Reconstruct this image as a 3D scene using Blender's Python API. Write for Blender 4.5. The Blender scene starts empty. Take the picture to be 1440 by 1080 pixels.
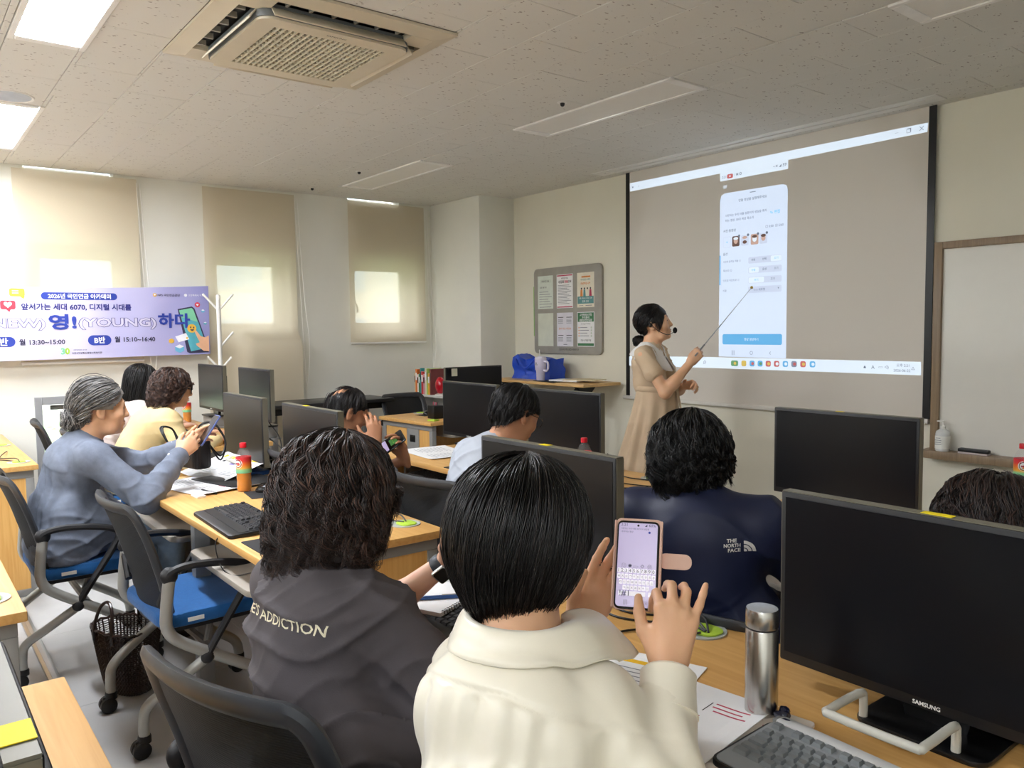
import bpy, bmesh, math, random
import numpy as np
from mathutils import Vector, Matrix, noise as mnoise
from mathutils.bvhtree import BVHTree
random.seed(7)
RNG = np.random.default_rng(7)
S = bpy.context.scene
COL = S.collection
pi = math.pi
def R(d): return math.radians(d)

# ---------------------------------------------------------------- camera, world, light, exposure
CEIL = 2.658
cam_d = bpy.data.cameras.new('camera'); cam = bpy.data.objects.new('camera', cam_d); COL.objects.link(cam)
cam_d.sensor_fit = 'HORIZONTAL'; cam_d.sensor_width = 36.0
cam_d.lens = 1122.21 / 1440 * 36.0
cam_d.clip_start = 0.02; cam_d.clip_end = 200
_yaw, _pit, _rol = R(51.92977), R(-3.90915), R(-0.66986)
_fw = Vector((-math.sin(_yaw)*math.cos(_pit), math.cos(_yaw)*math.cos(_pit), math.sin(_pit)))
_r0 = Vector((math.cos(_yaw), math.sin(_yaw), 0)); _u0 = _r0.cross(_fw)
_r = _r0*math.cos(_rol) + _u0*math.sin(_rol); _u = -_r0*math.sin(_rol) + _u0*math.cos(_rol)
cam.matrix_world = Matrix(((_r.x, _u.x, -_fw.x, 0), (_r.y, _u.y, -_fw.y, 0), (_r.z, _u.z, -_fw.z, 1.42), (0, 0, 0, 1)))
S.camera = cam

w = bpy.data.worlds.new('world'); S.world = w; w.use_nodes = True
_bg = w.node_tree.nodes['Background']; _bg.inputs[0].default_value = (0.93, 0.97, 1.0, 1); _bg.inputs[1].default_value = 2.2
S.view_settings.view_transform = 'Standard'; S.view_settings.look = 'None'
S.view_settings.gamma = 1.0; S.view_settings.use_curve_mapping = False
S.view_settings.exposure = 2.05
PANEL_L = 18.0          # radiance of a lit ceiling panel
S.cycles.max_bounces = 8; S.cycles.diffuse_bounces = 5; S.cycles.glossy_bounces = 3
S.cycles.transparent_max_bounces = 12; S.cycles.transmission_bounces = 6
S.cycles.sample_clamp_indirect = 6.0; S.cycles.use_denoising = True
S.cycles.caustics_reflective = False; S.cycles.caustics_refractive = False
# projector hung from the ceiling behind the camera's view: its beam is a real lamp
def _spot(name, loc, target, power, ang, color, blend=0.25, r=0.03):
    l = bpy.data.lights.new(name, 'SPOT'); l.energy = power; l.spot_size = R(ang); l.spot_blend = blend
    l.color = color; l.shadow_soft_size = r
    o = bpy.data.objects.new(name, l); COL.objects.link(o); o.location = loc
    o.rotation_euler = (Vector(target)-Vector(loc)).to_track_quat('-Z', 'Y').to_euler(); return o
_spot('projector_beam', (-3.55, 1.95, 2.40), (-3.34, 4.77, 1.80), 5, 47, (0.92, 0.97, 1.0), blend=0.12, r=0.02)

# ---------------------------------------------------------------- materials
MATS = {}
def rgb(r, g, b):                      # sRGB 0-255 -> linear
    f = lambda c: (c/255/12.92) if c/255 <= 0.04045 else ((c/255+0.055)/1.055)**2.4
    return (f(r), f(g), f(b), 1)
def mat(name, col, rough=0.5, metal=0.0, spec=0.5, var=0.06, vscale=12.0, bump=0.0, bscale=200.0, emit=None, es=0.0,
        trans=0.0, ior=1.45, alpha=1.0, coat=0.0, sheen=0.0, stretch=None, sss=0.0):
    if name in MATS: return MATS[name]
    m = bpy.data.materials.new(name); m.use_nodes = True; nt = m.node_tree; n = nt.nodes; L = nt.links
    p = n['Principled BSDF']
    c = rgb(*col)
    p.inputs['Roughness'].default_value = rough; p.inputs['Metallic'].default_value = metal
    p.inputs['Specular IOR Level'].default_value = spec; p.inputs['IOR'].default_value = ior
    p.inputs['Transmission Weight'].default_value = trans; p.inputs['Alpha'].default_value = alpha
    p.inputs['Coat Weight'].default_value = coat; p.inputs['Sheen Weight'].default_value = sheen
    if sss:
        p.inputs['Subsurface Weight'].default_value = sss; p.inputs['Subsurface Radius'].default_value = (0.012, 0.005, 0.003)
        p.inputs['Subsurface Scale'].default_value = 0.6
    if emit:
        p.inputs['Emission Color'].default_value = rgb(*emit); p.inputs['Emission Strength'].default_value = es
    tc = n.new('ShaderNodeTexCoord'); src = tc.outputs['Object']
    if stretch:
        mp = n.new('ShaderNodeMapping'); mp.inputs['Scale'].default_value = stretch; L.new(src, mp.inputs[0]); src = mp.outputs[0]
    nz = n.new('ShaderNodeTexNoise'); nz.inputs['Scale'].default_value = vscale; nz.inputs['Detail'].default_value = 4; L.new(src, nz.inputs['Vector'])
    rp = n.new('ShaderNodeValToRGB'); L.new(nz.outputs['Fac'], rp.inputs[0])
    rp.color_ramp.elements[0].position = 0.3; rp.color_ramp.elements[1].position = 0.7
    rp.color_ramp.elements[0].color = (c[0]*(1-var), c[1]*(1-var), c[2]*(1-var), 1)
    rp.color_ramp.elements[1].color = (min(1, c[0]*(1+var)), min(1, c[1]*(1+var)), min(1, c[2]*(1+var)), 1)
    L.new(rp.outputs[0], p.inputs['Base Color'])
    if bump:
        n2 = n.new('ShaderNodeTexNoise'); n2.inputs['Scale'].default_value = bscale; n2.inputs['Detail'].default_value = 3; L.new(src, n2.inputs['Vector'])
        b = n.new('ShaderNodeBump'); b.inputs['Strength'].default_value = bump; b.inputs['Distance'].default_value = 0.002
        L.new(n2.outputs['Fac'], b.inputs['Height']); L.new(b.outputs[0], p.inputs['Normal'])
    MATS[name] = m; return m

def mat_wood(name, c1, c2, rough=0.42, axis=0, scale=1.0):
    if name in MATS: return MATS[name]
    m = bpy.data.materials.new(name); m.use_nodes = True; nt = m.node_tree; n = nt.nodes; L = nt.links
    p = n['Principled BSDF']; p.inputs['Roughness'].default_value = rough
    tc = n.new('ShaderNodeTexCoord'); mp = n.new('ShaderNodeMapping'); L.new(tc.outputs['Object'], mp.inputs[0])
    sc = [26, 26, 26]; sc[axis] = 1.3
    mp.inputs['Scale'].default_value = [s*scale for s in sc]
    nz = n.new('ShaderNodeTexNoise'); nz.inputs['Scale'].default_value = 2.2; nz.inputs['Detail'].default_value = 6; nz.inputs['Distortion'].default_value = 0.6
    L.new(mp.outputs[0], nz.inputs['Vector'])
    rp = n.new('ShaderNodeValToRGB'); L.new(nz.outputs['Fac'], rp.inputs[0])
    rp.color_ramp.elements[0].position = 0.32; rp.color_ramp.elements[1].position = 0.68
    rp.color_ramp.elements[0].color = rgb(*c1); rp.color_ramp.elements[1].color = rgb(*c2)
    L.new(rp.outputs[0], p.inputs['Base Color'])
    MATS[name] = m; return m

# ---------------------------------------------------------------- object helpers
def link(o):
    COL.objects.link(o); return o
def tag(o, label=None, cat=None, group=None, kind=None):
    if label: o['label'] = label
    if cat: o['category'] = cat
    if group: o['group'] = group
    if kind: o['kind'] = kind
    return o
def thing(name, label, cat, loc=(0, 0, 0), rz=0.0, group=None, rot=None):
    o = link(bpy.data.objects.new(name, None)); o.location = loc
    o.rotation_euler = rot if rot else (0, 0, rz); o.empty_display_size = 0.1
    return tag(o, label, cat, group)
def obj(name, me, mats, parent=None, loc=None, rot=None):
    if mats is not None:
        me.materials.clear()
        for m in (mats if isinstance(mats, (list, tuple)) else [mats]): me.materials.append(m)
    o = link(bpy.data.objects.new(name, me))
    if parent is not None: o.parent = parent
    if loc is not None: o.location = loc
    if rot is not None: o.rotation_euler = rot
    return o
def copy_tree(o, parent=None):
    c = o.copy(); COL.objects.link(c)
    if parent is not None: c.parent = parent; c.matrix_parent_inverse = o.matrix_parent_inverse.copy()
    for ch in list(o.children): copy_tree(ch, c)
    return c

class MB:
    """collects boxes, bars, tubes, lathes into one bmesh"""
    def __init__(s): s.bm = bmesh.new()
    def _add(s, t, M=None, mi=0):
        for f in t.faces: f.material_index = mi; f.smooth = True
        if M is not None: bmesh.ops.transform(t, matrix=M, verts=t.verts)
        me = bpy.data.meshes.new('tmp'); t.to_mesh(me); t.free(); s.bm.from_mesh(me); bpy.data.meshes.remove(me); return s
    def box(s, x0, x1, y0, y1, z0, z1, bev=0.0, seg=2, M=None, mi=0):
        t = bmesh.new(); bmesh.ops.create_cube(t, size=1.0)
        for v in t.verts:
            v.co = ((x0+x1)/2+v.co.x*(x1-x0), (y0+y1)/2+v.co.y*(y1-y0), (z0+z1)/2+v.co.z*(z1-z0))
        if bev > 0: bmesh.ops.bevel(t, geom=t.edges[:], offset=bev, segments=seg, profile=0.5, affect='EDGES')
        return s._add(t, M, mi)
    def poly(s, pts, faces, M=None, mi=0):
        t = bmesh.new(); vs = [t.verts.new(p) for p in pts]
        for f in faces:
            try: t.faces.new([vs[i] for i in f])
            except ValueError: pass
        bmesh.ops.recalc_face_normals(t, faces=t.faces[:])
        return s._add(t, M, mi)
    def prism(s, pts, z0, z1, M=None, mi=0, bev=0.0):
        t = bmesh.new(); a = [t.verts.new((p[0], p[1], z0)) for p in pts]; b = [t.verts.new((p[0], p[1], z1)) for p in pts]
        n = len(pts); t.faces.new(a[::-1]); t.faces.new(b)
        for i in range(n): t.faces.new((a[i], a[(i+1) % n], b[(i+1) % n], b[i]))
        bmesh.ops.recalc_face_normals(t, faces=t.faces[:])
        if bev: bmesh.ops.bevel(t, geom=t.edges[:], offset=bev, segments=2, profile=0.5, affect='EDGES')
        return s._add(t, M, mi)
    def tube(s, pts, r, n=8, mi=0, radii=None, closed=False, M=None, flat=None):
        P = [Vector(p) for p in pts]; m = len(P); t = bmesh.new(); rings = []
        up = None
        for i in range(m):
            a = P[(i-1) % m] if (closed or i > 0) else P[i]; b = P[(i+1) % m] if (closed or i < m-1) else P[i]
            d = (b-a).normalized() if (b-a).length > 1e-9 else Vector((0, 0, 1))
            if up is None:
                up = d.orthogonal().normalized()
                if flat: up = (Vector(flat)-d*d.dot(Vector(flat))).normalized()
            up = (up-d*up.dot(d)).normalized(); q = d.cross(up)
            rr = radii[i] if radii else r
            ra, rb = (rr if isinstance(rr, tuple) else (rr, rr))
            rings.append([t.verts.new(P[i]+up*(ra*math.cos(2*pi*k/n))+q*(rb*math.sin(2*pi*k/n))) for k in range(n)])
        for i in range(m if closed else m-1):
            A = rings[i]; Bq = rings[(i+1) % m]
            for k in range(n): t.faces.new((A[k], A[(k+1) % n], Bq[(k+1) % n], Bq[k]))
        if not closed: t.faces.new(rings[0][::-1]); t.faces.new(rings[-1])
        return s._add(t, M, mi)
    def lathe(s, prof, n=24, M=None, mi=0, cap=True):
        t = bmesh.new(); rings = [[t.verts.new((r*math.cos(2*pi*k/n), r*math.sin(2*pi*k/n), z)) for k in range(n)] for r, z in prof]
        for a, b in zip(rings, rings[1:]):
            for k in range(n): t.faces.new((a[k], a[(k+1) % n], b[(k+1) % n], b[k]))
        if cap: t.faces.new(rings[0][::-1]); t.faces.new(rings[-1])
        return s._add(t, M, mi)
    def ell(s, c, r, M=None, mi=0, u=16, v=10):
        t = bmesh.new(); bmesh.ops.create_uvsphere(t, u_segments=u, v_segments=v, radius=1.0)
        rr = (r, r, r) if not isinstance(r, tuple) else r
        for q in t.verts: q.co = (c[0]+q.co.x*rr[0], c[1]+q.co.y*rr[1], c[2]+q.co.z*rr[2])
        return s._add(t, M, mi)
    def mesh(s, name='m', ang=40):
        me = bpy.data.meshes.new(name); s.bm.to_mesh(me); s.bm.free()
        try: me.set_sharp_from_angle(angle=R(ang))
        except Exception: pass
        return me
    def build(s, name, mats, parent=None, loc=None, rot=None, ang=40):
        return obj(name, s.mesh(name, ang), mats, parent, loc, rot)

def smooth_path(pts, k=6):
    P = [Vector(p) for p in pts]; out = []
    for i in range(len(P)-1):
        p0 = P[max(i-1, 0)]; p1 = P[i]; p2 = P[i+1]; p3 = P[min(i+2, len(P)-1)]
        for j in range(k):
            t = j/k
            out.append(0.5*((2*p1)+(p2-p0)*t+(2*p0-5*p1+4*p2-p3)*t*t+(3*p1-p0-3*p2+p3)*t**3))
    out.append(P[-1]); return out
def frame(o, x, y):
    """matrix whose local x,y axes lie in a surface at origin o"""
    x = Vector(x).normalized(); y = Vector(y); y = (y-x*x.dot(y)).normalized(); z = x.cross(y)
    return Matrix(((x.x, y.x, z.x, o[0]), (x.y, y.y, z.y, o[1]), (x.z, y.z, z.z, o[2]), (0, 0, 0, 1)))
_txt_cache = {}
def text_raw(t, bold=0.0):
    cu = bpy.data.curves.new('t', 'FONT'); cu.body = t; cu.offset = bold; cu.resolution_u = 2; cu.align_x = 'CENTER'
    o = link(bpy.data.objects.new('t', cu)); dg = bpy.context.evaluated_depsgraph_get()
    me = bpy.data.meshes.new_from_object(o.evaluated_get(dg)); bpy.data.objects.remove(o); bpy.data.curves.remove(cu)
    return me
def text(name, t, M, w=None, h=None, m=None, parent=None, lift=0.0006, bold=0.0, shear=0.0):
    """lettering lying in plane M (local xy), centred, fitted to width w / height h"""
    me = text_raw(t, bold); n = len(me.vertices); co = np.empty(n*3, np.float32); me.vertices.foreach_get('co', co); co = co.reshape(-1, 3)
    lo = co.min(0); hi = co.max(0); c = (lo+hi)/2; sz = hi-lo
    sx = w/sz[0] if w else None; sy = h/sz[1] if h else None
    sx = sx or sy; sy = sy or sx
    co = (co-c)*np.array([sx, sy, 1], np.float32); co[:, 0] += co[:, 1]*shear; co[:, 2] = lift
    me.vertices.foreach_set('co', co.ravel()); me.transform(M)
    return obj(name, me, m, parent)
def patch(name, pts, M, m, parent=None, lift=0.0003, thick=0.0003):
    """a flat printed shape: polygon in plane M"""
    b = MB(); b.prism(pts, lift-thick, lift, M=M); return b.build(name, m, parent)
def rrect(x0, x1, y0, y1, r, n=5):
    r = min(r, (x1-x0)/2-1e-5, (y1-y0)/2-1e-5); out = []
    for cx, cy, a in ((x1-r, y1-r, 0), (x0+r, y1-r, 90), (x0+r, y0+r, 180), (x1-r, y0+r, 270)):
        for i in range(n+1):
            t = R(a+90*i/n); out.append((cx+r*math.cos(t), cy+r*math.sin(t)))
    return out
def disc(x, y, rx, ry=None, n=20): return [(x+rx*math.cos(2*pi*i/n), y+(ry or rx)*math.sin(2*pi*i/n)) for i in range(n)]

# shared materials
M_wall = mat('wall_paint', (233, 232, 222), rough=0.75, var=0.02, vscale=3, bump=0.08, bscale=90)
M_wallf = mat('front_wall_paint', (227, 223, 205), rough=0.75, var=0.02, vscale=3, bump=0.08, bscale=90)
M_white = mat('white_plastic', (236, 234, 228), rough=0.4, var=0.02)
M_frame_grey = mat('grey_window_frame', (150, 152, 154), rough=0.45, var=0.03)
M_ac = mat('aircon_plastic', (214, 204, 182), rough=0.5, var=0.02)
M_dark = mat('dark_plastic', (24, 24, 26), rough=0.45, var=0.1)
M_black = mat('black_plastic', (14, 14, 15), rough=0.4, var=0.1)
M_steel = mat('grey_steel', (138, 138, 136), rough=0.42, var=0.04)
M_alu = mat('silver_metal', (190, 190, 188), rough=0.3, metal=0.9, var=0.04)
M_silver = mat('silver_paint', (172, 172, 166), rough=0.35, metal=0.35, var=0.04)
M_wood = mat_wood('beech_top', (208, 156, 88), (222, 176, 108), axis=0)
M_woodp = mat_wood('beech_panel', (212, 158, 86), (226, 178, 106), axis=2)
M_paper = mat('paper', (240, 240, 240), rough=0.8, var=0.02)
M_ink = mat('black_ink', (40, 40, 44), rough=0.7)
M_greyink = mat('grey_ink', (130, 132, 140), rough=0.7)
M_yellow = mat('yellow_print', (240, 190, 40), rough=0.6)
M_stick = mat('yellow_sticker', (250, 226, 20), rough=0.6)
M_lime = mat('lime_plastic', (176, 210, 70), rough=0.45)
M_cable = mat('black_cable', (16, 16, 17), rough=0.5)
# ---------------------------------------------------------------- room shell
XW, YF = -6.86, 4.768
X1, Y0 = 2.6, -3.2
FIX = []                                  # rectangles of ceiling fixtures (x0,x1,y0,y1)
PANELS = []
for j, yc in enumerate((3.275, 0.605, -2.065)):
    for i, xc in enumerate((-5.68, -3.325, -0.97, 1.385)):
        PANELS.append((xc-0.635, xc+0.635, yc-0.147, yc+0.147, j == 2 or (j == 1 and i < 2)))
FIX += [p[:4] for p in PANELS]
AC = (-3.76, -2.825, 1.02, 1.95)
FIX.append(AC)
SLOT = (-4.711, -2.04, 4.52, 4.66)
FIX.append(SLOT)
def cut(rects, c):
    out = []
    for x0, x1, y0, y1 in rects:
        a0, a1, b0, b1 = max(x0, c[0]), min(x1, c[1]), max(y0, c[2]), min(y1, c[3])
        if a0 >= a1-1e-6 or b0 >= b1-1e-6: out.append((x0, x1, y0, y1)); continue
        if b0 > y0: out.append((x0, x1, y0, b0))
        if b1 < y1: out.append((x0, x1, b1, y1))
        if a0 > x0: out.append((x0, a0, b0, b1))
        if a1 < x1: out.append((a1, x1, b0, b1))
    return [r for r in out if r[1]-r[0] > 0.012 and r[3]-r[2] > 0.012]

def mat_tile():
    m = bpy.data.materials.new('fissured_ceiling_tile'); m.use_nodes = True; nt = m.node_tree; n = nt.nodes; L = nt.links
    p = n['Principled BSDF']; p.inputs['Roughness'].default_value = 0.9; p.inputs['Specular IOR Level'].default_value = 0.1
    tc = n.new('ShaderNodeTexCoord'); mp = n.new('ShaderNodeMapping'); L.new(tc.outputs['Object'], mp.inputs[0]); mp.inputs['Scale'].default_value = (1, 0.55, 1)
    dn = n.new('ShaderNodeTexNoise'); dn.inputs['Scale'].default_value = 30; L.new(mp.outputs[0], dn.inputs['Vector'])
    mx = n.new('ShaderNodeMix'); mx.data_type = 'VECTOR'; mx.inputs[0].default_value = 0.035
    L.new(mp.outputs[0], mx.inputs[4]); L.new(dn.outputs['Color'], mx.inputs[5])
    v = n.new('ShaderNodeTexVoronoi'); v.inputs['Scale'].default_value = 62; L.new(mx.outputs[1], v.inputs['Vector'])
    n2 = n.new('ShaderNodeTexNoise'); n2.inputs['Scale'].default_value = 14; L.new(tc.outputs['Object'], n2.inputs['Vector'])
    th = n.new('ShaderNodeMapRange'); th.inputs[1].default_value = 0.42; th.inputs[2].default_value = 0.68; th.inputs[3].default_value = 0.02; th.inputs[4].default_value = 0.30
    L.new(n2.outputs['Fac'], th.inputs[0])
    lt = n.new('ShaderNodeMath'); lt.operation = 'LESS_THAN'; L.new(v.outputs['Distance'], lt.inputs[0]); L.new(th.outputs[0], lt.inputs[1])
    c = n.new('ShaderNodeMix'); c.data_type = 'RGBA'; L.new(lt.outputs[0], c.inputs[0])
    c.inputs[6].default_value = rgb(224, 222, 215); c.inputs[7].default_value = rgb(172, 164, 156)
    L.new(c.outputs[2], p.inputs['Base Color'])
    b = n.new('ShaderNodeBump'); b.invert = True; b.inputs['Strength'].default_value = 0.5; b.inputs['Distance'].default_value = 0.004
    L.new(lt.outputs[0], b.inputs['Height']); L.new(b.outputs[0], p.inputs['Normal'])
    return m
M_tile = mat_tile()
M_gap = mat('ceiling_joint', (150, 142, 134), rough=0.9)

b = MB(); b.box(XW-0.12, X1, Y0, YF, CEIL+0.02, CEIL+0.06); b.box(-6.9, X1, Y0, YF, CEIL+0.0145, CEIL+0.02)
ceiling = b.build('ceiling', M_gap); tag(ceiling, 'pale fissured acoustic tile ceiling over the whole room', kind='structure')
# staggered 600 x 300 tiles
TX, TY = 0.5987, 0.3005
def tile_rects():
    vis, rest = [], []
    row0 = -0.0 + 0.732
    for r in range(-14, 15):
        y0 = row0 + r*TY; y1 = y0 + TY
        off = -4.192 + (0.2995 if r % 2 else 0)
        for k in range(-8, 14):
            x0 = off + k*TX; x1 = x0 + TX
            q = (max(x0, XW+0.004), min(x1, X1), max(y0, Y0), min(y1, YF))
            if q[1]-q[0] < 0.02 or q[3]-q[2] < 0.02: continue
            inview = q[3] > 0.05 and q[0] < 0.2
            parts = [q]
            for f in FIX: parts = cut(parts, f)
            (vis if inview else rest).extend(parts)
    return vis, rest
vis, rest = tile_rects()
cache = {}
def tile_mesh(wd, dp):
    k = (round(wd, 3), round(dp, 3))
    if k not in cache:
        g = 0.0012
        b = MB(); b.box(-wd/2+g, wd/2-g, -dp/2+g, dp/2-g, 0, 0.014, bev=0.0015, seg=1)
        cache[k] = b.mesh('ceiling_tile'); cache[k].materials.append(M_tile)
    return cache[k]
vis.sort(key=lambda q: ((q[0]+q[1])/2)**2+((q[2]+q[3])/2)**2)
for q in vis[:296]:
    obj('ceiling_tile', tile_mesh(q[1]-q[0], q[3]-q[2]), None, ceiling, ((q[0]+q[1])/2, (q[2]+q[3])/2, CEIL+random.uniform(-0.0007, 0.0007)))
b = MB()
for q in vis[296:]+rest: b.box(q[0]+0.001, q[1]-0.001, q[2]+0.001, q[3]-0.001, CEIL, CEIL+0.014)
tag(b.build('ceiling_tiles_far', M_tile, ceiling), kind='stuff')

# floor: vinyl tiles
def mat_floor():
    m = mat('vinyl_floor', (178, 178, 177), rough=0.42, var=0.07, vscale=5.0, bump=0.03, bscale=60); return m
M_floor = mat_floor()
b = MB(); b.box(XW-0.1, X1, Y0, YF+0.1, -0.06, -0.003)
floor = b.build('floor', mat('floor_joint', (120, 120, 118), rough=0.8)); tag(floor, 'grey vinyl tile floor of the classroom', kind='structure')
FT = 0.9
b = MB(); b.box(-FT/2+0.0007, FT/2-0.0007, -0.45+0.0007, 0.45-0.0007, -0.003, 0, bev=0.0006, seg=1)
ftm = b.mesh('floor_tile'); ftm.materials.append(M_floor)
for i in range(11):
    for j in range(9):
        obj('floor_tile', ftm, None, floor, (XW+0.35+i*FT, Y0+0.42+j*FT, 0))
b = MB(); b.box(-5.2, -1.9, 0.455, 0.50, 0.0005, 0.012, bev=0.004); b.box(-5.2, -1.9, 0.470, 0.485, 0.012, 0.014)
tag(b.build('cable_cover', M_alu), 'flat aluminium cable cover strip along the floor beside the woven basket', 'cable cover')

# walls
b = MB(); b.box(-6.2, X1, YF, YF+0.12, -0.05, CEIL+0.02); wf = b.build('wall_front', M_wallf); tag(wf, 'cream front wall behind the projector screen', kind='structure')
b = MB(); b.box(X1, X1+0.1, Y0, YF+0.1, -0.05, CEIL+0.02); tag(b.build('wall_right', M_wall), 'cream right wall', kind='structure')
b = MB(); b.box(XW-0.2, X1+0.1, Y0-0.1, Y0, -0.05, CEIL+0.02); tag(b.build('wall_back', M_wall), 'cream back wall behind the camera', kind='structure')
b = MB(); b.box(XW-0.1, -6.03, 4.36, YF+0.12, -0.05, CEIL+0.0005, bev=0.004); tag(b.build('wall_pillar', M_wall), 'square white corner pillar between windows and front wall', kind='structure')
# left wall with window openings
WT = 0.26
def wall_left():
    ops = []   # (y0,y1,z0,z1)
    for y0, y1 in ((0.854, 1.555), (2.177, 2.875), (3.485, 4.185)): ops.append((y0, y1, 1.40, 2.105))
    for y0, y1 in ((0.854, 1.46), (3.45, 4.0)): ops.append((y0, y1, 2.612, CEIL+0.02))
    ops.append((0.85, 1.75, 0.255, 0.955))
    ys = sorted({Y0-0.1, YF+0.12, *[o[0] for o in ops], *[o[1] for o in ops]}); zs = sorted({-0.05, CEIL+0.02, *[o[2] for o in ops], *[o[3] for o in ops]})
    b = MB()
    # vertical runs merged per y-strip
    for a, c in zip(ys, ys[1:]):
        ym = (a+c)/2; run = None
        for z0, z1 in zip(zs, zs[1:]):
            zm = (z0+z1)/2
            hole = any(o[0] < ym < o[1] and o[2] < zm < o[3] for o in ops)
            if hole:
                if run: b.box(XW-WT, XW, a, c, run[0], run[1]); run = None
            else: run = [run[0] if run else z0, z1]
        if run: b.box(XW-WT, XW, a, c, run[0], run[1])
    bmesh.ops.remove_doubles(b.bm, verts=b.bm.verts[:], dist=1e-5)
    return b.build('wall_left', M_wall), ops
wl, OPS = wall_left(); tag(wl, 'white window wall on the left with narrow windows', kind='structure')
M_glass = mat('window_glass', (240, 248, 250), rough=0.0, trans=1.0, var=0.0, alpha=0.25, ior=1.1)
M_wfr = mat('white_window_frame', (232, 230, 222), rough=0.4, var=0.02)
for i, (y0, y1, z0, z1) in enumerate(OPS):
    low = i == 5; top = i in (3, 4); fr = 0.035 if top else (0.06 if low else 0.09); xs = XW-0.17
    mf = M_frame_grey if low else M_wfr
    b = MB()
    for q in ((y0, y0+fr, z0, z1), (y1-fr, y1, z0, z1), (y0+fr, y1-fr, z0, z0+fr), (y0+fr, y1-fr, z1-fr, z1)): b.box(xs-0.05, xs+0.03, q[0], q[1], q[2], q[3], bev=0.004, seg=1)
    if not top:
        g = 0.012
        for q in ((y0+fr, y0+fr+g, z0+fr, z1-fr), (y1-fr-g, y1-fr, z0+fr, z1-fr), (y0+fr, y1-fr, z0+fr, z0+fr+g), (y0+fr, y1-fr, z1-fr-g, z1-fr)): b.box(xs-0.03, xs+0.012, q[0], q[1], q[2], q[3])
    if low:
        for q in ((y0, y0+0.05, z0, z1), (y1-0.05, y1, z0, z1), (y0+0.05, y1-0.05, z1-0.06, z1), (y0+0.05, y1-0.05, z0, z0+0.05)): b.box(XW-0.06, XW+0.015, q[0], q[1], q[2], q[3], bev=0.003, seg=1)
    wn = b.build('window_%d' % (i+1), mf)
    tag(wn, ['white casement window behind the blind above the banner', 'white casement window behind the middle blind', 'white casement window behind the short blind near the pillar',
             'narrow bright window strip under the ceiling above the banner', 'narrow bright window strip under the ceiling near the pillar', 'grey framed low window under the banner'][i], kind='structure')
    b = MB(); b.box(xs-0.012, xs-0.006, y0+fr-0.01, y1-fr+0.01, z0+fr-0.01, z1-fr+0.01); b.build('pane', M_glass, wn)
    if not top and not low:
        b = MB(); b.tube(smooth_path([(xs+0.03, y0+0.05, 1.70), (xs+0.07, y0+0.055, 1.70), (xs+0.075, y0+0.085, 1.665), (xs+0.07, y0+0.095, 1.60)], 4), 0.011, 8); b.build('window_handle', M_wfr, wn)
    if low:
        b = MB(); b.box(xs+0.03, xs+0.045, y0+0.12, y1-0.12, z1-0.11, z1-0.075, bev=0.004); b.build('window_handle', M_frame_grey, wn)
# bottom skirting
b = MB(); b.box(XW, XW+0.012, Y0, 4.36, 0, 0.09, bev=0.003); tag(b.build('baseboard_left', mat('skirting', (205, 203, 198), rough=0.5)), 'pale skirting along the window wall', kind='structure')
b = MB(); b.box(-6.03, X1, YF-0.012, YF, 0, 0.09, bev=0.003); tag(b.build('baseboard_front', MATS['skirting']), 'pale skirting along the front wall', kind='structure')

# outside: block of flats opposite, grass bank, shrubs
b = MB(); b.box(-60, XW-WT, -30, 40, -0.9, -0.5); tag(b.build('ground', mat('outside_grass', (135, 150, 118), rough=0.9, var=0.3, vscale=3)), 'grass outside the windows', kind='structure')
bt = thing('apartment_building', 'pale building with rows of windows seen through the blinds', 'building', (-22, 6, -0.5))
b = MB(); b.box(-4, 0, -16, 16, 0, 7.2); b.box(-4.2, 0.2, -16.2, 16.2, 7.2, 7.5); b.build('facade', mat('facade', (205, 198, 188), rough=0.8, var=0.05, vscale=1), bt)
wm = MB(); wm.box(0.0, 0.06, -0.75, 0.75, -0.7, 0.7); wmm = wm.mesh('far_window'); wmm.materials.append(mat('far_window_glass', (150, 165, 178), rough=0.2))
for i in range(10):
    for j in range(3): obj('far_window', wmm, None, bt, (0.0, -14.4+i*3.2, 1.6+j*2.2))
b = MB()
for k in range(420):
    y = random.uniform(-0.6, 3.4); x = random.uniform(-9.6, -8.2); z = random.uniform(-0.5, 0.75)*(1-0.4*abs(math.sin(y*3)))
    M = Matrix.Translation((x, y, z)) @ Matrix.Rotation(random.uniform(0, 6.3), 4, 'Z') @ Matrix.Rotation(random.uniform(-1, 1), 4, 'X')
    b.poly([(-0.05, 0, 0), (0, -0.03, 0.01), (0.06, 0, 0), (0, 0.03, 0.01), (0, 0, -0.6)], [(0, 1, 2, 3)], M=M)
tag(b.build('shrub_leaves', mat('shrub_green', (120, 175, 95), rough=0.6, var=0.3, vscale=4)), 'green shrub leaves outside the low grey window', 'shrub', kind='stuff')

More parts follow.
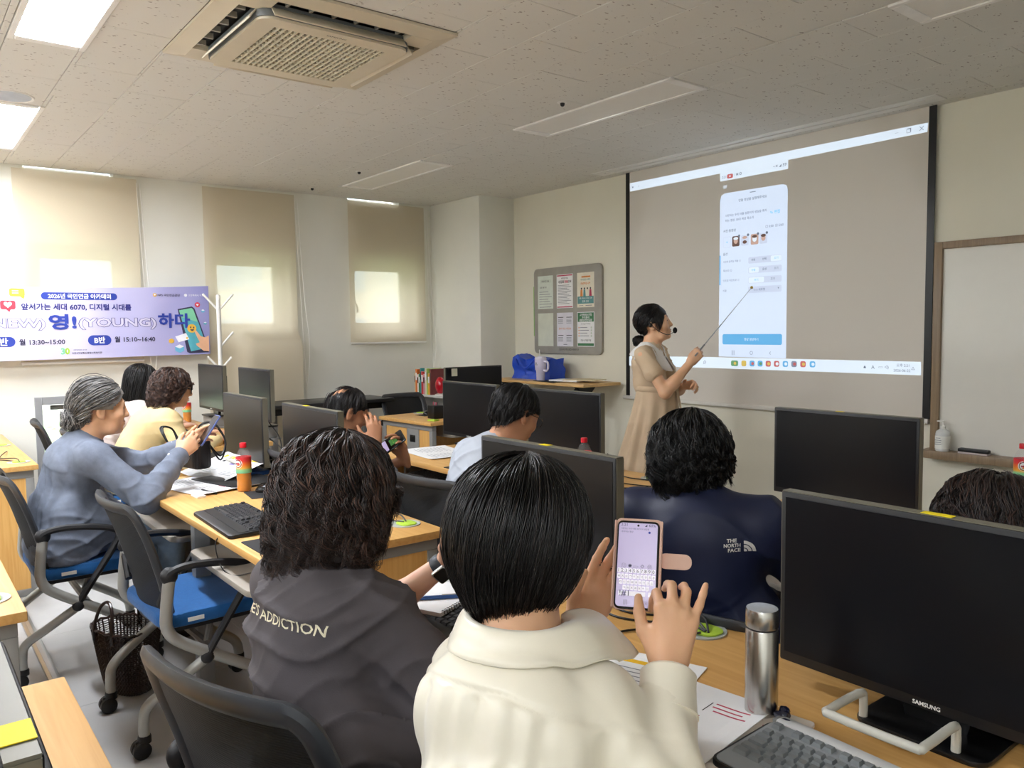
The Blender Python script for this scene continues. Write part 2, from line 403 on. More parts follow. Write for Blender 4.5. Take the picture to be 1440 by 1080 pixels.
# roller blinds
def mat_blind():
    m = bpy.data.materials.new('roller_blind_fabric'); m.use_nodes = True; nt = m.node_tree; n = nt.nodes; L = nt.links
    out = n['Material Output']; n.remove(n['Principled BSDF'])
    df = n.new('ShaderNodeBsdfDiffuse'); tl = n.new('ShaderNodeBsdfTranslucent'); tp = n.new('ShaderNodeBsdfTransparent')
    tc = n.new('ShaderNodeTexCoord'); nz = n.new('ShaderNodeTexNoise'); nz.inputs['Scale'].default_value = 350; L.new(tc.outputs['Object'], nz.inputs['Vector'])
    rp = n.new('ShaderNodeValToRGB'); rp.color_ramp.elements[0].color = rgb(214, 204, 184); rp.color_ramp.elements[1].color = rgb(226, 217, 198); L.new(nz.outputs['Fac'], rp.inputs[0])
    L.new(rp.outputs[0], df.inputs[0]); tl.inputs[0].default_value = rgb(244, 234, 214); tp.inputs[0].default_value = (1, 0.97, 0.9, 1)
    a = n.new('ShaderNodeMixShader'); a.inputs[0].default_value = 0.42; L.new(df.outputs[0], a.inputs[1]); L.new(tl.outputs[0], a.inputs[2])
    c = n.new('ShaderNodeMixShader'); c.inputs[0].default_value = 0.15; L.new(a.outputs[0], c.inputs[1]); L.new(tp.outputs[0], c.inputs[2])
    L.new(c.outputs[0], out.inputs[0]); return m
M_blind = mat_blind()
def blind(label, y0, y1, zb, bulge=False):
    t = thing('roller_blind', label, 'blind', (XW+0.05, (y0+y1)/2, CEIL), 0, 'roller blinds on the window wall')
    hw = (y1-y0)/2; nz = 40; ny = 26; vs = []; fs = []
    for i in range(nz+1):
        z = -0.03 + (zb-CEIL+0.03)*i/nz
        for j in range(ny+1):
            y = -hw + 2*hw*j/ny; x = 0.004*math.sin(y*9+z*2)
            if bulge:
                zz = z+CEIL; u = max(0, min(1, (1.42-zz)/0.10)); v = max(0, min(1, (y+hw*0.45)/0.14)); u = u*u*(3-2*u); v = v*v*(3-2*v); x += 0.075*u*v+0.01*u
            vs.append((x, y, z))
    for i in range(nz):
        for j in range(ny):
            a = i*(ny+1)+j; fs.append((a, a+1, a+ny+2, a+ny+1))
    me = bpy.data.meshes.new('fabric'); me.from_pydata(vs, [], fs); me.shade_smooth(); obj('fabric', me, M_blind, t)
    b = MB(); b.tube([(0.0, -hw, zb-CEIL), (0.0, hw, zb-CEIL)], 0.011, 8); o = b.build('bottom_rail', M_white, t)
    if bulge: o.location.x = 0.04
    b = MB(); b.tube(smooth_path([(0.03, hw-0.01, -0.06), (0.035, hw+0.02, -0.9), (0.04, hw+0.035, -1.35), (0.045, hw+0.055, -1.72 if bulge else -1.6), (0.05, hw+0.085, -1.35), (0.04, hw+0.05, -0.9), (0.03, hw+0.015, -0.06)], 5), 0.0022, 5)
    b.build('pull_cord', M_white, t)
    return t
blind('cream roller blind hanging behind the banner with a bright window strip on top', 0.775, 1.615, 1.21)
blind('longest cream roller blind, its lower part bulging, right of the banner', 2.115, 2.91, 0.42, True)
blind('short cream roller blind ending above the floor beside the white pillar', 3.425, 4.25, 1.305)
# light curtain strip at the far left edge
t = thing('roller_blind', 'white roller blind edge at the left behind the banner', 'blind', (XW+0.05, 0.2, CEIL), 0, 'roller blinds on the window wall')
b = MB(); b.box(-0.002, 0.002, -0.5, 0.40, -1.45, -0.03); b.build('fabric', M_blind, t)

# ceiling lamps
M_led = mat('lit_diffuser', (255, 255, 255), emit=(243, 247, 255), es=PANEL_L, var=0)
M_off = mat('unlit_diffuser', (238, 235, 228), rough=0.5, var=0.01)
LNAMES = {(0, 0): 'unlit long ceiling lamp near the windows and pillar', (1, 0): 'unlit long ceiling lamp in front of the screen', (2, 0): 'unlit ceiling lamp cut by the top edge, above the whiteboard',
          (0, 1): 'lit ceiling lamp beside the round speaker above the banner', (1, 1): 'lit ceiling lamp between the speaker and the air conditioner'}
for k, (x0, x1, y0, y1, on) in enumerate(PANELS):
    j, i = divmod(k, 4)
    lab = LNAMES.get((i, j), 'lit ceiling lamp in row %s behind the viewer, %s' % (('two', 'three')[j-1] if j else 'one', ('nearest the windows', 'second from the windows', 'third from the windows', 'nearest the right wall')[i]) if j == 2 else 'unlit ceiling lamp nearest the right wall' if not j else 'unlit ceiling lamp right of the air conditioner, %s' % ('above the desks', '', 'above the desks', 'beside the right wall')[i])
    t = thing('ceiling_light', lab, 'ceiling light', ((x0+x1)/2, (y0+y1)/2, CEIL-0.008), 0, 'recessed ceiling lamps')
    hx, hy = (x1-x0)/2, (y1-y0)/2; f = 0.028
    b = MB()
    for q in ((-hx, hx, -hy, -hy+f), (-hx, hx, hy-f, hy), (-hx, -hx+f*2, -hy+f, hy-f), (hx-f*2, hx, -hy+f, hy-f)): b.box(q[0]+0.002, q[1]-0.002, q[2]+0.002, q[3]-0.002, 0, 0.024, bev=0.002, seg=1)
    b.build('frame', M_white if on else mat('lamp_frame', (244, 242, 238), rough=0.4), t)
    b = MB(); b.box(-hx+0.05, hx-0.05, -hy+0.026, hy-0.026, 0.006, 0.014); b.build('diffuser', M_led if on else M_off, t)

# round ceiling speaker
t = thing('ceiling_speaker', 'round flush grey ceiling speaker between the two lit lamps', 'speaker', (-5.09, 0.605-0.19, CEIL), 0)
t.location = (-4.925, 0.57, CEIL); t.scale = (0.84, 0.84, 1)
b = MB(); b.lathe([(0.118, 0.0), (0.125, -0.004), (0.134, -0.006), (0.138, -0.002), (0.138, 0.0)], 40); b.build('rim', M_white, t)
b = MB(); b.lathe([(0.001, -0.003), (0.12, -0.003), (0.12, 0.0), (0.001, 0.0)], 40); b.build('grille', mat('speaker_grille', (190, 196, 204), rough=0.6, bump=0.4, bscale=500), t)
for x, y, nm in ((-3.335, 2.986, 'small dark ceiling sensor left of the long unlit lamp'), (-5.675, 2.962, 'small sprinkler dot near the lamp by the pillar'), (-6.54, 2.962, 'small sprinkler dot close to the window wall')):
    t = thing('ceiling_sensor', nm, 'sensor', (x, y, CEIL))
    b = MB(); b.lathe([(0.03, 0), (0.028, -0.004), (0.014, -0.005), (0.013, -0.005)], 16); b.build('rim', M_white, t)
    b = MB(); b.lathe([(0.013, -0.002), (0.012, -0.016), (0.006, -0.022), (0.001, -0.022)], 12); b.build('sprinkler_head', M_dark, t)

# cassette air conditioner
ax, ay = (AC[0]+AC[1])/2, (AC[2]+AC[3])/2
t = thing('air_conditioner', 'square beige cassette air conditioner set in the ceiling', 'air conditioner', (ax, ay, CEIL))
H = 0.4645; SL = 0.392; P0, G0 = 0.322, 0.245
b = MB()                                   # flat outer bezel with four outlet slots
for a in range(4):
    M = Matrix.Rotation(a*pi/2, 4, 'Z')
    b.poly([(-H, -H, 0.0), (H, -H, 0.0), (H, -H, -0.012), (-H, -H, -0.012), (-SL, -SL, -0.026), (SL, -SL, -0.026), (SL, -SL, 0.0), (-SL, -SL, 0.0)], [(0, 1, 2, 3), (3, 2, 5, 4), (4, 5, 6, 7)], M=M)
    b.prism([(-SL, -SL), (-0.285, -SL), (-0.285, -0.30), (-0.30, -0.285), (-SL, -0.285)], -0.027, -0.004, M=M)
b.build('bezel', M_ac, t)
b = MB(); b.box(-SL, SL, -SL, SL, 0.002, 0.008); b.build('inner_tray', M_dark, t)
for a in range(4):
    M = Matrix.Rotation(a*pi/2, 4, 'Z')
    b = MB(); b.box(-0.283, 0.283, -0.003, 0.003, -0.024, 0.024, bev=0.0025, M=M @ Matrix.Translation((0, -0.338, -0.042)) @ Matrix.Rotation(R(-38), 4, 'X'))
    b.build('louvre', M_ac, t)
    b = MB()
    for k in range(6): b.box(-0.235+k*0.094-0.005, -0.235+k*0.094+0.005, -0.388, -0.350, -0.022, 0.0, M=M)
    b.build('outlet_vane', mat('vane_grey', (150, 146, 136), rough=0.5), t)
b = MB()                                   # rounded front panel with a square opening
po = rrect(-P0, P0, -P0, P0, 0.055, 6); pi_ = [(x*G0/max(abs(x), abs(y)), y*G0/max(abs(x), abs(y))) for x, y in po]; n_ = len(po)
vs_ = [(x, y, -0.064) for x, y in po]+[(x, y, -0.064) for x, y in pi_]+[(x, y, -0.050) for x, y in po]+[(x, y, -0.050) for x, y in pi_]
b.poly(vs_, [(i, (i+1) % n_, n_+(i+1) % n_, n_+i) for i in range(n_)]+[(2*n_+i, 3*n_+i, 3*n_+(i+1) % n_, 2*n_+(i+1) % n_) for i in range(n_)]+[(i, 2*n_+i, 2*n_+(i+1) % n_, (i+1) % n_) for i in range(n_)]+[(n_+i, n_+(i+1) % n_, 3*n_+(i+1) % n_, 3*n_+i) for i in range(n_)])
b.build('panel', M_ac, t)
b = MB(); b.prism(rrect(-P0-0.005, P0+0.005, -P0-0.005, P0+0.005, 0.058, 6), -0.054, -0.010); b.build('panel_rim', mat('panel_rim_grey', (112, 116, 118), rough=0.5), t)
b = MB()                                   # egg-crate grille, joined bars
for k in range(21):
    q = -G0 + 2*G0*k/20; b.box(-G0, G0, q-0.0042, q+0.0042, -0.0635, -0.054)
for k in range(15):
    q = -G0 + 2*G0*k/14; b.box(q-0.0028, q+0.0028, -G0, G0, -0.0630, -0.054)
tag(b.build('grille', mat('grille_cream', (216, 208, 186), rough=0.5), t), kind='stuff')
b = MB(); b.box(-G0, G0, -G0, G0, -0.0548, -0.054); b.build('grille_back', mat('grille_back', (70, 64, 52), rough=0.8), t)
text('logo_lettering', 'SAMSUNG', frame((0.284, 0.0, -0.0642), (0, 1, 0), (1, 0, 0)), w=0.085, m=M_ink, parent=t, lift=0.0004)
# ---------------------------------------------------------------- projector screen and projected picture
sx0, sx1, sz0 = -4.54, -2.13, 0.868
SYW = YF-0.028
t = thing('projector_screen', 'large pull-down projector screen with black side borders on the front wall', 'projector screen', (-3.335, SYW, 0))
b = MB(); b.box(-1.165+0.0, 1.165, 0, 0.002, sz0, CEIL+0.03); b.build('canvas', mat('screen_canvas', (214, 208, 198), rough=0.85, var=0.008, vscale=2), t)
b = MB(); b.box(-1.205, -1.163, -0.001, 0.003, sz0+0.005, CEIL+0.03)
b.build('side_border', M_black, t)
b = MB(); b.box(1.163, 1.205, -0.001, 0.003, sz0+0.005, CEIL+0.03); b.build('side_border', M_black, t)
b = MB(); b.box(-1.235, 1.20, -0.012, 0.014, sz0-0.022, sz0+0.006, bev=0.005); b.build('bottom_bar', mat('screen_bar', (214, 210, 202), rough=0.4), t)
t = thing('screen_housing', 'flat white screen slot set in the ceiling above the screen', 'screen housing', (-3.3755, 4.59, CEIL-0.004))
b = MB(); b.box(-1.335, 1.335, -0.07, -0.012, 0, 0.02, bev=0.002, seg=1); b.box(-1.335, 1.335, 0.012, 0.07, 0, 0.02, bev=0.002, seg=1); b.box(-1.335, -1.25, -0.012, 0.012, 0, 0.02); b.box(1.25, 1.335, -0.012, 0.012, 0, 0.02)
b.build('slot_frame', M_white, t)
b = MB(); b.box(-1.25, 1.25, -0.012, 0.012, 0.012, 0.02); b.build('slot_gap', M_dark, t)

def glow(name, c, s=0.55): return mat('projected_'+name, tuple(int(x*0.75) for x in c), rough=0.85, emit=c, es=s*0.30, var=0.0)
G_white = glow('white', (226, 240, 255), 0.62); G_panel = glow('panel', (218, 233, 255), 0.60); G_blue = glow('blue', (110, 190, 245), 0.5)
G_grey = glow('grey', (208, 220, 244), 0.56); G_red = glow('red', (225, 120, 120), 0.4); G_yel = glow('yellow', (240, 210, 110), 0.45); G_green = glow('green', (120, 180, 130), 0.4); G_skin = glow('skin', (225, 190, 175), 0.4); G_brown = glow('brown', (140, 110, 100), 0.25)
I_dark = mat('projected_text_dark', (112, 122, 140), rough=0.85, emit=(112, 122, 140), es=0.12); I_mid = mat('projected_text_mid', (126, 136, 158), rough=0.85, emit=(126, 136, 158), es=0.12); I_blue = mat('projected_text_blue', (80, 160, 215), rough=0.85, emit=(80, 160, 215), es=0.3)
MS = Matrix(((1, 0, 0, 0), (0, 0, -1, SYW), (0, 1, 0, 0), (0, 0, 0, 1)))
pj = thing('projected_picture', 'projected computer window with a tall phone screen showing on the projector screen', 'projection', (0, 0, 0))
def pq(name, pts, m, l=0.0015): return patch(name, pts, MS, m, pj, lift=l, thick=0.0008)
pq('title_bar', [(-4.493, 2.572), (-4.493, 2.507), (-2.18, 2.517), (-2.177, 2.568)], G_white)
pq('status_strip', [(-3.62, 2.515), (-3.616, 2.454), (-3.074, 2.455), (-3.074, 2.515)], G_white, 0.0016)
pq('phone_panel', [(-3.621, 1.208)] + [(-3.073, 1.204), (-3.074, 2.325), (-3.085, 2.35), (-3.11, 2.361), (-3.575, 2.365), (-3.605, 2.352), (-3.617, 2.32)], G_panel)
pq('task_bar', [(-4.503, 1.192), (-4.503, 1.117), (-3.831, 1.122), (-2.184, 1.126), (-2.186, 1.204), (-3.832, 1.201)], G_white, 0.0017)
def pt(s, x, z, w=None, h=None, m=I_dark, bold=0.01): return text('projected_lettering', s, MS @ Matrix.Translation((x, z, 0)), w, h, m, pj, lift=0.0026, bold=bold)
pq('record_badge', [(p[0]-3.533, p[1]+2.479) for p in rrect(-0.025, 0.025, -0.015, 0.015, 0.01)], G_red, 0.0022); pq('record_dot', [(p[0]-3.533, p[1]+2.479) for p in disc(0, 0, 0.006)], G_white, 0.0026)
pt('2:21', -3.583, 2.479, w=0.035); pt('/ M ◎', -3.465, 2.483, w=0.06)
pt('◂ ≋ ◢ 59', -3.135, 2.487, w=0.1)
for k in range(3): pq('menu_line', [(-3.589, 2.40+k*0.008), (-3.56, 2.40+k*0.008), (-3.56, 2.404+k*0.008), (-3.589, 2.404+k*0.008)], G_white)
pq('grab_handle', [(-3.367, 2.341), (-3.321, 2.341), (-3.321, 2.346), (-3.367, 2.346)], I_dark, 0.0024)
pt('만들 영상을 설명해주세요', -3.345, 2.30, w=0.226)
pt('사랑하는 우리 아들 성준이의 생일을 축하', -3.401, 2.206, w=0.34, m=I_mid); pt('하는 영상, 30대 여성 목소리', -3.453, 2.170, w=0.236, m=I_mid)
pt('✎ 편집', -3.168, 2.188, w=0.075, m=I_blue); pt('▢ 0:00  ▣ 5/60', -3.17, 2.096, w=0.138, m=I_mid); pt('사진·동영상', -3.533, 2.099, w=0.108)
pq('add_tile', [(p[0]-3.555, p[1]+2.020) for p in rrect(-0.031, 0.031, -0.038, 0.038, 0.008)], G_grey, 0.0020); pq('add_tile_face', [(p[0]-3.555, p[1]+2.020) for p in rrect(-0.029, 0.029, -0.036, 0.036, 0.008)], G_panel, 0.0023); pt('+', -3.555, 2.02, w=0.014, m=I_blue)
for i, xc in enumerate((-3.480, -3.406, -3.326, -3.256)):
    pq('thumbnail', [(p[0]+xc, p[1]+2.020) for p in rrect(-0.031, 0.031, -0.036, 0.036, 0.01)], (G_brown, G_grey, G_skin, G_grey)[i], 0.0020)
    pq('thumbnail_face', [(p[0]+xc, p[1]+2.020) for p in disc(0.0, 0.002 if i != 1 else -0.012, 0.017, 0.02 if i != 1 else 0.012)], (G_skin, G_brown, G_white, G_skin)[i], 0.0023)
    pq('thumbnail_hair', [(p[0]+xc, p[1]+2.033) for p in disc(0, 0.006, 0.02, 0.01)], (G_white, G_skin, G_brown, G_brown)[i], 0.0025)
    pq('remove_badge', [(p[0]+xc+0.027, p[1]+2.055) for p in disc(0, 0, 0.009)], I_dark, 0.0027)
pt('옵션', -3.568, 1.937, w=0.038); pt('사진에 움직임 적용 ⓘ', -3.512, 1.882, w=0.15, m=I_mid); pt('목소리 ⓘ', -3.548, 1.819, w=0.075, m=I_mid); pt('인트로·아웃트로 ⓘ', -3.517, 1.749, w=0.138, m=I_mid); pt('비율', -3.571, 1.678, w=0.03, m=I_mid)
for z in (1.878, 1.81, 1.741, 1.675): pq('option_box', [(p[0]-3.243, p[1]+z) for p in rrect(-0.132, 0.132, -0.022, 0.022, 0.01)], G_grey, 0.0019)
for x, z, hw in ((-3.155, 1.878, 0.042), (-3.33, 1.81, 0.04), (-3.31, 1.741, 0.062)): pq('option_choice', [(p[0]+x, p[1]+z) for p in rrect(-hw, hw, -0.019, 0.019, 0.009)], G_white, 0.0022)
for s, x, z, m in (('자동', -3.335, 1.88, I_dark), ('선택', -3.247, 1.88, I_dark), ('끄기', -3.155, 1.88, I_blue), ('자동', -3.333, 1.81, I_blue), ('음성', -3.245, 1.812, I_dark), ('끄기', -3.155, 1.812, I_dark), ('켜기', -3.31, 1.741, I_blue), ('끄기', -3.18, 1.743, I_dark)): pt(s, x, z, w=0.032, m=m)
pt('9:16 세로형', -3.285, 1.675, w=0.09, m=I_mid); pt('▾', -3.135, 1.677, w=0.012, m=I_dark)
pq('side_strip', [(-3.619, 1.93), (-3.609, 1.93), (-3.609, 1.72), (-3.619, 1.72)], G_blue, 0.0021)
pq('make_button', [(p[0]-3.346, p[1]+1.332) for p in rrect(-0.242, 0.242, -0.037, 0.037, 0.013)], G_blue, 0.0020); pt('영상 생성하기', -3.346, 1.332, w=0.115, m=G_white)
pt('|||', -3.496, 1.237, w=0.022, m=I_mid); pt('○', -3.344, 1.238, w=0.026, m=I_mid); pt('‹', -3.194, 1.239, w=0.012, m=I_mid)
for x, m, m2 in ((-3.483, G_green, G_yel), (-3.405, G_yel, G_yel), (-3.337, G_blue, G_red), (-3.272, G_blue, G_green), (-3.208, G_red, G_yel), (-3.143, G_red, G_white), (-3.076, G_blue, G_white), (-3.011, I_mid, G_red), (-2.945, G_red, G_yel), (-2.877, G_blue, G_white)):
    z = 1.158+0.009*(x+3.483)/0.6+0.004
    pq('task_icon', [(p[0]+x, p[1]+z) for p in (rrect(-0.03 if x < -3.45 else -0.02, 0.03 if x < -3.45 else 0.02, -0.02, 0.02, 0.012))], m, 0.0023)
    pq('task_icon_mark', [(p[0]+x+0.004, p[1]+z) for p in disc(0, 0, 0.011)], m2, 0.0027)
pt('⌕', -3.746, 1.162, w=0.026); pt('˄', -2.524, 1.166, w=0.018); pt('A', -2.472, 1.165, w=0.022); pt('▱', -2.425, 1.166, w=0.026); pt('◁)', -2.388, 1.166, w=0.026)
pt('오후 2:21', -2.29, 1.181, w=0.075); pt('2026-06-22', -2.295, 1.150, w=0.10); pt('△', -2.23, 1.165, w=0.022)
pt('—', -2.356, 2.545, w=0.02); pt('❐', -2.285, 2.545, w=0.026); pt('✕', -2.212, 2.543, w=0.026); pt('▪', -4.462, 2.536, w=0.012); pt('◻', -4.40, 2.536, w=0.012)

# ---------------------------------------------------------------- notice board
t = thing('notice_board', 'grey rounded wall notice board holding six notices', 'notice board', (-5.266, YF-0.014, 1.583))
MBD = Matrix(((1, 0, 0, 0), (0, 0, -1, 0), (0, 1, 0, 0), (0, 0, 0, 1)))
b = MB(); b.prism(rrect(-0.443, 0.443, -0.386, 0.386, 0.045), -0.012, 0.012, M=MBD, bev=0.003); b.build('board', mat('board_grey', (160, 156, 146), rough=0.5), t)
b = MB(); b.box(-0.449, -0.441, -0.012, 0.010, -0.226, 0.227); b.build('green_edge', mat('green_edge', (130, 190, 80), rough=0.4), t)
T_red = mat('print_red', (190, 60, 90), rough=0.6); T_or = mat('print_orange', (222, 140, 70), rough=0.6); T_teal = mat('print_teal', (100, 150, 150), rough=0.6); T_gr = mat('print_green', (70, 125, 85), rough=0.6); T_sage = mat('print_sage', (205, 214, 200), rough=0.6); T_cream = mat('print_cream', (236, 228, 208), rough=0.6)
NW, NH = 0.106, 0.149
lab = ['pale green printed notice with lines of text, top row', 'white notice with crimson bars at top and bottom', 'illustrated poster with orange heading and people', 'blank pale green sheet, bottom row of the board', 'white notice of four text boxes', 'green headed poster with a numbered list']
base = [mat('sheet_green', (216, 224, 212), rough=0.7), M_paper, T_cream, mat('sheet_green2', (212, 216, 200), rough=0.7), mat('sheet_lilac', (226, 224, 232), rough=0.7), M_paper]
for i in range(6):
    xc = (-5.545, -5.283, -5.016)[i % 3]; zc = 1.752 if i < 3 else 1.414
    n = thing('notice', lab[i], 'notice', (xc, YF-0.027, zc), 0, 'notices on the grey board')
    b = MB(); b.box(-NW, NW, -0.0008, 0.0006, -NH, NH); b.build('sheet', base[i], n)
    MN = Matrix(((1, 0, 0, 0), (0, 0, -1, -0.0008), (0, 1, 0, 0), (0, 0, 0, 1)))
    def q(x0, x1, z0, z1, m): patch('print', [(x0, z0), (x1, z0), (x1, z1), (x0, z1)], MN, m, n)
    def tx(s, x, z, w, m=M_ink, bold=0.01): text('lettering', s, MN @ Matrix.Translation((x, z, 0)), w, None, m, n, bold=bold)
    if i == 0:
        q(-0.07, 0.085, 0.085, 0.115, T_sage); tx('이용시간 안내', 0.0, 0.10, 0.10); tx('프로그램 안내', -0.03, 0.045, 0.09)
        for k in range(6): q(-0.085, 0.04+0.012*(k % 3)*2, 0.002-k*0.022, 0.0065-k*0.022, M_greyink)
        q(-0.08, 0.08, -0.135, -0.130, M_greyink)
    if i == 1:
        q(-0.1, 0.1, 0.133, 0.143, T_red); q(-0.1, 0.1, -0.143, -0.134, T_red); tx('복지관 이용', 0.0, 0.113, 0.085); tx('수강료', -0.045, 0.083, 0.075, bold=0.03); tx('환불', 0.02, 0.083, 0.045, T_red, 0.03); tx('안내', 0.065, 0.083, 0.042, bold=0.03)
        for k in range(13): q(-0.09, 0.06+0.03*math.sin(k*2.1), 0.05-k*0.0135, 0.054-k*0.0135, M_greyink)
    if i == 2:
        q(-0.05, 0.06, 0.105, 0.118, T_or); tx('여러분을 소중한', 0.0, 0.088, 0.12, T_teal); tx('안녕하십니까', 0.0, 0.055, 0.12, T_or, 0.03)
        for k in range(4):
            x = -0.05+k*0.037; patch('print', [(p[0]+x, p[1]+0.012) for p in disc(0, 0, 0.008)], MN, M_ink, n, lift=0.0006); patch('print', [(x-0.016, -0.055), (x+0.016, -0.055), (x+0.01, 0.003), (x-0.01, 0.003)], MN, (T_or, T_teal, T_cream, T_red)[k], n, lift=0.0005)
        q(-0.1, 0.1, -0.118, -0.055, T_teal); tx('10월 12일(수) 10:00~12:00', 0.0, -0.072, 0.16, M_paper); tx('문화 강당', 0.0, -0.098, 0.08, M_paper)
        q(-0.08, -0.03, -0.136, -0.132, M_greyink); q(0.0, 0.08, -0.136, -0.131, M_greyink)
    if i == 4:
        for a, c in ((-0.055, 0.09), (0.055, 0.09), (-0.055, -0.07), (0.055, -0.07)):
            q(a-0.035, a+0.035, c+0.015, c+0.021, M_ink)
            for k in range(4): q(a-0.035, a+0.03, c-0.002-k*0.011, c+0.002-k*0.011, M_greyink)
        tx('참여자 모집 서명운동', 0.0, 0.008, 0.16, T_or)
        q(-0.02, 0.03, -0.135, -0.129, M_greyink)
    if i == 5:
        q(-0.1, 0.1, 0.065, 0.143, T_gr); tx('고양특례시지정', 0, 0.125, 0.15, M_paper, 0.02); tx('우리동네', 0, 0.102, 0.09, M_paper, 0.02); tx('생활안전안내문', 0, 0.078, 0.16, M_paper, 0.02); tx('시민 여러분 꼭 지켜 주세요!', 0, 0.046, 0.12)
        for k in range(4):
            patch('print', [(p[0]-0.085, p[1]+0.015-k*0.024) for p in disc(0, 0, 0.006)], MN, T_or, n); q(-0.07, 0.02+0.02*(k % 2), 0.013-k*0.024, 0.018-k*0.024, M_greyink); patch('print', [(p[0]+0.07, p[1]+0.015-k*0.024) for p in disc(0, 0, 0.009)], MN, T_sage, n)
        tx('고양시 덕양구청', 0.0, -0.095, 0.13); q(-0.1, 0.1, -0.143, -0.120, T_gr)
bd = [o for o in bpy.data.objects if o.name.startswith('notice_board')][0]
text('lettering', '사회복지법인 승가원', frame((-0.06, -0.0122, -0.325), (1, 0, 0), (0, 0, 1)), w=0.10, m=M_greyink, parent=bd); text('lettering', '고양시덕양행신종합사회복지관', frame((0.03, -0.0122, -0.345), (1, 0, 0), (0, 0, 1)), w=0.26, m=M_ink, parent=bd, bold=0.01)

# ---------------------------------------------------------------- whiteboard
M_wbf = mat_wood('walnut_frame', (128, 108, 84), (150, 128, 102), axis=2)
t = thing('whiteboard', 'white board in a brown wooden frame with a ledge right of the screen', 'whiteboard', (-2.118, YF-0.03, 0.66))
b = MB(); b.box(0.0, 0.045, -0.02, 0.03, 0.0, 1.225, bev=0.003); b.build('frame_side', M_wbf, t)
b = MB(); b.box(0.045, 3.0, -0.02, 0.03, 1.185, 1.225, bev=0.003); b.build('frame_top', M_wbf, t)
b = MB(); b.box(-0.025, 3.0, -0.095, 0.03, 0.0, 0.045, bev=0.003); b.build('ledge', M_wbf, t)
b = MB(); b.box(0.045, 3.0, 0.0, 0.02, 0.045, 1.185); b.build('board', mat('whiteboard_face', (226, 224, 216), rough=0.12, var=0.01, coat=0.3), t)
# sanitizer bottle, eraser
t = thing('sanitizer_bottle', 'clear hand sanitizer bottle with white pump on the whiteboard ledge', 'bottle', (-2.03, YF-0.085, 0.705))
b = MB(); b.lathe([(0.034, 0.0), (0.038, 0.006), (0.038, 0.095), (0.034, 0.112), (0.018, 0.124), (0.012, 0.13)], 24); b.build('body', mat('clear_gel', (226, 228, 226), rough=0.15, alpha=0.9), t)
b = MB(); b.lathe([(0.0385, 0.014), (0.0389, 0.016), (0.0389, 0.085), (0.0385, 0.087)], 24, cap=False); b.build('label', mat('sanitizer_label', (236, 236, 230), rough=0.5), t)
b = MB(); b.lathe([(0.015, 0.126), (0.015, 0.142), (0.006, 0.148), (0.005, 0.166), (0.001, 0.166)], 16); b.box(-0.032, 0.006, -0.007, 0.007, 0.164, 0.172, bev=0.003); b.build('pump', M_white, t)
for k, (z, w_) in enumerate(((0.074, 0.025), (0.062, 0.035), (0.05, 0.03), (0.038, 0.036))): 
    b = MB(); b.box(-w_/2-0.008, w_/2-0.008, -0.0396, -0.0386, z, z+0.003); b.build('label_line', M_greyink, t)
t = thing('board_eraser', 'black felt board eraser on the whiteboard ledge', 'eraser', (-1.865, YF-0.08, 0.705))
b = MB(); b.box(-0.078, 0.078, -0.022, 0.022, 0.009, 0.028, bev=0.005); b.build('grip', M_dark, t)
b = MB(); b.box(-0.076, 0.076, -0.021, 0.021, 0, 0.009); b.build('felt', mat('felt', (200, 190, 190), rough=0.9), t)
# wall power socket low on the front wall
# ---------------------------------------------------------------- banner
BX = XW+0.13
bn = thing('banner', 'long lilac printed cloth banner hung across the windows', 'banner', (BX, 0, 0))
def mat_banner():
    m = bpy.data.materials.new('banner_print'); m.use_nodes = True; nt = m.node_tree; n = nt.nodes; L = nt.links; p = n['Principled BSDF']; p.inputs['Roughness'].default_value = 0.7
    tc = n.new('ShaderNodeTexCoord'); sp = n.new('ShaderNodeSeparateXYZ'); L.new(tc.outputs['Object'], sp.inputs[0])
    nz = n.new('ShaderNodeTexNoise'); nz.inputs['Scale'].default_value = 1.6; L.new(tc.outputs['Object'], nz.inputs['Vector'])
    ad = n.new('ShaderNodeMath'); ad.operation = 'MULTIPLY_ADD'; L.new(nz.outputs['Fac'], ad.inputs[0]); ad.inputs[1].default_value = 0.7; L.new(sp.outputs['Y'], ad.inputs[2])
    rp = n.new('ShaderNodeValToRGB'); mr = n.new('ShaderNodeMapRange'); L.new(ad.outputs[0], mr.inputs[0]); mr.inputs[1].default_value = 0.6; mr.inputs[2].default_value = 2.5
    L.new(mr.outputs[0], rp.inputs[0]); e = rp.color_ramp.elements
    e[0].position = 0.0; e[0].color = rgb(212, 208, 226); e[1].position = 1.0; e[1].color = rgb(150, 150, 205)
    k = e.new(0.45); k.color = rgb(204, 200, 226); k = e.new(0.72); k.color = rgb(178, 176, 220)
    L.new(rp.outputs[0], p.inputs['Base Color']); return m
def ban_x(y, z):      # gentle cloth waves
    return 0.004*math.sin(y*7+z*3)+0.003*math.sin(y*17-z*5)
def ban_edge(y):
    return (1.768+0.0255*(y-0.66)/1.0-0.012*math.sin(max(0, min(1, (y-0.66)/1.45))*pi), 1.236+0.008*(y-0.6))
vs, fs = [], []; ny, nz = 90, 16
for i in range(ny+1):
    y = -0.85+2.96*i/ny; zt, zb = ban_edge(y)
    for j in range(nz+1):
        z = zb+(zt-zb)*j/nz; vs.append((ban_x(y, z), y, z))
for i in range(ny):
    for j in range(nz):
        a = i*(nz+1)+j; fs.append((a, a+nz+1, a+nz+2, a+1))
me = bpy.data.meshes.new('cloth'); me.from_pydata(vs, [], fs); me.shade_smooth(); obj('cloth', me, mat_banner(), bn)
MBN = Matrix(((0, 0, 1, 0), (1, 0, 0, 0), (0, 1, 0, 0), (0, 0, 0, 1)))     # x->Y, y->Z, normal +X
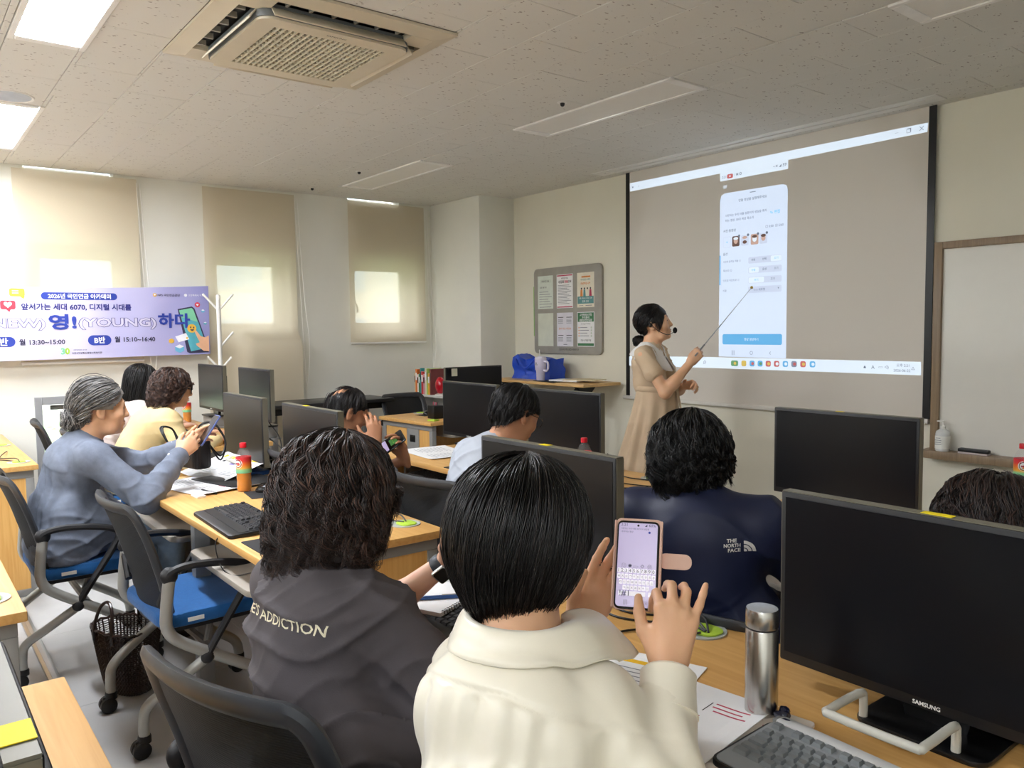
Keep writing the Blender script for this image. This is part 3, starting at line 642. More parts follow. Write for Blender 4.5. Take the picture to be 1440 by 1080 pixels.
def bend(o, lift):
    me = o.data; bm = bmesh.new(); bm.from_mesh(me)
    for _ in range(4):
        es = [e for e in bm.edges if e.calc_length() > 0.028]
        if not es: break
        bmesh.ops.triangulate(bm, faces=bm.faces[:]); bmesh.ops.subdivide_edges(bm, edges=[e for e in bm.edges if e.calc_length() > 0.028], cuts=1)
    bm.to_mesh(me); bm.free()
    me = o.data; n = len(me.vertices); co = np.empty(n*3, np.float32); me.vertices.foreach_get('co', co); co = co.reshape(-1, 3)
    y, z = co[:, 1], co[:, 2]; co[:, 0] += 0.004*np.sin(y*7+z*3)+0.003*np.sin(y*17-z*5)+lift
    me.vertices.foreach_set('co', co.ravel()); me.update(); return o
B_blue = mat('banner_blue', (46, 66, 160), rough=0.7); B_navy = mat('banner_navy', (44, 46, 122), rough=0.7); B_wht = mat('banner_white', (238, 238, 246), rough=0.7); B_dk = mat('banner_dark', (58, 56, 84), rough=0.7)
B_red = mat('banner_red', (214, 66, 84), rough=0.6); B_yel = mat('banner_yellow', (232, 184, 70), rough=0.6); B_sky = mat('banner_sky', (110, 180, 215), rough=0.6); B_grn = mat('banner_green', (130, 205, 165), rough=0.6); B_skin = mat('banner_skin', (238, 186, 150), rough=0.6); B_teal = mat('banner_teal', (90, 175, 190), rough=0.6)
def bt_(s, y, z, w=None, h=None, m=B_navy, bold=0.02, l=0.0022, name='lettering'): return bend(text(name, s, MBN @ Matrix.Translation((y, z, 0)), w, h, m, bn, lift=0.0, bold=bold), l)
def bp(name, pts, m, l=0.0016): return bend(patch(name, pts, MBN, m, bn, lift=0.0, thick=0.0003), l)
def off(pts, y, z): return [(p[0]+y, p[1]+z) for p in pts]
bp('title_pill', off(rrect(-0.255, 0.255, -0.026, 0.026, 0.026), 1.166, 1.706), B_blue); bt_('2026년 국민연금 아카데미', 1.166, 1.706, w=0.42, m=B_wht, bold=0.03)
bt_('앞서가는 세대 6070, 디지털 시대를', 1.152, 1.624, w=0.735, m=B_navy, bold=0.03)
def outline(s, y, z, w, h):
    bt_(s, y, z, w, h, m=B_navy, bold=0.056, l=0.0018); bt_(s, y, z, w*0.982, h*0.945, m=mat('banner_pale', (206, 202, 226), rough=0.7), bold=0.026, l=0.0026)
outline('(NEW)', 0.742, 1.497, 0.385, 0.088)
outline('(YOUNG)', 1.424, 1.500, 0.555, 0.092)
bt_('영!', 1.043, 1.515, w=0.185, h=0.115, m=B_blue, bold=0.035, l=0.005); bt_('하다', 1.834, 1.523, w=0.245, h=0.118, m=B_blue, bold=0.035, l=0.005)
bp('class_pill', off(rrect(-0.095, 0.095, -0.036, 0.036, 0.036), 0.642, 1.373), B_blue); bt_('A반', 0.642, 1.374, w=0.10, m=B_wht, bold=0.03)
bp('class_pill', off(rrect(-0.081, 0.081, -0.038, 0.038, 0.038), 1.286, 1.375), B_blue); bt_('B반', 1.286, 1.376, w=0.075, m=B_wht, bold=0.03)
bt_('월 13:30~15:00', 0.907, 1.369, w=0.295, m=B_dk, bold=0.025); bt_('월 15:10~16:40', 1.537, 1.379, w=0.295, m=B_dk, bold=0.025)
bt_('3', 1.037, 1.297, h=0.05, m=B_grn, bold=0.04); bt_('0', 1.066, 1.297, h=0.05, m=mat('banner_lime', (160, 200, 60), rough=0.6), bold=0.04)
bt_('사회복지법인 승가원', 1.15, 1.305, w=0.09, m=B_dk, bold=0.01); bt_('고양시덕양행신종합사회복지관', 1.196, 1.281, w=0.205, m=B_dk, bold=0.02)
bp('emblem', off(disc(0, 0, 0.014), 1.695, 1.726), B_yel); bp('emblem', off(disc(0, 0.002, 0.007), 1.695, 1.726), B_wht, 0.002); bt_('NPS 국민연금공단', 1.802, 1.725, w=0.17, m=B_dk, bold=0.01)
bp('emblem', off(disc(0, 0, 0.012), 1.93, 1.727), B_wht); bt_('고양특례시 덕양', 2.01, 1.727, w=0.12, m=B_wht, bold=0.01)
def bubble(y, z, w, h, m, dx): bp('speech_bubble', off(rrect(-w/2, w/2, -h/2, h/2, 0.014), y, z), m, 0.0017); bp('speech_tail', off([(dx-0.015, -h/2+0.004), (dx+0.018, -h/2+0.004), (dx+0.008, -h/2-0.02)], y, z), m, 0.0017)
bubble(0.763, 1.728, 0.096, 0.058, B_yel, 0.03); bubble(0.703, 1.637, 0.094, 0.062, B_red, 0.0); bubble(0.60, 1.70, 0.1, 0.06, B_sky, 0.02)
for k in range(2): bp('bubble_line', off([(-0.025, -0.004+k*0.016), (0.014, -0.004+k*0.016), (0.014, 0.002+k*0.016), (-0.025, 0.002+k*0.016)], 0.758, 1.724), B_wht, 0.0021)
bp('heart', [(0.703+0.0016*16*math.sin(a)**3, 1.640+0.0016*(13*math.cos(a)-5*math.cos(2*a)-2*math.cos(3*a)-math.cos(4*a))) for a in [i*2*pi/28 for i in range(28)]], B_wht, 0.0021)
bp('phone_body', [(1.865, 1.615), (1.975, 1.637), (1.995, 1.62), (2.098, 1.295), (2.098, 1.262), (1.945, 1.258), (1.925, 1.27)], B_dk, 0.0016); bp('phone_face', [(1.876, 1.605), (1.972, 1.625), (1.985, 1.612), (2.085, 1.30), (1.955, 1.272)], B_grn, 0.0018); bp('phone_face', [(1.89, 1.55), (2.02, 1.51), (2.085, 1.30), (1.955, 1.272)], B_teal, 0.0019)
bp('smile_badge', off(disc(0, 0, 0.035), 1.967, 1.459), B_yel, 0.0056); bp('smile_eye', off(disc(0, 0, 0.005, 0.008), 1.958, 1.468), B_dk, 0.0064); bp('smile_eye', off(disc(0, 0, 0.005, 0.008), 1.982, 1.466), B_dk, 0.0064); bp('smile_mouth', off([(-0.016, 0), (0.016, 0), (0.010, -0.010), (0, -0.014), (-0.010, -0.010)], 1.969, 1.452), B_dk, 0.0064)
bp('pointing_hand', [(1.985, 1.435), (1.998, 1.445), (2.035, 1.395), (2.07, 1.385), (2.10, 1.40), (2.10, 1.27), (2.055, 1.275), (2.0, 1.32), (1.995, 1.335), (2.025, 1.345)], B_skin, 0.0068)
bp('heart_badge', off(disc(0, 0, 0.021), 2.018, 1.651), B_red, 0.002); bp('heart', off([(0, -0.01), (0.01, 0.002), (0.006, 0.008), (0, 0.004), (-0.006, 0.008), (-0.01, 0.002)], 2.018, 1.651), B_wht, 0.0024)
bp('floating_card', [(1.838, 1.395), (1.922, 1.422), (1.945, 1.372), (1.862, 1.348)], B_wht, 0.0024); bp('card_dot', off(disc(0, 0, 0.008), 1.928, 1.382), B_yel, 0.0028)
for y, z, s, m in ((1.808, 1.36, 0.020, B_yel), (1.868, 1.297, 0.034, B_sky), (2.06, 1.60, 0.014, B_sky), (2.075, 1.50, 0.012, B_teal)):
    bp('floating_cube', off([(-s, -s*0.5), (0, -s), (s, -s*0.5), (s, s*0.5), (0, s), (-s, s*0.5)], y, z), m, 0.0022)
    bp('cube_top', off([(-s, s*0.5), (0, 0.05*s), (s, s*0.5), (0, s)], y, z), B_wht if m is not B_yel else B_yel, 0.0025)
b = MB(); b.tube(smooth_path([(0.01, 1.125, 1.768), (0.0, 1.118, 1.80), (0.005, 1.108, 1.83), (0.012, 1.10, 1.815)], 4), 0.0025, 6); b.build('hanging_hook', M_white, bn)

# coat stand beside the banner
t = thing('coat_stand', 'white metal coat stand with angled pegs beside the banner', 'coat stand', (-6.55, 2.13, 0))
b = MB(); b.tube([(0, 0, 0.02), (0, 0, 1.715)], 0.017, 12); b.ell((0, 0, 1.715), 0.017); b.build('pole', M_white, t)
for z, a, l in ((1.60, 70, 0.17), (1.60, 250, 0.17), (1.30, 85, 0.16), (1.12, 265, 0.14), (1.12, 60, 0.13)):
    dx, dy = math.cos(R(a)), math.sin(R(a)); b = MB(); b.tube([(0, 0, z), (dx*l*0.65, dy*l*0.65, z+l*0.75)], 0.009, 8); b.ell((dx*l*0.65, dy*l*0.65, z+l*0.75), 0.01, u=8, v=6); b.build('peg', M_white, t)
b = MB(); b.lathe([(0.17, 0), (0.17, 0.012), (0.03, 0.022), (0.02, 0.03)], 28); b.build('base', M_white, t)
# ---------------------------------------------------------------- desks
M_tray = mat('tray_greige', (150, 142, 130), rough=0.5, var=0.03)
def make_desk(L=1.72, D=0.65, label='', loc=(0, 0, 0), rz=0.0, trays=2, group='two-seat beech computer desks'):
    t = thing('computer_desk', label, 'desk', loc, rz, group)
    b = MB(); b.box(0, L, 0, D, 0.692, 0.72, bev=0.004); b.build('desktop', M_wood, t)
    for s, x in ((0, 0.03), (1, L-0.03-0.04)):
        e = MB(); e.box(x, x+0.04, 0.02, D-0.02, 0.648, 0.690, bev=0.003)
        e.box(x, x+0.04, 0.02, 0.06, 0.0, 0.648, bev=0.003); e.box(x, x+0.04, D-0.06, D-0.02, 0.0, 0.648, bev=0.003); e.box(x, x+0.04, 0.20, 0.36, 0.0, 0.648, bev=0.003)
        e.box(x, x+0.04, 0.02, D-0.02, 0.0, 0.04, bev=0.003)
        fr = e.build('end_frame', M_steel, t)
        xo = x+0.04 if s else x
        h = MB(); h.box(xo-0.002, xo+0.002, 0.245, 0.315, 0.545, 0.60); h.build('cable_hole', M_black, fr)
        h = MB()
        for i in range(3):
            for j in range(3): h.ell((xo, 0.25+0.03*i, 0.33+0.035*j), (0.002, 0.005, 0.005), u=8, v=6)
        h.build('screw_hole', M_dark, fr)
        for a, c in ((0.06, 0.20), (0.36, D-0.06)):
            p = MB(); p.box(x+0.008, x+0.032, a, c, 0.04, 0.648); p.build('wood_panel', M_woodp, t)
    b = MB(); b.box(0.07, L-0.07, D-0.16, D-0.142, 0.10, 0.690); b.build('modesty_panel', M_woodp, t)
    b = MB(); b.box(L/2-0.025, L/2+0.025, 0.03, 0.09, 0.0, 0.69, bev=0.003); b.build('middle_leg', M_steel, t)
    for i in range(trays):
        c = L*(0.25+0.5*i) if trays == 2 else L/2
        b = MB(); b.prism([(p[0]+c, p[1]+0.13) for p in rrect(-0.33, 0.33, -0.15, 0.15, 0.05)], 0.585, 0.607, bev=0.004); b.box(c-0.33, c-0.31, 0.1, 0.2, 0.607, 0.69); b.box(c+0.31, c+0.33, 0.1, 0.2, 0.607, 0.69); b.build('keyboard_tray', M_tray, t)
    for i in range(2):
        gx = L*(0.5+0.5*i)-0.16
        b = MB(); b.lathe([(0.056, 0.7195), (0.056, 0.7235), (0.048, 0.7245), (0.046, 0.7235)], 28, M=Matrix.Translation((gx, D-0.075, 0))); g = b.build('grommet', mat('grommet_grey', (176, 180, 176), rough=0.4), t)
        b = MB(); b.prism([(gx+0.008+p[0], D-0.075+p[1]) for p in rrect(-0.036, 0.040, -0.032, 0.032, 0.026)], 0.7235, 0.7285, bev=0.0015); b.build('lid', M_lime, g)
    return t
DM = dict(rz=0.0)
desk = make_desk(label='beech desk in the middle block with a black keyboard near its right end', loc=(-4.05, 0.875, 0))
def desk_at(x, y, label):
    c = copy_tree(desk); c.location = (x, y, 0); c['label'] = label; return c
desk_at(-4.05, 2.20, 'beech desk under the white-shirted man, papers at its left end')
desk_at(-4.05, -0.40, 'beech desk at the left photo edge behind the denim-shirted woman')
desk_at(-6.68, -0.03, 'beech desk by the window wall with cables and a green lid at its corner')
desk_at(-6.68, 1.28, 'beech desk by the window wall where the woman in yellow sits')
desk_at(-1.85, 0.875, 'beech desk in front of the woman in the white blouse')
desk_at(-1.85, 2.20, 'beech desk carrying the far right monitor before the navy-shirted person')
desk_at(-1.83, -0.395, 'nearest pale desk at the bottom left corner with a monitor on it')
# instructor's desk turned sideways
make_desk(L=1.05, D=0.72, label='small beech desk by the pillar with mouse and pencil box', loc=(-5.12, 3.22, 0), rz=R(94), trays=1, group=None)
# small side table holding the far right bottle
t = thing('side_table', 'small beech side table below the whiteboard', 'table', (-1.34, 3.47, 0))
b = MB(); b.box(0, 0.7, 0, 0.28, 0.70, 0.72, bev=0.004); b.build('tabletop', M_wood, t)
for x, y in ((0.03, 0.03), (0.67, 0.03), (0.03, 0.25), (0.67, 0.25)):
    b = MB(); b.box(x-0.015, x+0.015, y-0.015, y+0.015, 0, 0.70); b.build('leg', M_steel, t)

# ---------------------------------------------------------------- training chairs
M_seat = mat('blue_fabric', (22, 92, 156), rough=0.85, var=0.08, vscale=60, bump=0.25, bscale=700, sheen=0.2)
M_cframe = mat('chair_black', (34, 34, 36), rough=0.5, var=0.06)
M_cgrey = mat('chair_grey_rim', (54, 56, 60), rough=0.45, var=0.05)
def mat_mesh():
    m = bpy.data.materials.new('chair_mesh'); m.use_nodes = True; nt = m.node_tree; n = nt.nodes; L = nt.links; p = n['Principled BSDF']
    p.inputs['Base Color'].default_value = rgb(16, 16, 18); p.inputs['Roughness'].default_value = 0.8
    tc = n.new('ShaderNodeTexCoord'); wv = n.new('ShaderNodeTexWave'); wv.bands_direction = 'Z'; wv.inputs['Scale'].default_value = 70; L.new(tc.outputs['Object'], wv.inputs['Vector'])
    mr = n.new('ShaderNodeMapRange'); mr.inputs[3].default_value = 0.95; mr.inputs[4].default_value = 1.0; L.new(wv.outputs['Fac'], mr.inputs[0]); L.new(mr.outputs[0], p.inputs['Alpha'])
    bp_ = n.new('ShaderNodeBump'); bp_.inputs['Strength'].default_value = 0.6; bp_.inputs['Distance'].default_value = 0.003; L.new(wv.outputs['Fac'], bp_.inputs['Height']); L.new(bp_.outputs[0], p.inputs['Normal'])
    return m
M_mesh = mat_mesh()
def back_pt(u, v):
    """u -1..1 across, v 0..1 up -> point on the curved backrest"""
    hw = 0.185+0.035*v-0.02*max(0, v-0.8)/0.2
    z = 0.43+0.405*v; y = 0.055-0.13*v+0.035*math.sin(v*pi)*0.6+0.035*(u*u)+0.03*(v > 0.5)*(v-0.5)
    return Vector((u*hw, y, z))
def make_chair(label):
    t = thing('training_chair', label, 'chair', (0, 0, 0), 0, 'blue-seat training chairs')
    b = MB(); b.prism([(p[0], p[1]+0.275) for p in rrect(-0.235, 0.235, -0.235, 0.235, 0.07, 6)], 0.415, 0.468, bev=0.016); b.build('seat', M_seat, t)
    b = MB(); b.prism([(p[0], p[1]+0.275) for p in rrect(-0.215, 0.215, -0.215, 0.215, 0.06)], 0.40, 0.416); b.build('seat_pan', M_cframe, t)
    b = MB(); b.box(0.2325, 0.2375, 0.13, 0.185, 0.432, 0.446); b.build('seat_tag', M_white, t)
    # backrest: rim and mesh
    rim = []
    N = 14
    for i in range(N): rim.append(back_pt(-1, i/(N-1)*0.9))
    for i in range(6): a = pi-i/5*pi/2; rim.append(back_pt(-0.86+0.14*math.cos(a), 0.9+0.10*math.sin(a)))
    for i in range(1, 10): rim.append(back_pt(-0.86+1.72*i/10, 1.0))
    for i in range(6): a = pi/2-i/5*pi/2; rim.append(back_pt(0.86+0.14*math.cos(a), 0.9+0.10*math.sin(a)))
    for i in range(1, N): rim.append(back_pt(1, 0.9*(1-i/(N-1))))
    for i in range(1, 10): rim.append(back_pt(1-2*i/10, 0.0))
    rad = [(0.013, 0.024) if p.z > 0.5 else (0.014, 0.030) for p in rim]
    b = MB(); b.tube(rim, 0.02, 8, closed=True, radii=rad, flat=(0, 1, 0)); b.build('back_frame', M_cgrey, t)
    nu, nv = 12, 16; vs = [back_pt(-0.95+1.9*i/nu, 0.03+0.95*j/nv)+Vector((0, -0.003, 0)) for j in range(nv+1) for i in range(nu+1)]
    fs = [(j*(nu+1)+i, j*(nu+1)+i+1, (j+1)*(nu+1)+i+1, (j+1)*(nu+1)+i) for j in range(nv) for i in range(nu)]
    me = bpy.data.meshes.new('back_mesh'); me.from_pydata(vs, [], fs); me.shade_smooth(); obj('back_mesh', me, M_mesh, t)
    for s in (-1, 1):
        x = 0.262*s
        b = MB(); b.tube(smooth_path([(x, 0.068, 0.61), (x, 0.054, 0.50), (x, 0.055, 0.43), (x, 0.10, 0.375), (x, 0.25, 0.28), (x*0.98, 0.40, 0.185), (x*0.97, 0.47, 0.13), (x*0.97, 0.485, 0.075)], 5), 0.02, 10, radii=None, flat=(1, 0, 0)); b.build('side_frame', M_silver, t)
        xr = 0.215*s
        b = MB(); b.tube(smooth_path([(x*0.98, 0.20, 0.31), (x*0.93, 0.08, 0.235), (xr*1.03, -0.005, 0.175), (xr, -0.02, 0.12), (xr, -0.02, 0.07)], 5), 0.018, 10); b.build('leg', M_silver, t)
        b = MB(); b.tube(smooth_path([(x*0.80, 0.07, 0.52), (x*0.98, 0.062, 0.58), (x*1.04, 0.065, 0.622), (x*1.05, 0.13, 0.638), (x*1.05, 0.24, 0.628), (x*1.04, 0.325, 0.605), (x*1.04, 0.345, 0.575), (x*1.035, 0.31, 0.51), (x*1.03, 0.20, 0.345), (x*1.03, 0.185, 0.315)], 5), 0.014, 8, flat=(0, 0, 1))
        b.ell((x*1.04, 0.18, 0.308), (0.016, 0.024, 0.024), u=12, v=8); b.ell((x*1.0, 0.066, 0.612), (0.024, 0.030, 0.030), u=12, v=8); b.build('armrest', M_cframe, t)
        b = MB(); b.tube([(0.19*s, 0.055, 0.50), (x, 0.06, 0.585)], 0.014, 8); b.build('back_bracket', M_cframe, t)
        for xx, yy in ((x*0.97, 0.485), (xr, -0.02)):
            b = MB(); b.lathe([(0.02, 0.075), (0.022, 0.07), (0.022, 0.05), (0.014, 0.045)], 14, M=Matrix.Translation((xx, yy, 0)))
            for q in (-1, 1):
                Mw = Matrix.Translation((xx+q*0.014, yy-0.012, 0.029)) @ Matrix.Rotation(pi/2, 4, 'Y'); b.lathe([(0.004, -0.011), (0.024, -0.011), (0.029, -0.007), (0.029, 0.007), (0.024, 0.011), (0.004, 0.011)], 20, M=Mw)
            b.box(xx-0.006, xx+0.006, yy-0.03, yy+0.012, 0.026, 0.06, bev=0.003); b.build('caster', M_black, t)
    b = MB(); b.tube([(-0.255, 0.22, 0.305), (0.255, 0.22, 0.305)], 0.014, 8); b.box(-0.16, 0.16, 0.12, 0.36, 0.385, 0.401, bev=0.004); b.tube([(-0.14, 0.22, 0.305), (-0.14, 0.24, 0.39)], 0.012, 8); b.tube([(0.14, 0.22, 0.305), (0.14, 0.24, 0.39)], 0.012, 8); b.build('crossbar', M_steel, t)
    return t
chair = make_chair('blue-seat chair under the grey-haired woman in the denim shirt'); chair.location = (-3.91, 0.39, 0)
def chair_at(x, y, rz, label):
    c = copy_tree(chair); c.location = (x, y, 0); c.rotation_euler = (0, 0, R(rz)); c['label'] = label; return c
chair_at(-3.03, 0.63, 2, 'empty blue-seat chair pushed in at the desk with the keyboard')
cc_ = chair_at(-1.225, 0.40, 16, 'chair with its black backrest at the bottom edge behind the charcoal T-shirt'); cc_.scale = (1, 1, 1.06)
chair_at(-0.76, 0.36, 14, 'chair under the woman in the white blouse')
chair_at(-5.32, 0.86, 0, 'dark-backed chair under the woman in the yellow top')
chair_at(-6.1, 0.80, -4, 'chair in front of the low grey window under the long-haired woman')
chair_at(-2.66, 1.66, 8, 'dark chair behind the man in the white shirt')
chair_at(-3.66, 1.50, 0, 'chair under the balding man with the phone')
nc_ = chair_at(-1.26, 1.54, 4, 'black-backed chair behind the navy shirt'); nc_.scale = (0.92, 0.92, 0.87)
chair_at(-0.68, 1.55, 0, 'chair under the person at the far right edge')
chair_at(-6.26, 3.66, -88, 'empty dark mesh chair behind the small desk by the pillar')

# ---------------------------------------------------------------- monitors
M_scr = mat('screen_off', (15, 16, 20), rough=0.28, var=0.02, spec=0.32)
M_bez = mat('bezel_black', (12, 12, 13), rough=0.3)
M_edge = mat('monitor_edge', (112, 108, 94), rough=0.45, metal=0.2)
def make_monitor(label, W=0.565, H=0.335, zb=0.045):
    t = thing('monitor', label, 'monitor', (0, 0, 0), 0, 'black desktop monitors')
    b = MB(); b.box(-W/2, W/2, 0, 0.030, zb, zb+H, bev=0.003)
    b.box(-W/2+0.05, W/2-0.05, 0.028, 0.052, zb+0.05, zb+H-0.07, bev=0.01); b.build('shell', M_dark, t)
    b = MB(); b.box(-W/2+0.010, W/2-0.010, -0.0012, 0.001, zb+0.020, zb+H-0.010); b.build('screen', M_scr, t)
    b = MB(); b.box(-W/2-0.0015, -W/2+0.002, 0.003, 0.028, zb+0.002, zb+H-0.002); b.box(W/2-0.002, W/2+0.0015, 0.003, 0.028, zb+0.002, zb+H-0.002); b.box(-W/2, W/2, 0.003, 0.028, zb+H-0.002, zb+H+0.0015); b.build('edge_trim', M_edge, t)
    text('logo_lettering', 'SAMSUNG', frame((0, -0.0006, zb+0.010), (1, 0, 0), (0, 0, 1)), w=0.046, m=M_white, parent=t, bold=0.02)
    b = MB(); b.prism([(-0.05, 0.02), (0.05, 0.02), (0.035, -0.12), (-0.035, -0.12)], 0.0, 0.0, M=None) if False else b.poly([(-0.075, -0.012, zb+0.07), (0.075, -0.012, zb+0.07), (0.05, -0.012, -0.0), (-0.05, -0.012, 0.0), (-0.075, 0.008, zb+0.07), (0.075, 0.008, zb+0.07), (0.05, 0.008, 0.0), (-0.05, 0.008, 0.0)],
        [(0, 1, 2, 3), (4, 7, 6, 5), (0, 3, 7, 4), (1, 5, 6, 2), (0, 4, 5, 1), (3, 2, 6, 7)], M=Matrix.Translation((0, 0.046, 0)))
    b.build('neck', M_bez, t)
    b = MB(); b.prism([(p[0], p[1]+0.04) for p in rrect(-0.11, 0.11, -0.085, 0.085, 0.03)], 0.0, 0.010, bev=0.003); b.build('base', M_bez, t)
    return t
mon = make_monitor('black monitor behind the red-capped bottle on the middle desk')
DZ = 0.72
mon.location = (-4.05, 1.415, DZ)
def mon_at(x, y, z, rz, label):
    c = copy_tree(mon); c.location = (x, y, z); c.rotation_euler = (0, 0, R(rz)); c['label'] = label; return c
mon_at(-3.20, 1.40, DZ, 0, 'black monitor just behind the wavy-haired head in the charcoal shirt')
mon_at(-3.955, 2.76, DZ, 0, 'black monitor between the pencil box and the white-shirted man')
mon_at(-3.09, 2.75, DZ, 0, 'black monitor right of the white-shirted man, bottle before it')
mon_at(-1.66, 1.40, DZ, 0, 'black monitor partly hidden by the bobbed head in the white blouse')
m5 = mon_at(-1.555, 2.76, DZ, 0, 'far black monitor between the navy shirt and the whiteboard')
m6 = mon_at(-0.605, 1.36, DZ, 0, 'large near black monitor at the right edge over the near keyboard')
mon_at(-6.03, 1.88, DZ+0.085, 0, 'small-looking far monitor nearest the coat stand')
mon_at(-5.14, 1.88, DZ+0.085, 0, 'far monitor in front of the black flip table')
mon_at(-5.35, 3.80, DZ+0.02, 90, 'black monitor seen from behind with a pale inventory sticker by the pillar')
m7 = mon_at(-0.97, 0.05, DZ, 0, 'monitor seen from its back edge in the bottom left corner')
for a, b_ in ((-6.03, 'nearest the coat stand'), (-5.14, 'in front of the flip table')):
    t = thing('monitor_riser', 'grey riser block under the monitor '+b_, 'riser', (a, 1.92, DZ)); b = MB(); b.box(-0.12, 0.12, -0.09, 0.09, 0, 0.012, bev=0.003); b.build('foot', M_steel, t); b = MB(); b.box(-0.10, 0.10, -0.07, 0.07, 0.012, 0.085, bev=0.006); b.build('block', M_steel, t)
def sticker(name, label, loc, sx, sy, M_, rot=(0, 0, 0)):
    b = MB(); b.box(-sx/2, sx/2, -sy/2, sy/2, 0, 0.0008); o = b.build(name, M_, None, loc, rot); return tag(o, label, 'sticker')
sticker('inventory_sticker', 'bright yellow sticker on top of the bottom left monitor', (-0.735, 0.066, DZ+0.3820), 0.04, 0.026, M_stick)
sticker('inventory_sticker', 'yellow sticker on the top edge of the near right monitor', (-0.60, 1.374, DZ+0.3820), 0.05, 0.018, M_stick)
sticker('inventory_sticker', 'yellow sticker on the top edge of the far right monitor', (-1.57, 2.774, DZ+0.3820), 0.03, 0.014, M_stick)
sticker('inventory_sticker', 'yellow sticker on top of the monitor hidden by the bobbed head', (-1.66, 1.415, DZ+0.3820), 0.035, 0.02, M_stick)
sticker('inventory_sticker', 'yellow sticker on top of the monitor behind the wavy hair', (-3.25, 1.415, DZ+0.3820), 0.035, 0.02, M_stick)
sticker('inventory_sticker', 'pale paper inventory label on the back of the pillar monitor', (-5.318, 3.58, DZ+0.362), 0.055, 0.06, mat('pale_label', (206, 204, 180), rough=0.7), rot=(R(90), 0, R(90)))
# riser wire frames in front of monitors
def wire_riser(x, y, label, m, w_=0.078, d_=0.125, h_=0.055):
    t = thing('wire_riser', label, 'monitor stand', (x, y, DZ), 0, 'metal wire monitor stands')
    b = MB(); b.tube(smooth_path([(-w_, d_, 0), (-w_, d_, h_-0.012), (-w_, d_-0.014, h_), (-w_, 0.014, h_), (-w_+0.014, 0, h_), (w_-0.014, 0, h_), (w_, 0.014, h_), (w_, d_-0.014, h_), (w_, d_, h_-0.012), (w_, d_, 0)], 3), 0.0075, 10); b.build('bent_rod', m, t)
    return t
wr = wire_riser(-0.622, 1.205, 'pale bent metal rod stand under the near right monitor', mat('pale_rod', (198, 196, 186), rough=0.35))
c = copy_tree(wr); c.location = (-4.0, 1.34, DZ); c['label'] = 'bent metal rod stand under the monitor behind the red-capped bottle'

# ---------------------------------------------------------------- keyboards and mice
def make_keyboard(label, keym, bodym, n_parts=True, W=0.45, D=0.17, wrist=0.0):
    t = thing('keyboard', label, 'keyboard', (0, 0, 0), 0, 'desktop keyboards')
    b = MB(); b.prism(rrect(-W/2, W/2, -D/2-wrist, D/2, 0.018), 0.004, 0.020, bev=0.005, M=Matrix.Rotation(R(3), 4, 'X')); b.build('body', bodym[0], t)
    b = MB(); b.prism(rrect(-W/2+0.008, W/2-0.008, -D/2+0.004, D/2-0.006, 0.012), 0.0195, 0.0215, M=Matrix.Rotation(R(3), 4, 'X')); b.build('deck', bodym[1], t)
    rows = [(0.064, [(0, 1), (2, 1), (3, 1), (4, 1), (5, 1), (6.5, 1), (7.5, 1), (8.5, 1), (9.5, 1), (11, 1), (12, 1), (13, 1), (14, 1)]),
            (0.036, [(i, 1) for i in range(13)] + [(13, 2)]), (0.017, [(0, 1.5)]+[(1.5+i, 1) for i in range(12)]+[(13.5, 1.5)]), (-0.002, [(0, 1.75)]+[(1.75+i, 1) for i in range(11)]+[(12.75, 2.25)]),
            (-0.021, [(0, 2.25)]+[(2.25+i, 1) for i in range(10)]+[(12.25, 2.75)]), (-0.040, [(0, 1.5), (1.5, 1.25), (2.75, 1.25), (4, 5), (9, 1.25), (10.25, 1.25), (11.5, 1.25), (12.75, 2.25)])]
    U = 0.0188; X0 = -W/2+0.016; Mr = Matrix.Rotation(R(3), 4, 'X'); keys = []
    for y, ks in rows:
        for k, w_ in ks: keys.append((X0+(k+w_/2)*U, y+0.002, w_*U))
    for y, ks in ((0.064, 3), (0.036, 3), (0.017, 3), (-0.021, 0), (-0.040, 3)):
        for k in range(ks): keys.append((X0+(15.4+k+0.5)*U, y+0.002, U))
    keys.append((X0+(16.4+0.5)*U, -0.019, U))
    for y in (0.036, 0.017, -0.002, -0.021, -0.040):
        for k in range(4):
            if X0+(18.8+k+1)*U < W/2-0.006: keys.append((X0+(18.8+k+0.5)*U, y+0.002, U))
    cache = {}
    def km(w_):
        k = round(w_, 4)
        if k not in cache:
            hx, hy = k/2-0.0012, 0.0088-0.0008; tx_, ty = hx-0.0022, hy-0.0024
            b = MB(); b.poly([(-hx, -hy, 0), (hx, -hy, 0), (hx, hy, 0), (-hx, hy, 0), (-tx_, -ty+0.0008, 0.0062), (tx_, -ty+0.0008, 0.0062), (tx_, ty+0.0008, 0.0062), (-tx_, ty+0.0008, 0.0062)], [(0, 1, 5, 4), (1, 2, 6, 5), (2, 3, 7, 6), (3, 0, 4, 7), (4, 5, 6, 7)])
            cache[k] = b.mesh('key', 20); cache[k].materials.append(keym)
        return cache[k]
    if n_parts:
        for x, y, w_ in keys:
            p = Mr @ Vector((x, y, 0.0213)); obj('key', km(w_), None, t, p, (R(3), 0, 0))
    else:
        b = MB()
        for x, y, w_ in keys:
            me = km(w_); b.bm.verts.ensure_lookup_table(); n0 = len(b.bm.verts); b.bm.from_mesh(me); b.bm.verts.ensure_lookup_table()
            for v in b.bm.verts[n0:]: v.co = Mr @ (v.co+Vector((x, y, 0.0213)))
        tag(b.build('keys', keym, t, ang=20), kind='stuff')
    return t
M_key = mat('key_black', (50, 50, 53), rough=0.5); M_kb = mat('keyboard_black', (26, 26, 28), rough=0.45); M_keyg = mat('key_grey', (118, 122, 124), rough=0.5, var=0.02); M_kbg = mat('keyboard_grey', (138, 142, 144), rough=0.5, var=0.02)
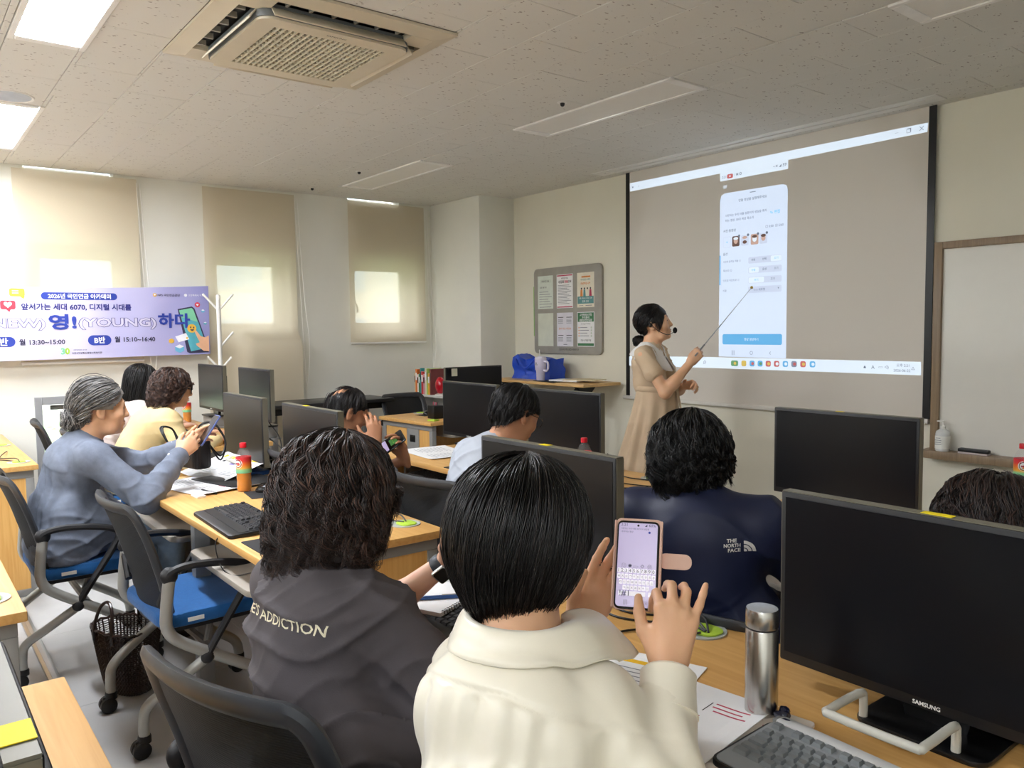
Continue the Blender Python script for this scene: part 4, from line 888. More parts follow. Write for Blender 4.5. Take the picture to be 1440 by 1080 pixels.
k = make_keyboard('grey keyboard at the bottom right corner beside the steel flask', M_keyg, (M_black, M_kbg)); k.location = (-0.555, 1.083, DZ); k.rotation_euler = (0, 0, R(-1))
k = make_keyboard('black keyboard on the middle desk beside two mice', M_key, (M_kb, M_kb), W=0.465, wrist=0.035); k.location = (-2.915, 1.01, DZ); k.rotation_euler = (0, 0, R(-2))
k = make_keyboard('black keyboard in front of the woman in the charcoal T-shirt', M_key, (M_kb, M_kb), n_parts=False); k.location = (-1.52, 1.03, DZ)
k = make_keyboard('black keyboard before the woman in the yellow top', M_key, (M_kb, M_kb), n_parts=False); k.location = (-5.75, 1.55, DZ); k.rotation_euler = (0, 0, R(-8))
k = make_keyboard('black keyboard tucked in the tray of the white-shirted man\'s desk', M_key, (M_kb, M_kb), n_parts=False); k.location = (-3.62, 2.30, 0.608)
def make_mouse(label):
    t = thing('computer_mouse', label, 'mouse', (0, 0, 0), 0, 'black computer mice')
    b = MB(); b.ell((0, 0, 0.006), (0.030, 0.056, 0.030), u=20, v=14); bmesh.ops.bisect_plane(b.bm, geom=b.bm.verts[:]+b.bm.edges[:]+b.bm.faces[:], plane_co=(0, 0, 0), plane_no=(0, 0, -1), clear_outer=True); b.build('shell', mat('mouse_black', (20, 20, 22), rough=0.2), t)
    b = MB(); b.tube([(-0.004, 0.030, 0.031), (0.004, 0.030, 0.031)], 0.007, 12); b.build('wheel', M_dark, t); return t
ms = make_mouse('black mouse on the dark pad beside the wavy-haired woman'); ms.location = (-2.53, 0.985, DZ+0.003); ms.rotation_euler = (0, 0, R(10))
def mouse_at(x, y, z, rz, l):
    c = copy_tree(ms); c.location = (x, y, z); c.rotation_euler = (0, 0, R(rz)); c['label'] = l
mouse_at(-3.39, 1.29, DZ+0.003, -30, 'black mouse behind the red-capped bottle')
mouse_at(-5.62, 3.50, DZ+0.003, 60, 'black mouse on the small desk by the pillar')
def pad(x, y, w_, d_, rz, label):
    b = MB(); b.prism(rrect(-w_/2, w_/2, -d_/2, d_/2, 0.006), 0, 0.0025); o = b.build('mouse_pad', mat('pad_black', (38, 38, 40), rough=0.8), None, (x, y, DZ), (0, 0, R(rz))); tag(o, label, 'mouse pad'); return o
p1 = pad(-2.52, 0.985, 0.22, 0.17, 0, 'dark mouse pad with a white mark beside the keyboard')
text('print', '⚔ CX', Matrix.Translation((0.055, -0.055, 0.0026)), w=0.03, m=M_greyink, parent=p1, lift=0.0003)
pad(-3.36, 1.27, 0.17, 0.16, -8, 'small dark mouse pad behind the bottle'); pad(-5.62, 3.50, 0.14, 0.14, 5, 'dark pad under the mouse on the small pillar desk'); pad(-3.30, 2.28, 0.2, 0.14, 0, 'dark pad on the white-shirted man\'s desk')
# ---------------------------------------------------------------- drink bottles
M_tea = mat('iced_tea', (206, 128, 4), rough=0.10, var=0.05); M_pet = mat('clear_pet', (235, 238, 236), rough=0.05, alpha=0.07, spec=0.8, var=0)
M_capr = mat('red_cap', (206, 22, 40), rough=0.35)
def mat_label():
    m = bpy.data.materials.new('tea_label'); m.use_nodes = True; nt = m.node_tree; n = nt.nodes; L = nt.links; p = n['Principled BSDF']; p.inputs['Roughness'].default_value = 0.35
    tc = n.new('ShaderNodeTexCoord'); sp = n.new('ShaderNodeSeparateXYZ'); L.new(tc.outputs['Object'], sp.inputs[0]); mr = n.new('ShaderNodeMapRange'); mr.inputs[1].default_value = 0.085; mr.inputs[2].default_value = 0.155; L.new(sp.outputs['Z'], mr.inputs[0])
    rp = n.new('ShaderNodeValToRGB'); L.new(mr.outputs[0], rp.inputs[0]); e = rp.color_ramp.elements; e[0].position = 0.0; e[0].color = rgb(120, 196, 150); e[1].position = 1.0; e[1].color = rgb(214, 40, 60)
    for q, c in ((0.18, (140, 205, 150)), (0.3, (240, 180, 70)), (0.55, (238, 120, 50)), (0.75, (222, 60, 60))): k = e.new(q); k.color = rgb(*c)
    L.new(rp.outputs[0], p.inputs['Base Color']); return m
M_lab = mat_label()
def make_bottle(label):
    t = thing('drink_bottle', label, 'bottle', (0, 0, 0), 0, 'red-capped iced tea bottles')
    prof = [(0.026, 0.0), (0.031, 0.004), (0.0325, 0.012), (0.0315, 0.022), (0.0328, 0.032), (0.0312, 0.045), (0.0328, 0.058), (0.0315, 0.072), (0.0328, 0.086), (0.0328, 0.152), (0.031, 0.160), (0.022, 0.180), (0.014, 0.190), (0.0125, 0.196)]
    b = MB(); b.lathe(prof, 28, cap=True); b.build('plastic_shell', M_pet, t)
    b = MB(); b.lathe([(0.001, 0.003)]+[(r-0.0015, z+0.002) for r, z in prof[:9]]+[(0.031, 0.100), (0.001, 0.1005)], 28); b.build('tea', M_tea, t)
    b = MB(); b.lathe([(0.0333, 0.083), (0.0333, 0.154)], 28, cap=False); lb = b.build('label', M_lab, t)
    for rr, m, l in ((0.021, M_paper, 0.0), (0.017, M_ink, 0.0004), (0.0145, M_paper, 0.0008)):
        vs = []
        for p in disc(0, 0, rr, n=24): a = -pi*0.36+p[0]/0.0333; vs.append(((0.0337+l)*math.cos(a), (0.0337+l)*math.sin(a), 0.126+p[1]))
        me = bpy.data.meshes.new('emblem'); me.from_pydata(vs, [], [tuple(range(24))]); obj('emblem', me, m, lb)
    b = MB(); b.box(-0.010, 0.010, 0, 0.0006, -0.003, 0.003, M=Matrix.Translation((0.0348*math.cos(-pi*.36), 0.0348*math.sin(-pi*.36), 0.126)) @ Matrix.Rotation(-pi*0.36+pi/2, 4, 'Z')); b.build('emblem_bar', T_red, lb)
    b = MB(); b.lathe([(0.0145, 0.194), (0.0148, 0.196), (0.0148, 0.212), (0.0135, 0.2145), (0.001, 0.215)], 24); b.build('cap', M_capr, t)
    return t
bo = make_bottle('red-capped iced tea bottle in front of the keyboard desk\'s monitor'); bo.location = (-3.49, 1.22, DZ)
def bottle_at(x, y, z, l, rz=0): c = copy_tree(bo); c.location = (x, y, z); c.rotation_euler = (0, 0, rz); c['label'] = l
bottle_at(-2.585, 2.43, DZ, 'red-capped iced tea bottle behind the bobbed head\'s monitor', 0.4)
bottle_at(-6.50, 1.84, DZ, 'red-capped tea bottle in front of the yellow-clad woman\'s face')
bottle_at(-1.25, 3.61, DZ, 'red-capped tea bottle cut by the right photo edge below the whiteboard')
t = thing('drink_cup', 'clear plastic cup of amber tea by the yellow-clad woman', 'cup', (-6.52, 1.73, DZ))
b = MB(); b.lathe([(0.028, 0), (0.038, 0.12), (0.036, 0.12), (0.026, 0.003)], 20); b.build('cup', M_pet, t); b = MB(); b.lathe([(0.001, 0.004), (0.0265, 0.004), (0.034, 0.085), (0.001, 0.085)], 20); b.build('tea', M_tea, t)

# steel flask
M_brush = mat('brushed_steel', (196, 194, 190), rough=0.26, metal=1.0, var=0.08, vscale=3, stretch=(60, 60, 1))
t = thing('steel_flask', 'slim brushed steel vacuum flask standing on the near desk', 'flask', (-0.83, 1.215, DZ))
b = MB(); b.lathe([(0.026, 0.0), (0.0288, 0.002), (0.029, 0.006), (0.029, 0.158), (0.028, 0.160)], 40); b.build('body', M_brush, t)
b = MB(); b.lathe([(0.0275, 0.160), (0.0275, 0.163)], 40); b.build('seal', M_dark, t)
b = MB(); b.lathe([(0.028, 0.163), (0.029, 0.165), (0.029, 0.192), (0.0275, 0.196), (0.001, 0.1965)], 40); b.build('lid', M_brush, t)
t = thing('crumpled_wrapper', 'crumpled navy foil wrapper beside the steel flask', 'wrapper', (-0.785, 1.215, DZ))
b = MB(); M_foil = mat('navy_foil', (24, 26, 54), rough=0.25, spec=0.8)
for (x, y, z, r, sq) in ((0, 0, 0.012, 0.014, 0.9), (0.012, -0.012, 0.010, 0.013, 0.7), (-0.005, 0.012, 0.018, 0.010, 1.1)):
    tb = bmesh.new(); bmesh.ops.create_icosphere(tb, subdivisions=2, radius=r)
    for v in tb.verts: v.co *= 1+0.55*mnoise.noise(v.co*110+Vector((x*900, 0, 0))); v.co.z *= sq*0.75; v.co += Vector((x, y, z))
    b._add(tb)
b.build('foil', M_foil, t, ang=10)
t = thing('metal_bar', 'long silver metal rail lying behind the near grey keyboard', 'rail', (-0.63, 1.195, DZ)); t.rotation_euler = (0, 0, R(-2))
b = MB(); b.box(-0.155, 0.36, -0.013, 0.013, 0.0, 0.016, bev=0.003); b.build('rail', mat('rail_silver', (214, 214, 212), rough=0.35, metal=0.1), t); b = MB(); b.box(-0.158, -0.150, -0.0135, 0.0135, 0, 0.0165, bev=0.002); b.build('end_cap', M_steel, t)

# cables
def cable(label, pts, r=0.0028, name='cable'):
    b = MB(); b.tube(smooth_path(pts, 8), r, 6); o = b.build(name, M_cable); tag(o, label, 'cable'); return o
Z = DZ+0.0036
gx, gy = -1.15, 1.45
cable('black cables looping from the lime grommet behind the phone', [(-1.13, 1.44, Z+0.004), (-1.19, 1.46, Z+0.014), (-1.28, 1.44, Z), (-1.36, 1.40, Z), (-1.50, 1.45, Z)])
cable('outer black cable curving to the lime grommet on the near desk', [(-1.12, 1.435, Z+0.004), (-1.17, 1.475, Z+0.02), (-1.27, 1.485, Z), (-1.40, 1.47, Z), (-1.6, 1.49, Z)])
cable('lower black cable running over the near desk toward the phone hand', [(-1.13, 1.42, Z+0.006), (-1.17, 1.39, Z), (-1.25, 1.33, Z), (-1.27, 1.2, Z), (-1.24, 1.10, Z)])
cable('third black cable at the lime grommet on the near desk', [(-1.125, 1.43, Z+0.008), (-1.18, 1.43, Z+0.012), (-1.25, 1.405, Z), (-1.33, 1.36, Z), (-1.45, 1.37, Z)])
cable('thin cable running to the right edge behind the near monitor stand', [(-0.50, 1.40, Z+0.09), (-0.44, 1.38, Z+0.03), (-0.38, 1.34, Z), (-0.28, 1.29, Z), (-0.1, 1.26, Z)], 0.003)
cable('black cable from the green lid of the middle desk to its monitor', [(-2.49, 1.455, Z+0.004), (-2.56, 1.47, Z+0.016), (-2.70, 1.49, Z), (-2.9, 1.46, Z), (-3.1, 1.45, Z)])
cable('second black cable at the green lid of the middle desk', [(-2.49, 1.445, Z+0.006), (-2.54, 1.42, Z+0.006), (-2.65, 1.40, Z), (-2.8, 1.41, Z), (-3.05, 1.44, Z)])
cable('black cables hanging behind the bottle\'s monitor', [(-3.80, 1.46, 0.98), (-3.74, 1.49, 0.90), (-3.68, 1.47, 0.80), (-3.62, 1.44, Z), (-3.5, 1.45, Z)])
cable('thin black cable drooping behind the bottle\'s monitor', [(-3.80, 1.46, 0.90), (-3.72, 1.50, 0.84), (-3.64, 1.50, Z+0.02), (-3.56, 1.50, Z)])
cable('black cable along the far desk beside the bottle', [(-2.80, 2.79, 0.80), (-2.70, 2.76, Z), (-2.58, 2.70, Z), (-2.46, 2.72, Z), (-2.36, 2.72, Z)])
cable('second black cable on the far desk beside the curly black head', [(-2.8, 2.74, Z), (-2.66, 2.60, Z), (-2.5, 2.58, Z), (-2.36, 2.62, Z)])
cable('third black cable on the far desk edge', [(-2.62, 2.42, Z), (-2.5, 2.45, Z), (-2.40, 2.52, Z), (-2.36, 2.60, Z)])
cable('black keyboard lead drooping over the middle desk edge', [(-2.80, 0.945, Z+0.012), (-2.79, 0.90, Z+0.004), (-2.785, 0.866, DZ-0.03), (-2.74, 0.868, DZ-0.10), (-2.66, 0.88, DZ-0.115), (-2.6, 0.92, DZ-0.10)], 0.0022)
cable('black cable on the window-side desk corner', [(-5.08, 0.545, Z+0.006), (-5.20, 0.54, Z+0.01), (-5.35, 0.48, Z), (-5.45, 0.52, Z+0.02), (-5.6, 0.54, Z)])
cable('second black cable on the window-side desk corner', [(-5.09, 0.54, Z+0.004), (-5.22, 0.50, Z), (-5.35, 0.42, Z), (-5.55, 0.40, Z)])
cable('lead of the far right monitor', [(-1.50, 2.82, 0.79), (-1.44, 2.80, 0.74), (-1.38, 2.78, Z), (-1.28, 2.80, Z)])
cable('power lead hanging behind the monitor near the coat stand', [(-5.78, 1.91, 0.90), (-5.66, 1.94, 0.83), (-5.55, 1.90, Z), (-5.45, 1.86, Z)])

# ---------------------------------------------------------------- printed handouts
def sheet(name, label, cx, cy, z, w_, d_, rz, m=M_paper, curl=0.0, cat='paper', group=None, prints=(), tilt=0.0):
    t = thing(name, label, cat, (cx, cy, z), 0, group, rot=(R(tilt), 0, R(rz)))
    nx = 10; vs = []; fs = []
    f = lambda u: curl*(max(0, abs(u)-0.25)/0.25*0.5)**2*4
    for j in (0, 1):
        for i in range(nx+1): u = -0.5+i/nx; vs.append((u*w_, (j-0.5)*d_, 0.001+f(u)))
    for j in (0, 1):
        for i in range(nx+1): u = -0.5+i/nx; vs.append((u*w_, (j-0.5)*d_, 0.0+f(u)))
    n1 = nx+1
    for i in range(nx): fs.append((i, i+1, n1+i+1, n1+i)); fs.append((2*n1+i, 3*n1+i, 3*n1+i+1, 2*n1+i+1)); fs.append((i, 2*n1+i, 2*n1+i+1, i+1)); fs.append((n1+i, n1+i+1, 3*n1+i+1, 3*n1+i))
    fs += [(0, n1, 3*n1, 2*n1), (nx, 2*n1+nx, 3*n1+nx, n1+nx)]
    me = bpy.data.meshes.new('sheet'); me.from_pydata(vs, [], fs); obj('sheet', me, m, t)
    for k, (x0, x1, y0, y1, pm) in enumerate(prints):
        b = MB(); ns = 4
        for s in range(ns):
            a, c = x0+(x1-x0)*s/ns, x0+(x1-x0)*(s+1)/ns
            b.poly([(a*w_, y0*d_, 0.0013+f(a)), (c*w_, y0*d_, 0.0013+f(c)), (c*w_, y1*d_, 0.0013+f(c)), (a*w_, y1*d_, 0.0013+f(a))], [(0, 1, 2, 3)])
        b.build('print', pm, t)
    return t
def lines(x0, x1, y0, n, dy, m=M_greyink, th=0.012): return [(x0, x1-(0.06 if k % 3 == 2 else 0), y0-k*dy, y0-k*dy+th, m) for k in range(n)]
P_purple = mat('print_purple', (150, 140, 190), rough=0.7); P_pink = mat('print_pink', (210, 150, 160), rough=0.7)
PR1 = [(-0.44, -0.2, 0.32, 0.42, M_yellow), (-0.36, -0.26, 0.18, 0.24, M_ink), (0.12, 0.36, 0.32, 0.42, M_yellow), (-0.1, 0.02, 0.1, 0.18, P_purple), (0.16, 0.28, 0.08, 0.22, T_red), (0.30, 0.42, 0.12, 0.22, P_pink)] + lines(-0.42, -0.1, 0.05, 7, 0.05) + lines(0.08, 0.42, -0.02, 6, 0.05)
sheet('handout', 'open printed handout under the denim-shirted woman\'s arms', -3.72, 1.12, DZ+0.004, 0.42, 0.30, 14, curl=0.006, group=None, prints=PR1)
sheet('handout', 'raised handout page with yellow headings behind the phone hands', -3.95, 1.30, DZ+0.035, 0.40, 0.28, 14, prints=PR1, curl=0.012, tilt=14)
b = MB(); b.box(-0.19, 0.19, -0.13, 0.13, 0.0, 0.012, bev=0.003); o = b.build('document_folder', M_dark, None, (-3.74, 1.28, DZ), (0, 0, R(14))); tag(o, 'black folder under the handouts by the bottle', 'folder')
b = MB(); b.box(-0.05, 0.05, -0.05, 0.05, 0, 0.022, bev=0.002); o = b.build('blue_booklet', mat('booklet_blue', (40, 90, 170), rough=0.5), None, (-3.86, 1.405, DZ), (0, 0, R(14))); tag(o, 'blue booklet corner behind the handouts', 'booklet')
PR2 = [(0.1, 0.4, 0.36, 0.44, M_yellow), (0.12, 0.22, 0.2, 0.32, M_ink), (0.25, 0.38, 0.2, 0.32, P_pink)] + lines(-0.4, -0.05, 0.3, 9, 0.07) + lines(0.1, 0.42, 0.1, 7, 0.07)
sheet('handout', 'white handout at the left end of the white-shirted man\'s desk', -3.83, 2.46, DZ+0.002, 0.42, 0.30, -6, prints=PR2, curl=0.004)
sheet('handout', 'loose white papers on the far desk by the coat-stand monitors', -5.30, 1.62, DZ+0.006, 0.40, 0.28, 30, prints=PR2, curl=0.01)
sheet('handout', 'second pile of white papers on the far desk edge', -5.12, 1.50, DZ+0.002, 0.30, 0.21, -20, prints=lines(-0.4, 0.4, 0.3, 8, 0.08))
sheet('handout', 'pale blue sheet beside the yellow-clad woman\'s elbow', -5.10, 1.34, DZ+0.001, 0.28, 0.12, 5, m=mat('paper_blue', (205, 220, 228), rough=0.8))
M_floral = mat('floral_cream', (238, 226, 212), rough=0.8)
fl = thing('floral_cover', 'cream floral patterned notebook cover under the white notes', 'notebook', (-0.845, 1.085, DZ), R(8))
b = MB(); b.prism(rrect(-0.125, 0.125, -0.15, 0.15, 0.01), 0, 0.005); b.build('cover', M_floral, fl)
for k in range(120):
    x, y = random.uniform(-0.118, 0.118), random.uniform(-0.143, 0.143); r = random.uniform(0.002, 0.0055)
    patch('print', [(p[0]+x, p[1]+y) for p in disc(0, 0, r, r*random.uniform(0.5, 1), 8)], Matrix.Translation((0, 0, 0.005)), random.choice((T_red, P_pink, M_greyink, T_red, M_ink)), fl, lift=0.0005)
PRN = [(0.02, 0.03, 0.16, 0.30, M_ink), (-0.42, -0.30, 0.25, 0.262, M_ink), (-0.42, -0.2, 0.31, 0.322, M_ink), (-0.35, -0.10, 0.18, 0.192, M_greyink), (-0.30, -0.08, 0.12, 0.132, M_greyink), (0.06, 0.38, 0.29, 0.305, T_red), (0.06, 0.34, 0.24, 0.255, T_red), (0.10, 0.40, 0.19, 0.205, T_red), (-0.28, -0.06, 0.045, 0.062, T_red), (-0.28, -0.06, 0.085, 0.10, T_red), (-0.075, -0.06, 0.045, 0.10, T_red), (-0.05, 0.06, 0.08, 0.09, T_red), (-0.42, -0.38, 0.38, 0.42, M_ink)]
sheet('handwritten_notes', 'white notebook page with red and black handwriting beside the blouse sleeve', -0.895, 1.085, DZ+0.006, 0.21, 0.285, 8, prints=PRN, curl=0.006, cat='paper')
nb = sheet('handwritten_notes', 'white page with a yellow mark under the blouse woman\'s forearm', -1.06, 1.13, DZ+0.001, 0.20, 0.28, 20, prints=[(-0.4, 0.0, 0.3, 0.36, M_yellow), (0.05, 0.3, 0.3, 0.36, M_ink)]+lines(-0.4, 0.35, 0.2, 6, 0.06), cat='paper')
sheet('paper_sheet', 'pale sheet between the near keyboard and the blouse collar', -1.30, 0.99, DZ+0.03, 0.16, 0.2, 12, cat='paper')
t = thing('spiral_notebook', 'open spiral notebook with handwriting beside the smart watch', 'notebook', (-1.72, 1.10, DZ+0.026), R(22))
b = MB(); b.box(-0.115, 0.115, -0.16, 0.16, 0, 0.010, bev=0.001); b.build('pages', M_paper, t)
b = MB()
for k in range(30):
    y = -0.15+k*0.3/29; b.tube([(0.115+0.006*math.cos(a), y+0.001*a, 0.006+0.008*math.sin(a)) for a in [j*pi/4 for j in range(8)]], 0.0009, 4, closed=True)
tag(b.build('spiral', M_dark, t), kind='stuff')
text('handwriting', '매주 월요일 연습', Matrix.Translation((0.03, 0.07, 0.0102)) @ Matrix.Rotation(R(-4), 4, 'Z'), w=0.09, m=M_greyink, parent=t); text('handwriting', '영상 만들기', Matrix.Translation((0.02, 0.045, 0.0102)), w=0.06, m=M_greyink, parent=t)
t = thing('ballpoint_pen', 'blue pen lying on the spiral notebook', 'pen', (-1.645, 1.035, DZ+0.041), 0, rot=(0, R(90), R(60)))
b = MB(); b.lathe([(0.001, -0.07), (0.004, -0.062), (0.0052, -0.04), (0.0052, 0.06), (0.004, 0.064)], 12); b.build('barrel', mat('pen_blue', (50, 90, 150), rough=0.3), t); b = MB(); b.box(-0.007, -0.005, -0.0015, 0.0015, 0.02, 0.062); b.build('clip', M_alu, t)
t = thing('ballpoint_pen', 'black pen beside the handout on the middle desk', 'pen', (-3.55, 1.085, DZ+0.0055), 0, rot=(0, R(90), R(10)))
b = MB(); b.lathe([(0.001, -0.072), (0.0035, -0.064), (0.0045, -0.05), (0.0045, 0.062), (0.003, 0.066)], 12); b.build('barrel', M_black, t); b = MB(); b.box(-0.006, -0.0045, -0.0015, 0.0015, 0.02, 0.06); b.build('clip', M_dark, t)
t = thing('white_eraser', 'small white box beside the pen on the middle desk', 'eraser', (-3.49, 1.02, DZ)); b = MB(); b.box(-0.035, 0.035, -0.018, 0.018, 0, 0.010, bev=0.003); b.build('block', M_white, t); b = MB(); b.box(-0.005, 0.036, -0.0185, 0.0185, -0.0, 0.0105, bev=0.002); b.build('sleeve', M_paper, t); t.rotation_euler = (0, 0, R(8))

# black handbag on the desk
t = thing('handbag', 'small black handbag with thin looped handles on the middle desk', 'bag', (-3.98, 1.15, DZ+0.05), R(12))
b = MB(); b.prism([(p[0], p[1]) for p in rrect(-0.10, 0.10, -0.045, 0.045, 0.03)], 0, 0.15, bev=0.015); b.build('body', mat('bag_leather', (26, 22, 22), rough=0.45, bump=0.3, bscale=120), t)
for s in (-1, 1):
    for q in (0, 1):
        b = MB(); b.tube(smooth_path([(-0.06+0.02*q, s*0.046, 0.12), (-0.065, s*0.07, 0.19), (-0.02+0.02*q, s*0.13-0.02, 0.205), (0.05, s*0.14, 0.12), (0.07, s*0.10, 0.03+0.02*q), (0.06, s*0.05, 0.11)], 6), 0.0045, 8); b.build('handle', M_black, t)
# woven basket
def basket():
    t = thing('woven_basket', 'dark brown woven plastic basket bag on the floor between chairs', 'basket', (-3.42, 0.70, 0), R(20)); t.scale = (0.88, 0.88, 0.80)
    Mw = mat('woven_brown', (46, 32, 28), rough=0.3, var=0.15, spec=0.7); b = MB(); nr = 30; nup = 44
    def ring(z): f = z/0.32; return 0.115+0.055*f**0.8, 0.065+0.045*f**0.8
    for k in range(nr):
        z = 0.006+0.31*k/(nr-1); a_, c_ = ring(z)
        pts = []
        for i in range(nup*2):
            an = 2*pi*i/(nup*2); d = 0.0028*(1 if (i+k*1) % 2 else -1); pts.append(((a_+d)*math.copysign(abs(math.cos(an))**0.75, math.cos(an)), (c_+d)*math.copysign(abs(math.sin(an))**0.75, math.sin(an)), z))
        b.tube(pts, 0.0045, 4, closed=True, radii=[(0.0022, 0.0052)]*len(pts), flat=(0, 0, 1) if False else None)
    tag(b.build('weave', Mw, t), kind='stuff')
    b = MB()
    for i in range(nup):
        an = 2*pi*(i+0.25)/nup; pts = []
        for k in range(6): z = 0.32*k/5; a_, c_ = ring(z); pts.append((a_*math.copysign(abs(math.cos(an))**0.75, math.cos(an)), c_*math.copysign(abs(math.sin(an))**0.75, math.sin(an)), z))
        b.tube(pts, 0.0035, 4)
    tag(b.build('upright_strands', Mw, t), kind='stuff')
    b = MB(); a_, c_ = ring(0.32); pts = [((a_+0.002)*math.copysign(abs(math.cos(x))**0.75, math.cos(x)), (c_+0.002)*math.copysign(abs(math.sin(x))**0.75, math.sin(x)), 0.322+0.004*math.sin(x*22)) for x in [2*pi*i/88 for i in range(88)]]
    b.tube(pts, 0.006, 6, closed=True); b.build('rim', Mw, t)
    b = MB(); b.prism([(x*0.95, y*0.95) for x, y in [(0.113*math.cos(q), 0.063*math.sin(q)) for q in [2*pi*i/24 for i in range(24)]]], 0.002, 0.01); b.build('bottom', Mw, t)
    for s in (-1, 1):
        b = MB(); b.tube(smooth_path([(-0.07, s*0.108, 0.27), (-0.066, s*0.108, 0.34), (-0.045, s*0.09, 0.43), (0.0, s*0.08, 0.465), (0.045, s*0.09, 0.43), (0.066, s*0.108, 0.34), (0.07, s*0.108, 0.27)], 6), 0.0075, 8); b.build('handle', Mw, t)
basket()

# ---------------------------------------------------------------- front corner: flip table, bag, tumbler, books
M_ftop = mat_wood('flip_top', (205, 165, 105), (218, 180, 122), axis=0)
t = thing('flip_table', 'beech flip-top folding table against the front wall with black hinge', 'table', (-5.20, 4.51, 0), 0.0)
b = MB(); b.box(-0.62, 0.62, -0.21, 0.21, 0.955, 0.98, bev=0.004); b.build('tabletop', M_ftop, t)
b = MB(); b.box(-0.50, 0.50, -0.16, -0.12, 0.87, 0.92, bev=0.004); b.build('beam', M_dark, t)
for x in (-0.5, 0.46):
    b = MB(); b.box(x, x+0.05, -0.06, 0.0, 0.06, 0.90, bev=0.004); b.box(x, x+0.05, -0.2, 0.2, 0.05, 0.09, bev=0.006); b.build('leg', M_steel, t)
    b = MB(); b.poly([(x+0.0, -0.17, 0.955), (x+0.0, 0.05, 0.955), (x+0.0, -0.02, 0.885), (x, -0.10, 0.885), (x+0.04, -0.17, 0.955), (x+0.04, 0.05, 0.955), (x+0.04, -0.02, 0.885), (x+0.04, -0.10, 0.885)], [(0, 1, 2, 3), (4, 7, 6, 5), (0, 4, 5, 1), (2, 6, 7, 3), (0, 3, 7, 4), (1, 5, 6, 2)]); b.lathe([(0.004, -0.006), (0.028, -0.006), (0.028, 0.006), (0.004, 0.006)], 18, M=Matrix.Translation((x+0.02, -0.16, 0.91)) @ Matrix.Rotation(pi/2, 4, 'X')); b.build('hinge', M_black, t)
    for yy in (-0.18, 0.18):
        b = MB(); b.lathe([(0.004, -0.012), (0.028, -0.012), (0.030, 0.0), (0.028, 0.012), (0.004, 0.012)], 16, M=Matrix.Translation((x+0.025, yy, 0.03)) @ Matrix.Rotation(pi/2, 4, 'Y')); b.box(x+0.018, x+0.032, yy-0.02, yy+0.02, 0.03, 0.06); b.build('caster', M_black, t)
# blue bag: crumpled tarpaulin tote
def tarp_bag():
    t = thing('blue_bag', 'crumpled blue tarpaulin bag standing on the flip table', 'bag', (-5.44, 4.56, 0.98))
    tb = bmesh.new(); bmesh.ops.create_cube(tb, size=1.0); bmesh.ops.subdivide_edges(tb, edges=tb.edges[:], cuts=9, use_grid_fill=True)
    for v in tb.verts:
        x, y, z = v.co; f = 1.0-0.12*(z+0.5)
        q = Vector((x*0.52, y*0.20*f, (z+0.5)*0.185)); n = mnoise.noise(q*9)*0.035+mnoise.noise(q*22+Vector((3, 1, 2)))*0.016; n = -abs(n)
        q.y += n*(1 if y > 0 else -1)*2*abs(y); q.z += n*0.8*max(0, z); q.x += n*0.7*x
        if z > 0.3: q.z += 0.035*max(0, 1-abs(x+0.42)/0.10)+0.012*math.sin(x*13)
        v.co = q
    me = bpy.data.meshes.new('body'); tb.to_mesh(me); tb.free(); me.shade_smooth()
    try: me.set_sharp_from_angle(angle=R(28))
    except Exception: pass
    obj('body', me, mat('tarp_blue', (18, 72, 196), rough=0.35, var=0.08), t)
    b = MB(); b.tube(smooth_path([(-0.15, -0.11, 0.12), (-0.13, -0.14, 0.19), (0.0, -0.15, 0.10), (0.1, -0.13, 0.17), (0.12, -0.11, 0.12)], 6), 0.009, 6, radii=None); b.build('strap', MATS['tarp_blue'], t)
tarp_bag()
M_tum = mat('lilac_enamel', (216, 210, 232), rough=0.35)
t = thing('tumbler', 'tall lilac handled tumbler with straw on the flip table', 'tumbler', (-5.20, 4.385, 0.98))
b = MB(); b.lathe([(0.034, 0), (0.036, 0.004), (0.039, 0.088), (0.046, 0.096), (0.051, 0.18), (0.050, 0.184)], 28); b.build('body', M_tum, t)
b = MB(); b.lathe([(0.050, 0.184), (0.051, 0.190), (0.047, 0.202), (0.001, 0.204)], 28); b.box(-0.03, 0.03, -0.012, 0.012, 0.203, 0.209, bev=0.002); b.build('lid', mat('lilac_lid', (226, 222, 236), rough=0.3), t)
b = MB(); b.lathe([(0.0395, 0.088), (0.0402, 0.090), (0.0402, 0.093), (0.040, 0.095)], 28, cap=False); b.build('band', M_alu, t)
b = MB(); b.tube(smooth_path([(0.050, 0, 0.165), (0.085, 0, 0.165), (0.098, 0, 0.14), (0.092, 0, 0.10), (0.070, 0, 0.085), (0.043, 0, 0.092)], 5), 0.009, 8); b.build('handle', M_tum, t)
b = MB(); b.tube([(-0.01, 0.0, 0.2), (-0.014, 0.0, 0.265)], 0.0035, 8); b.build('straw', mat('clear_straw', (232, 232, 232), rough=0.2), t)
for k, (w_, z) in enumerate(((0.016, 0.152), (0.04, 0.14))): b = MB(); b.box(-w_/2, w_/2, -0.0515, -0.0495, z-0.004 if k else z-0.006, z+0.002 if k else z+0.006); b.build('logo_mark', M_greyink, t)
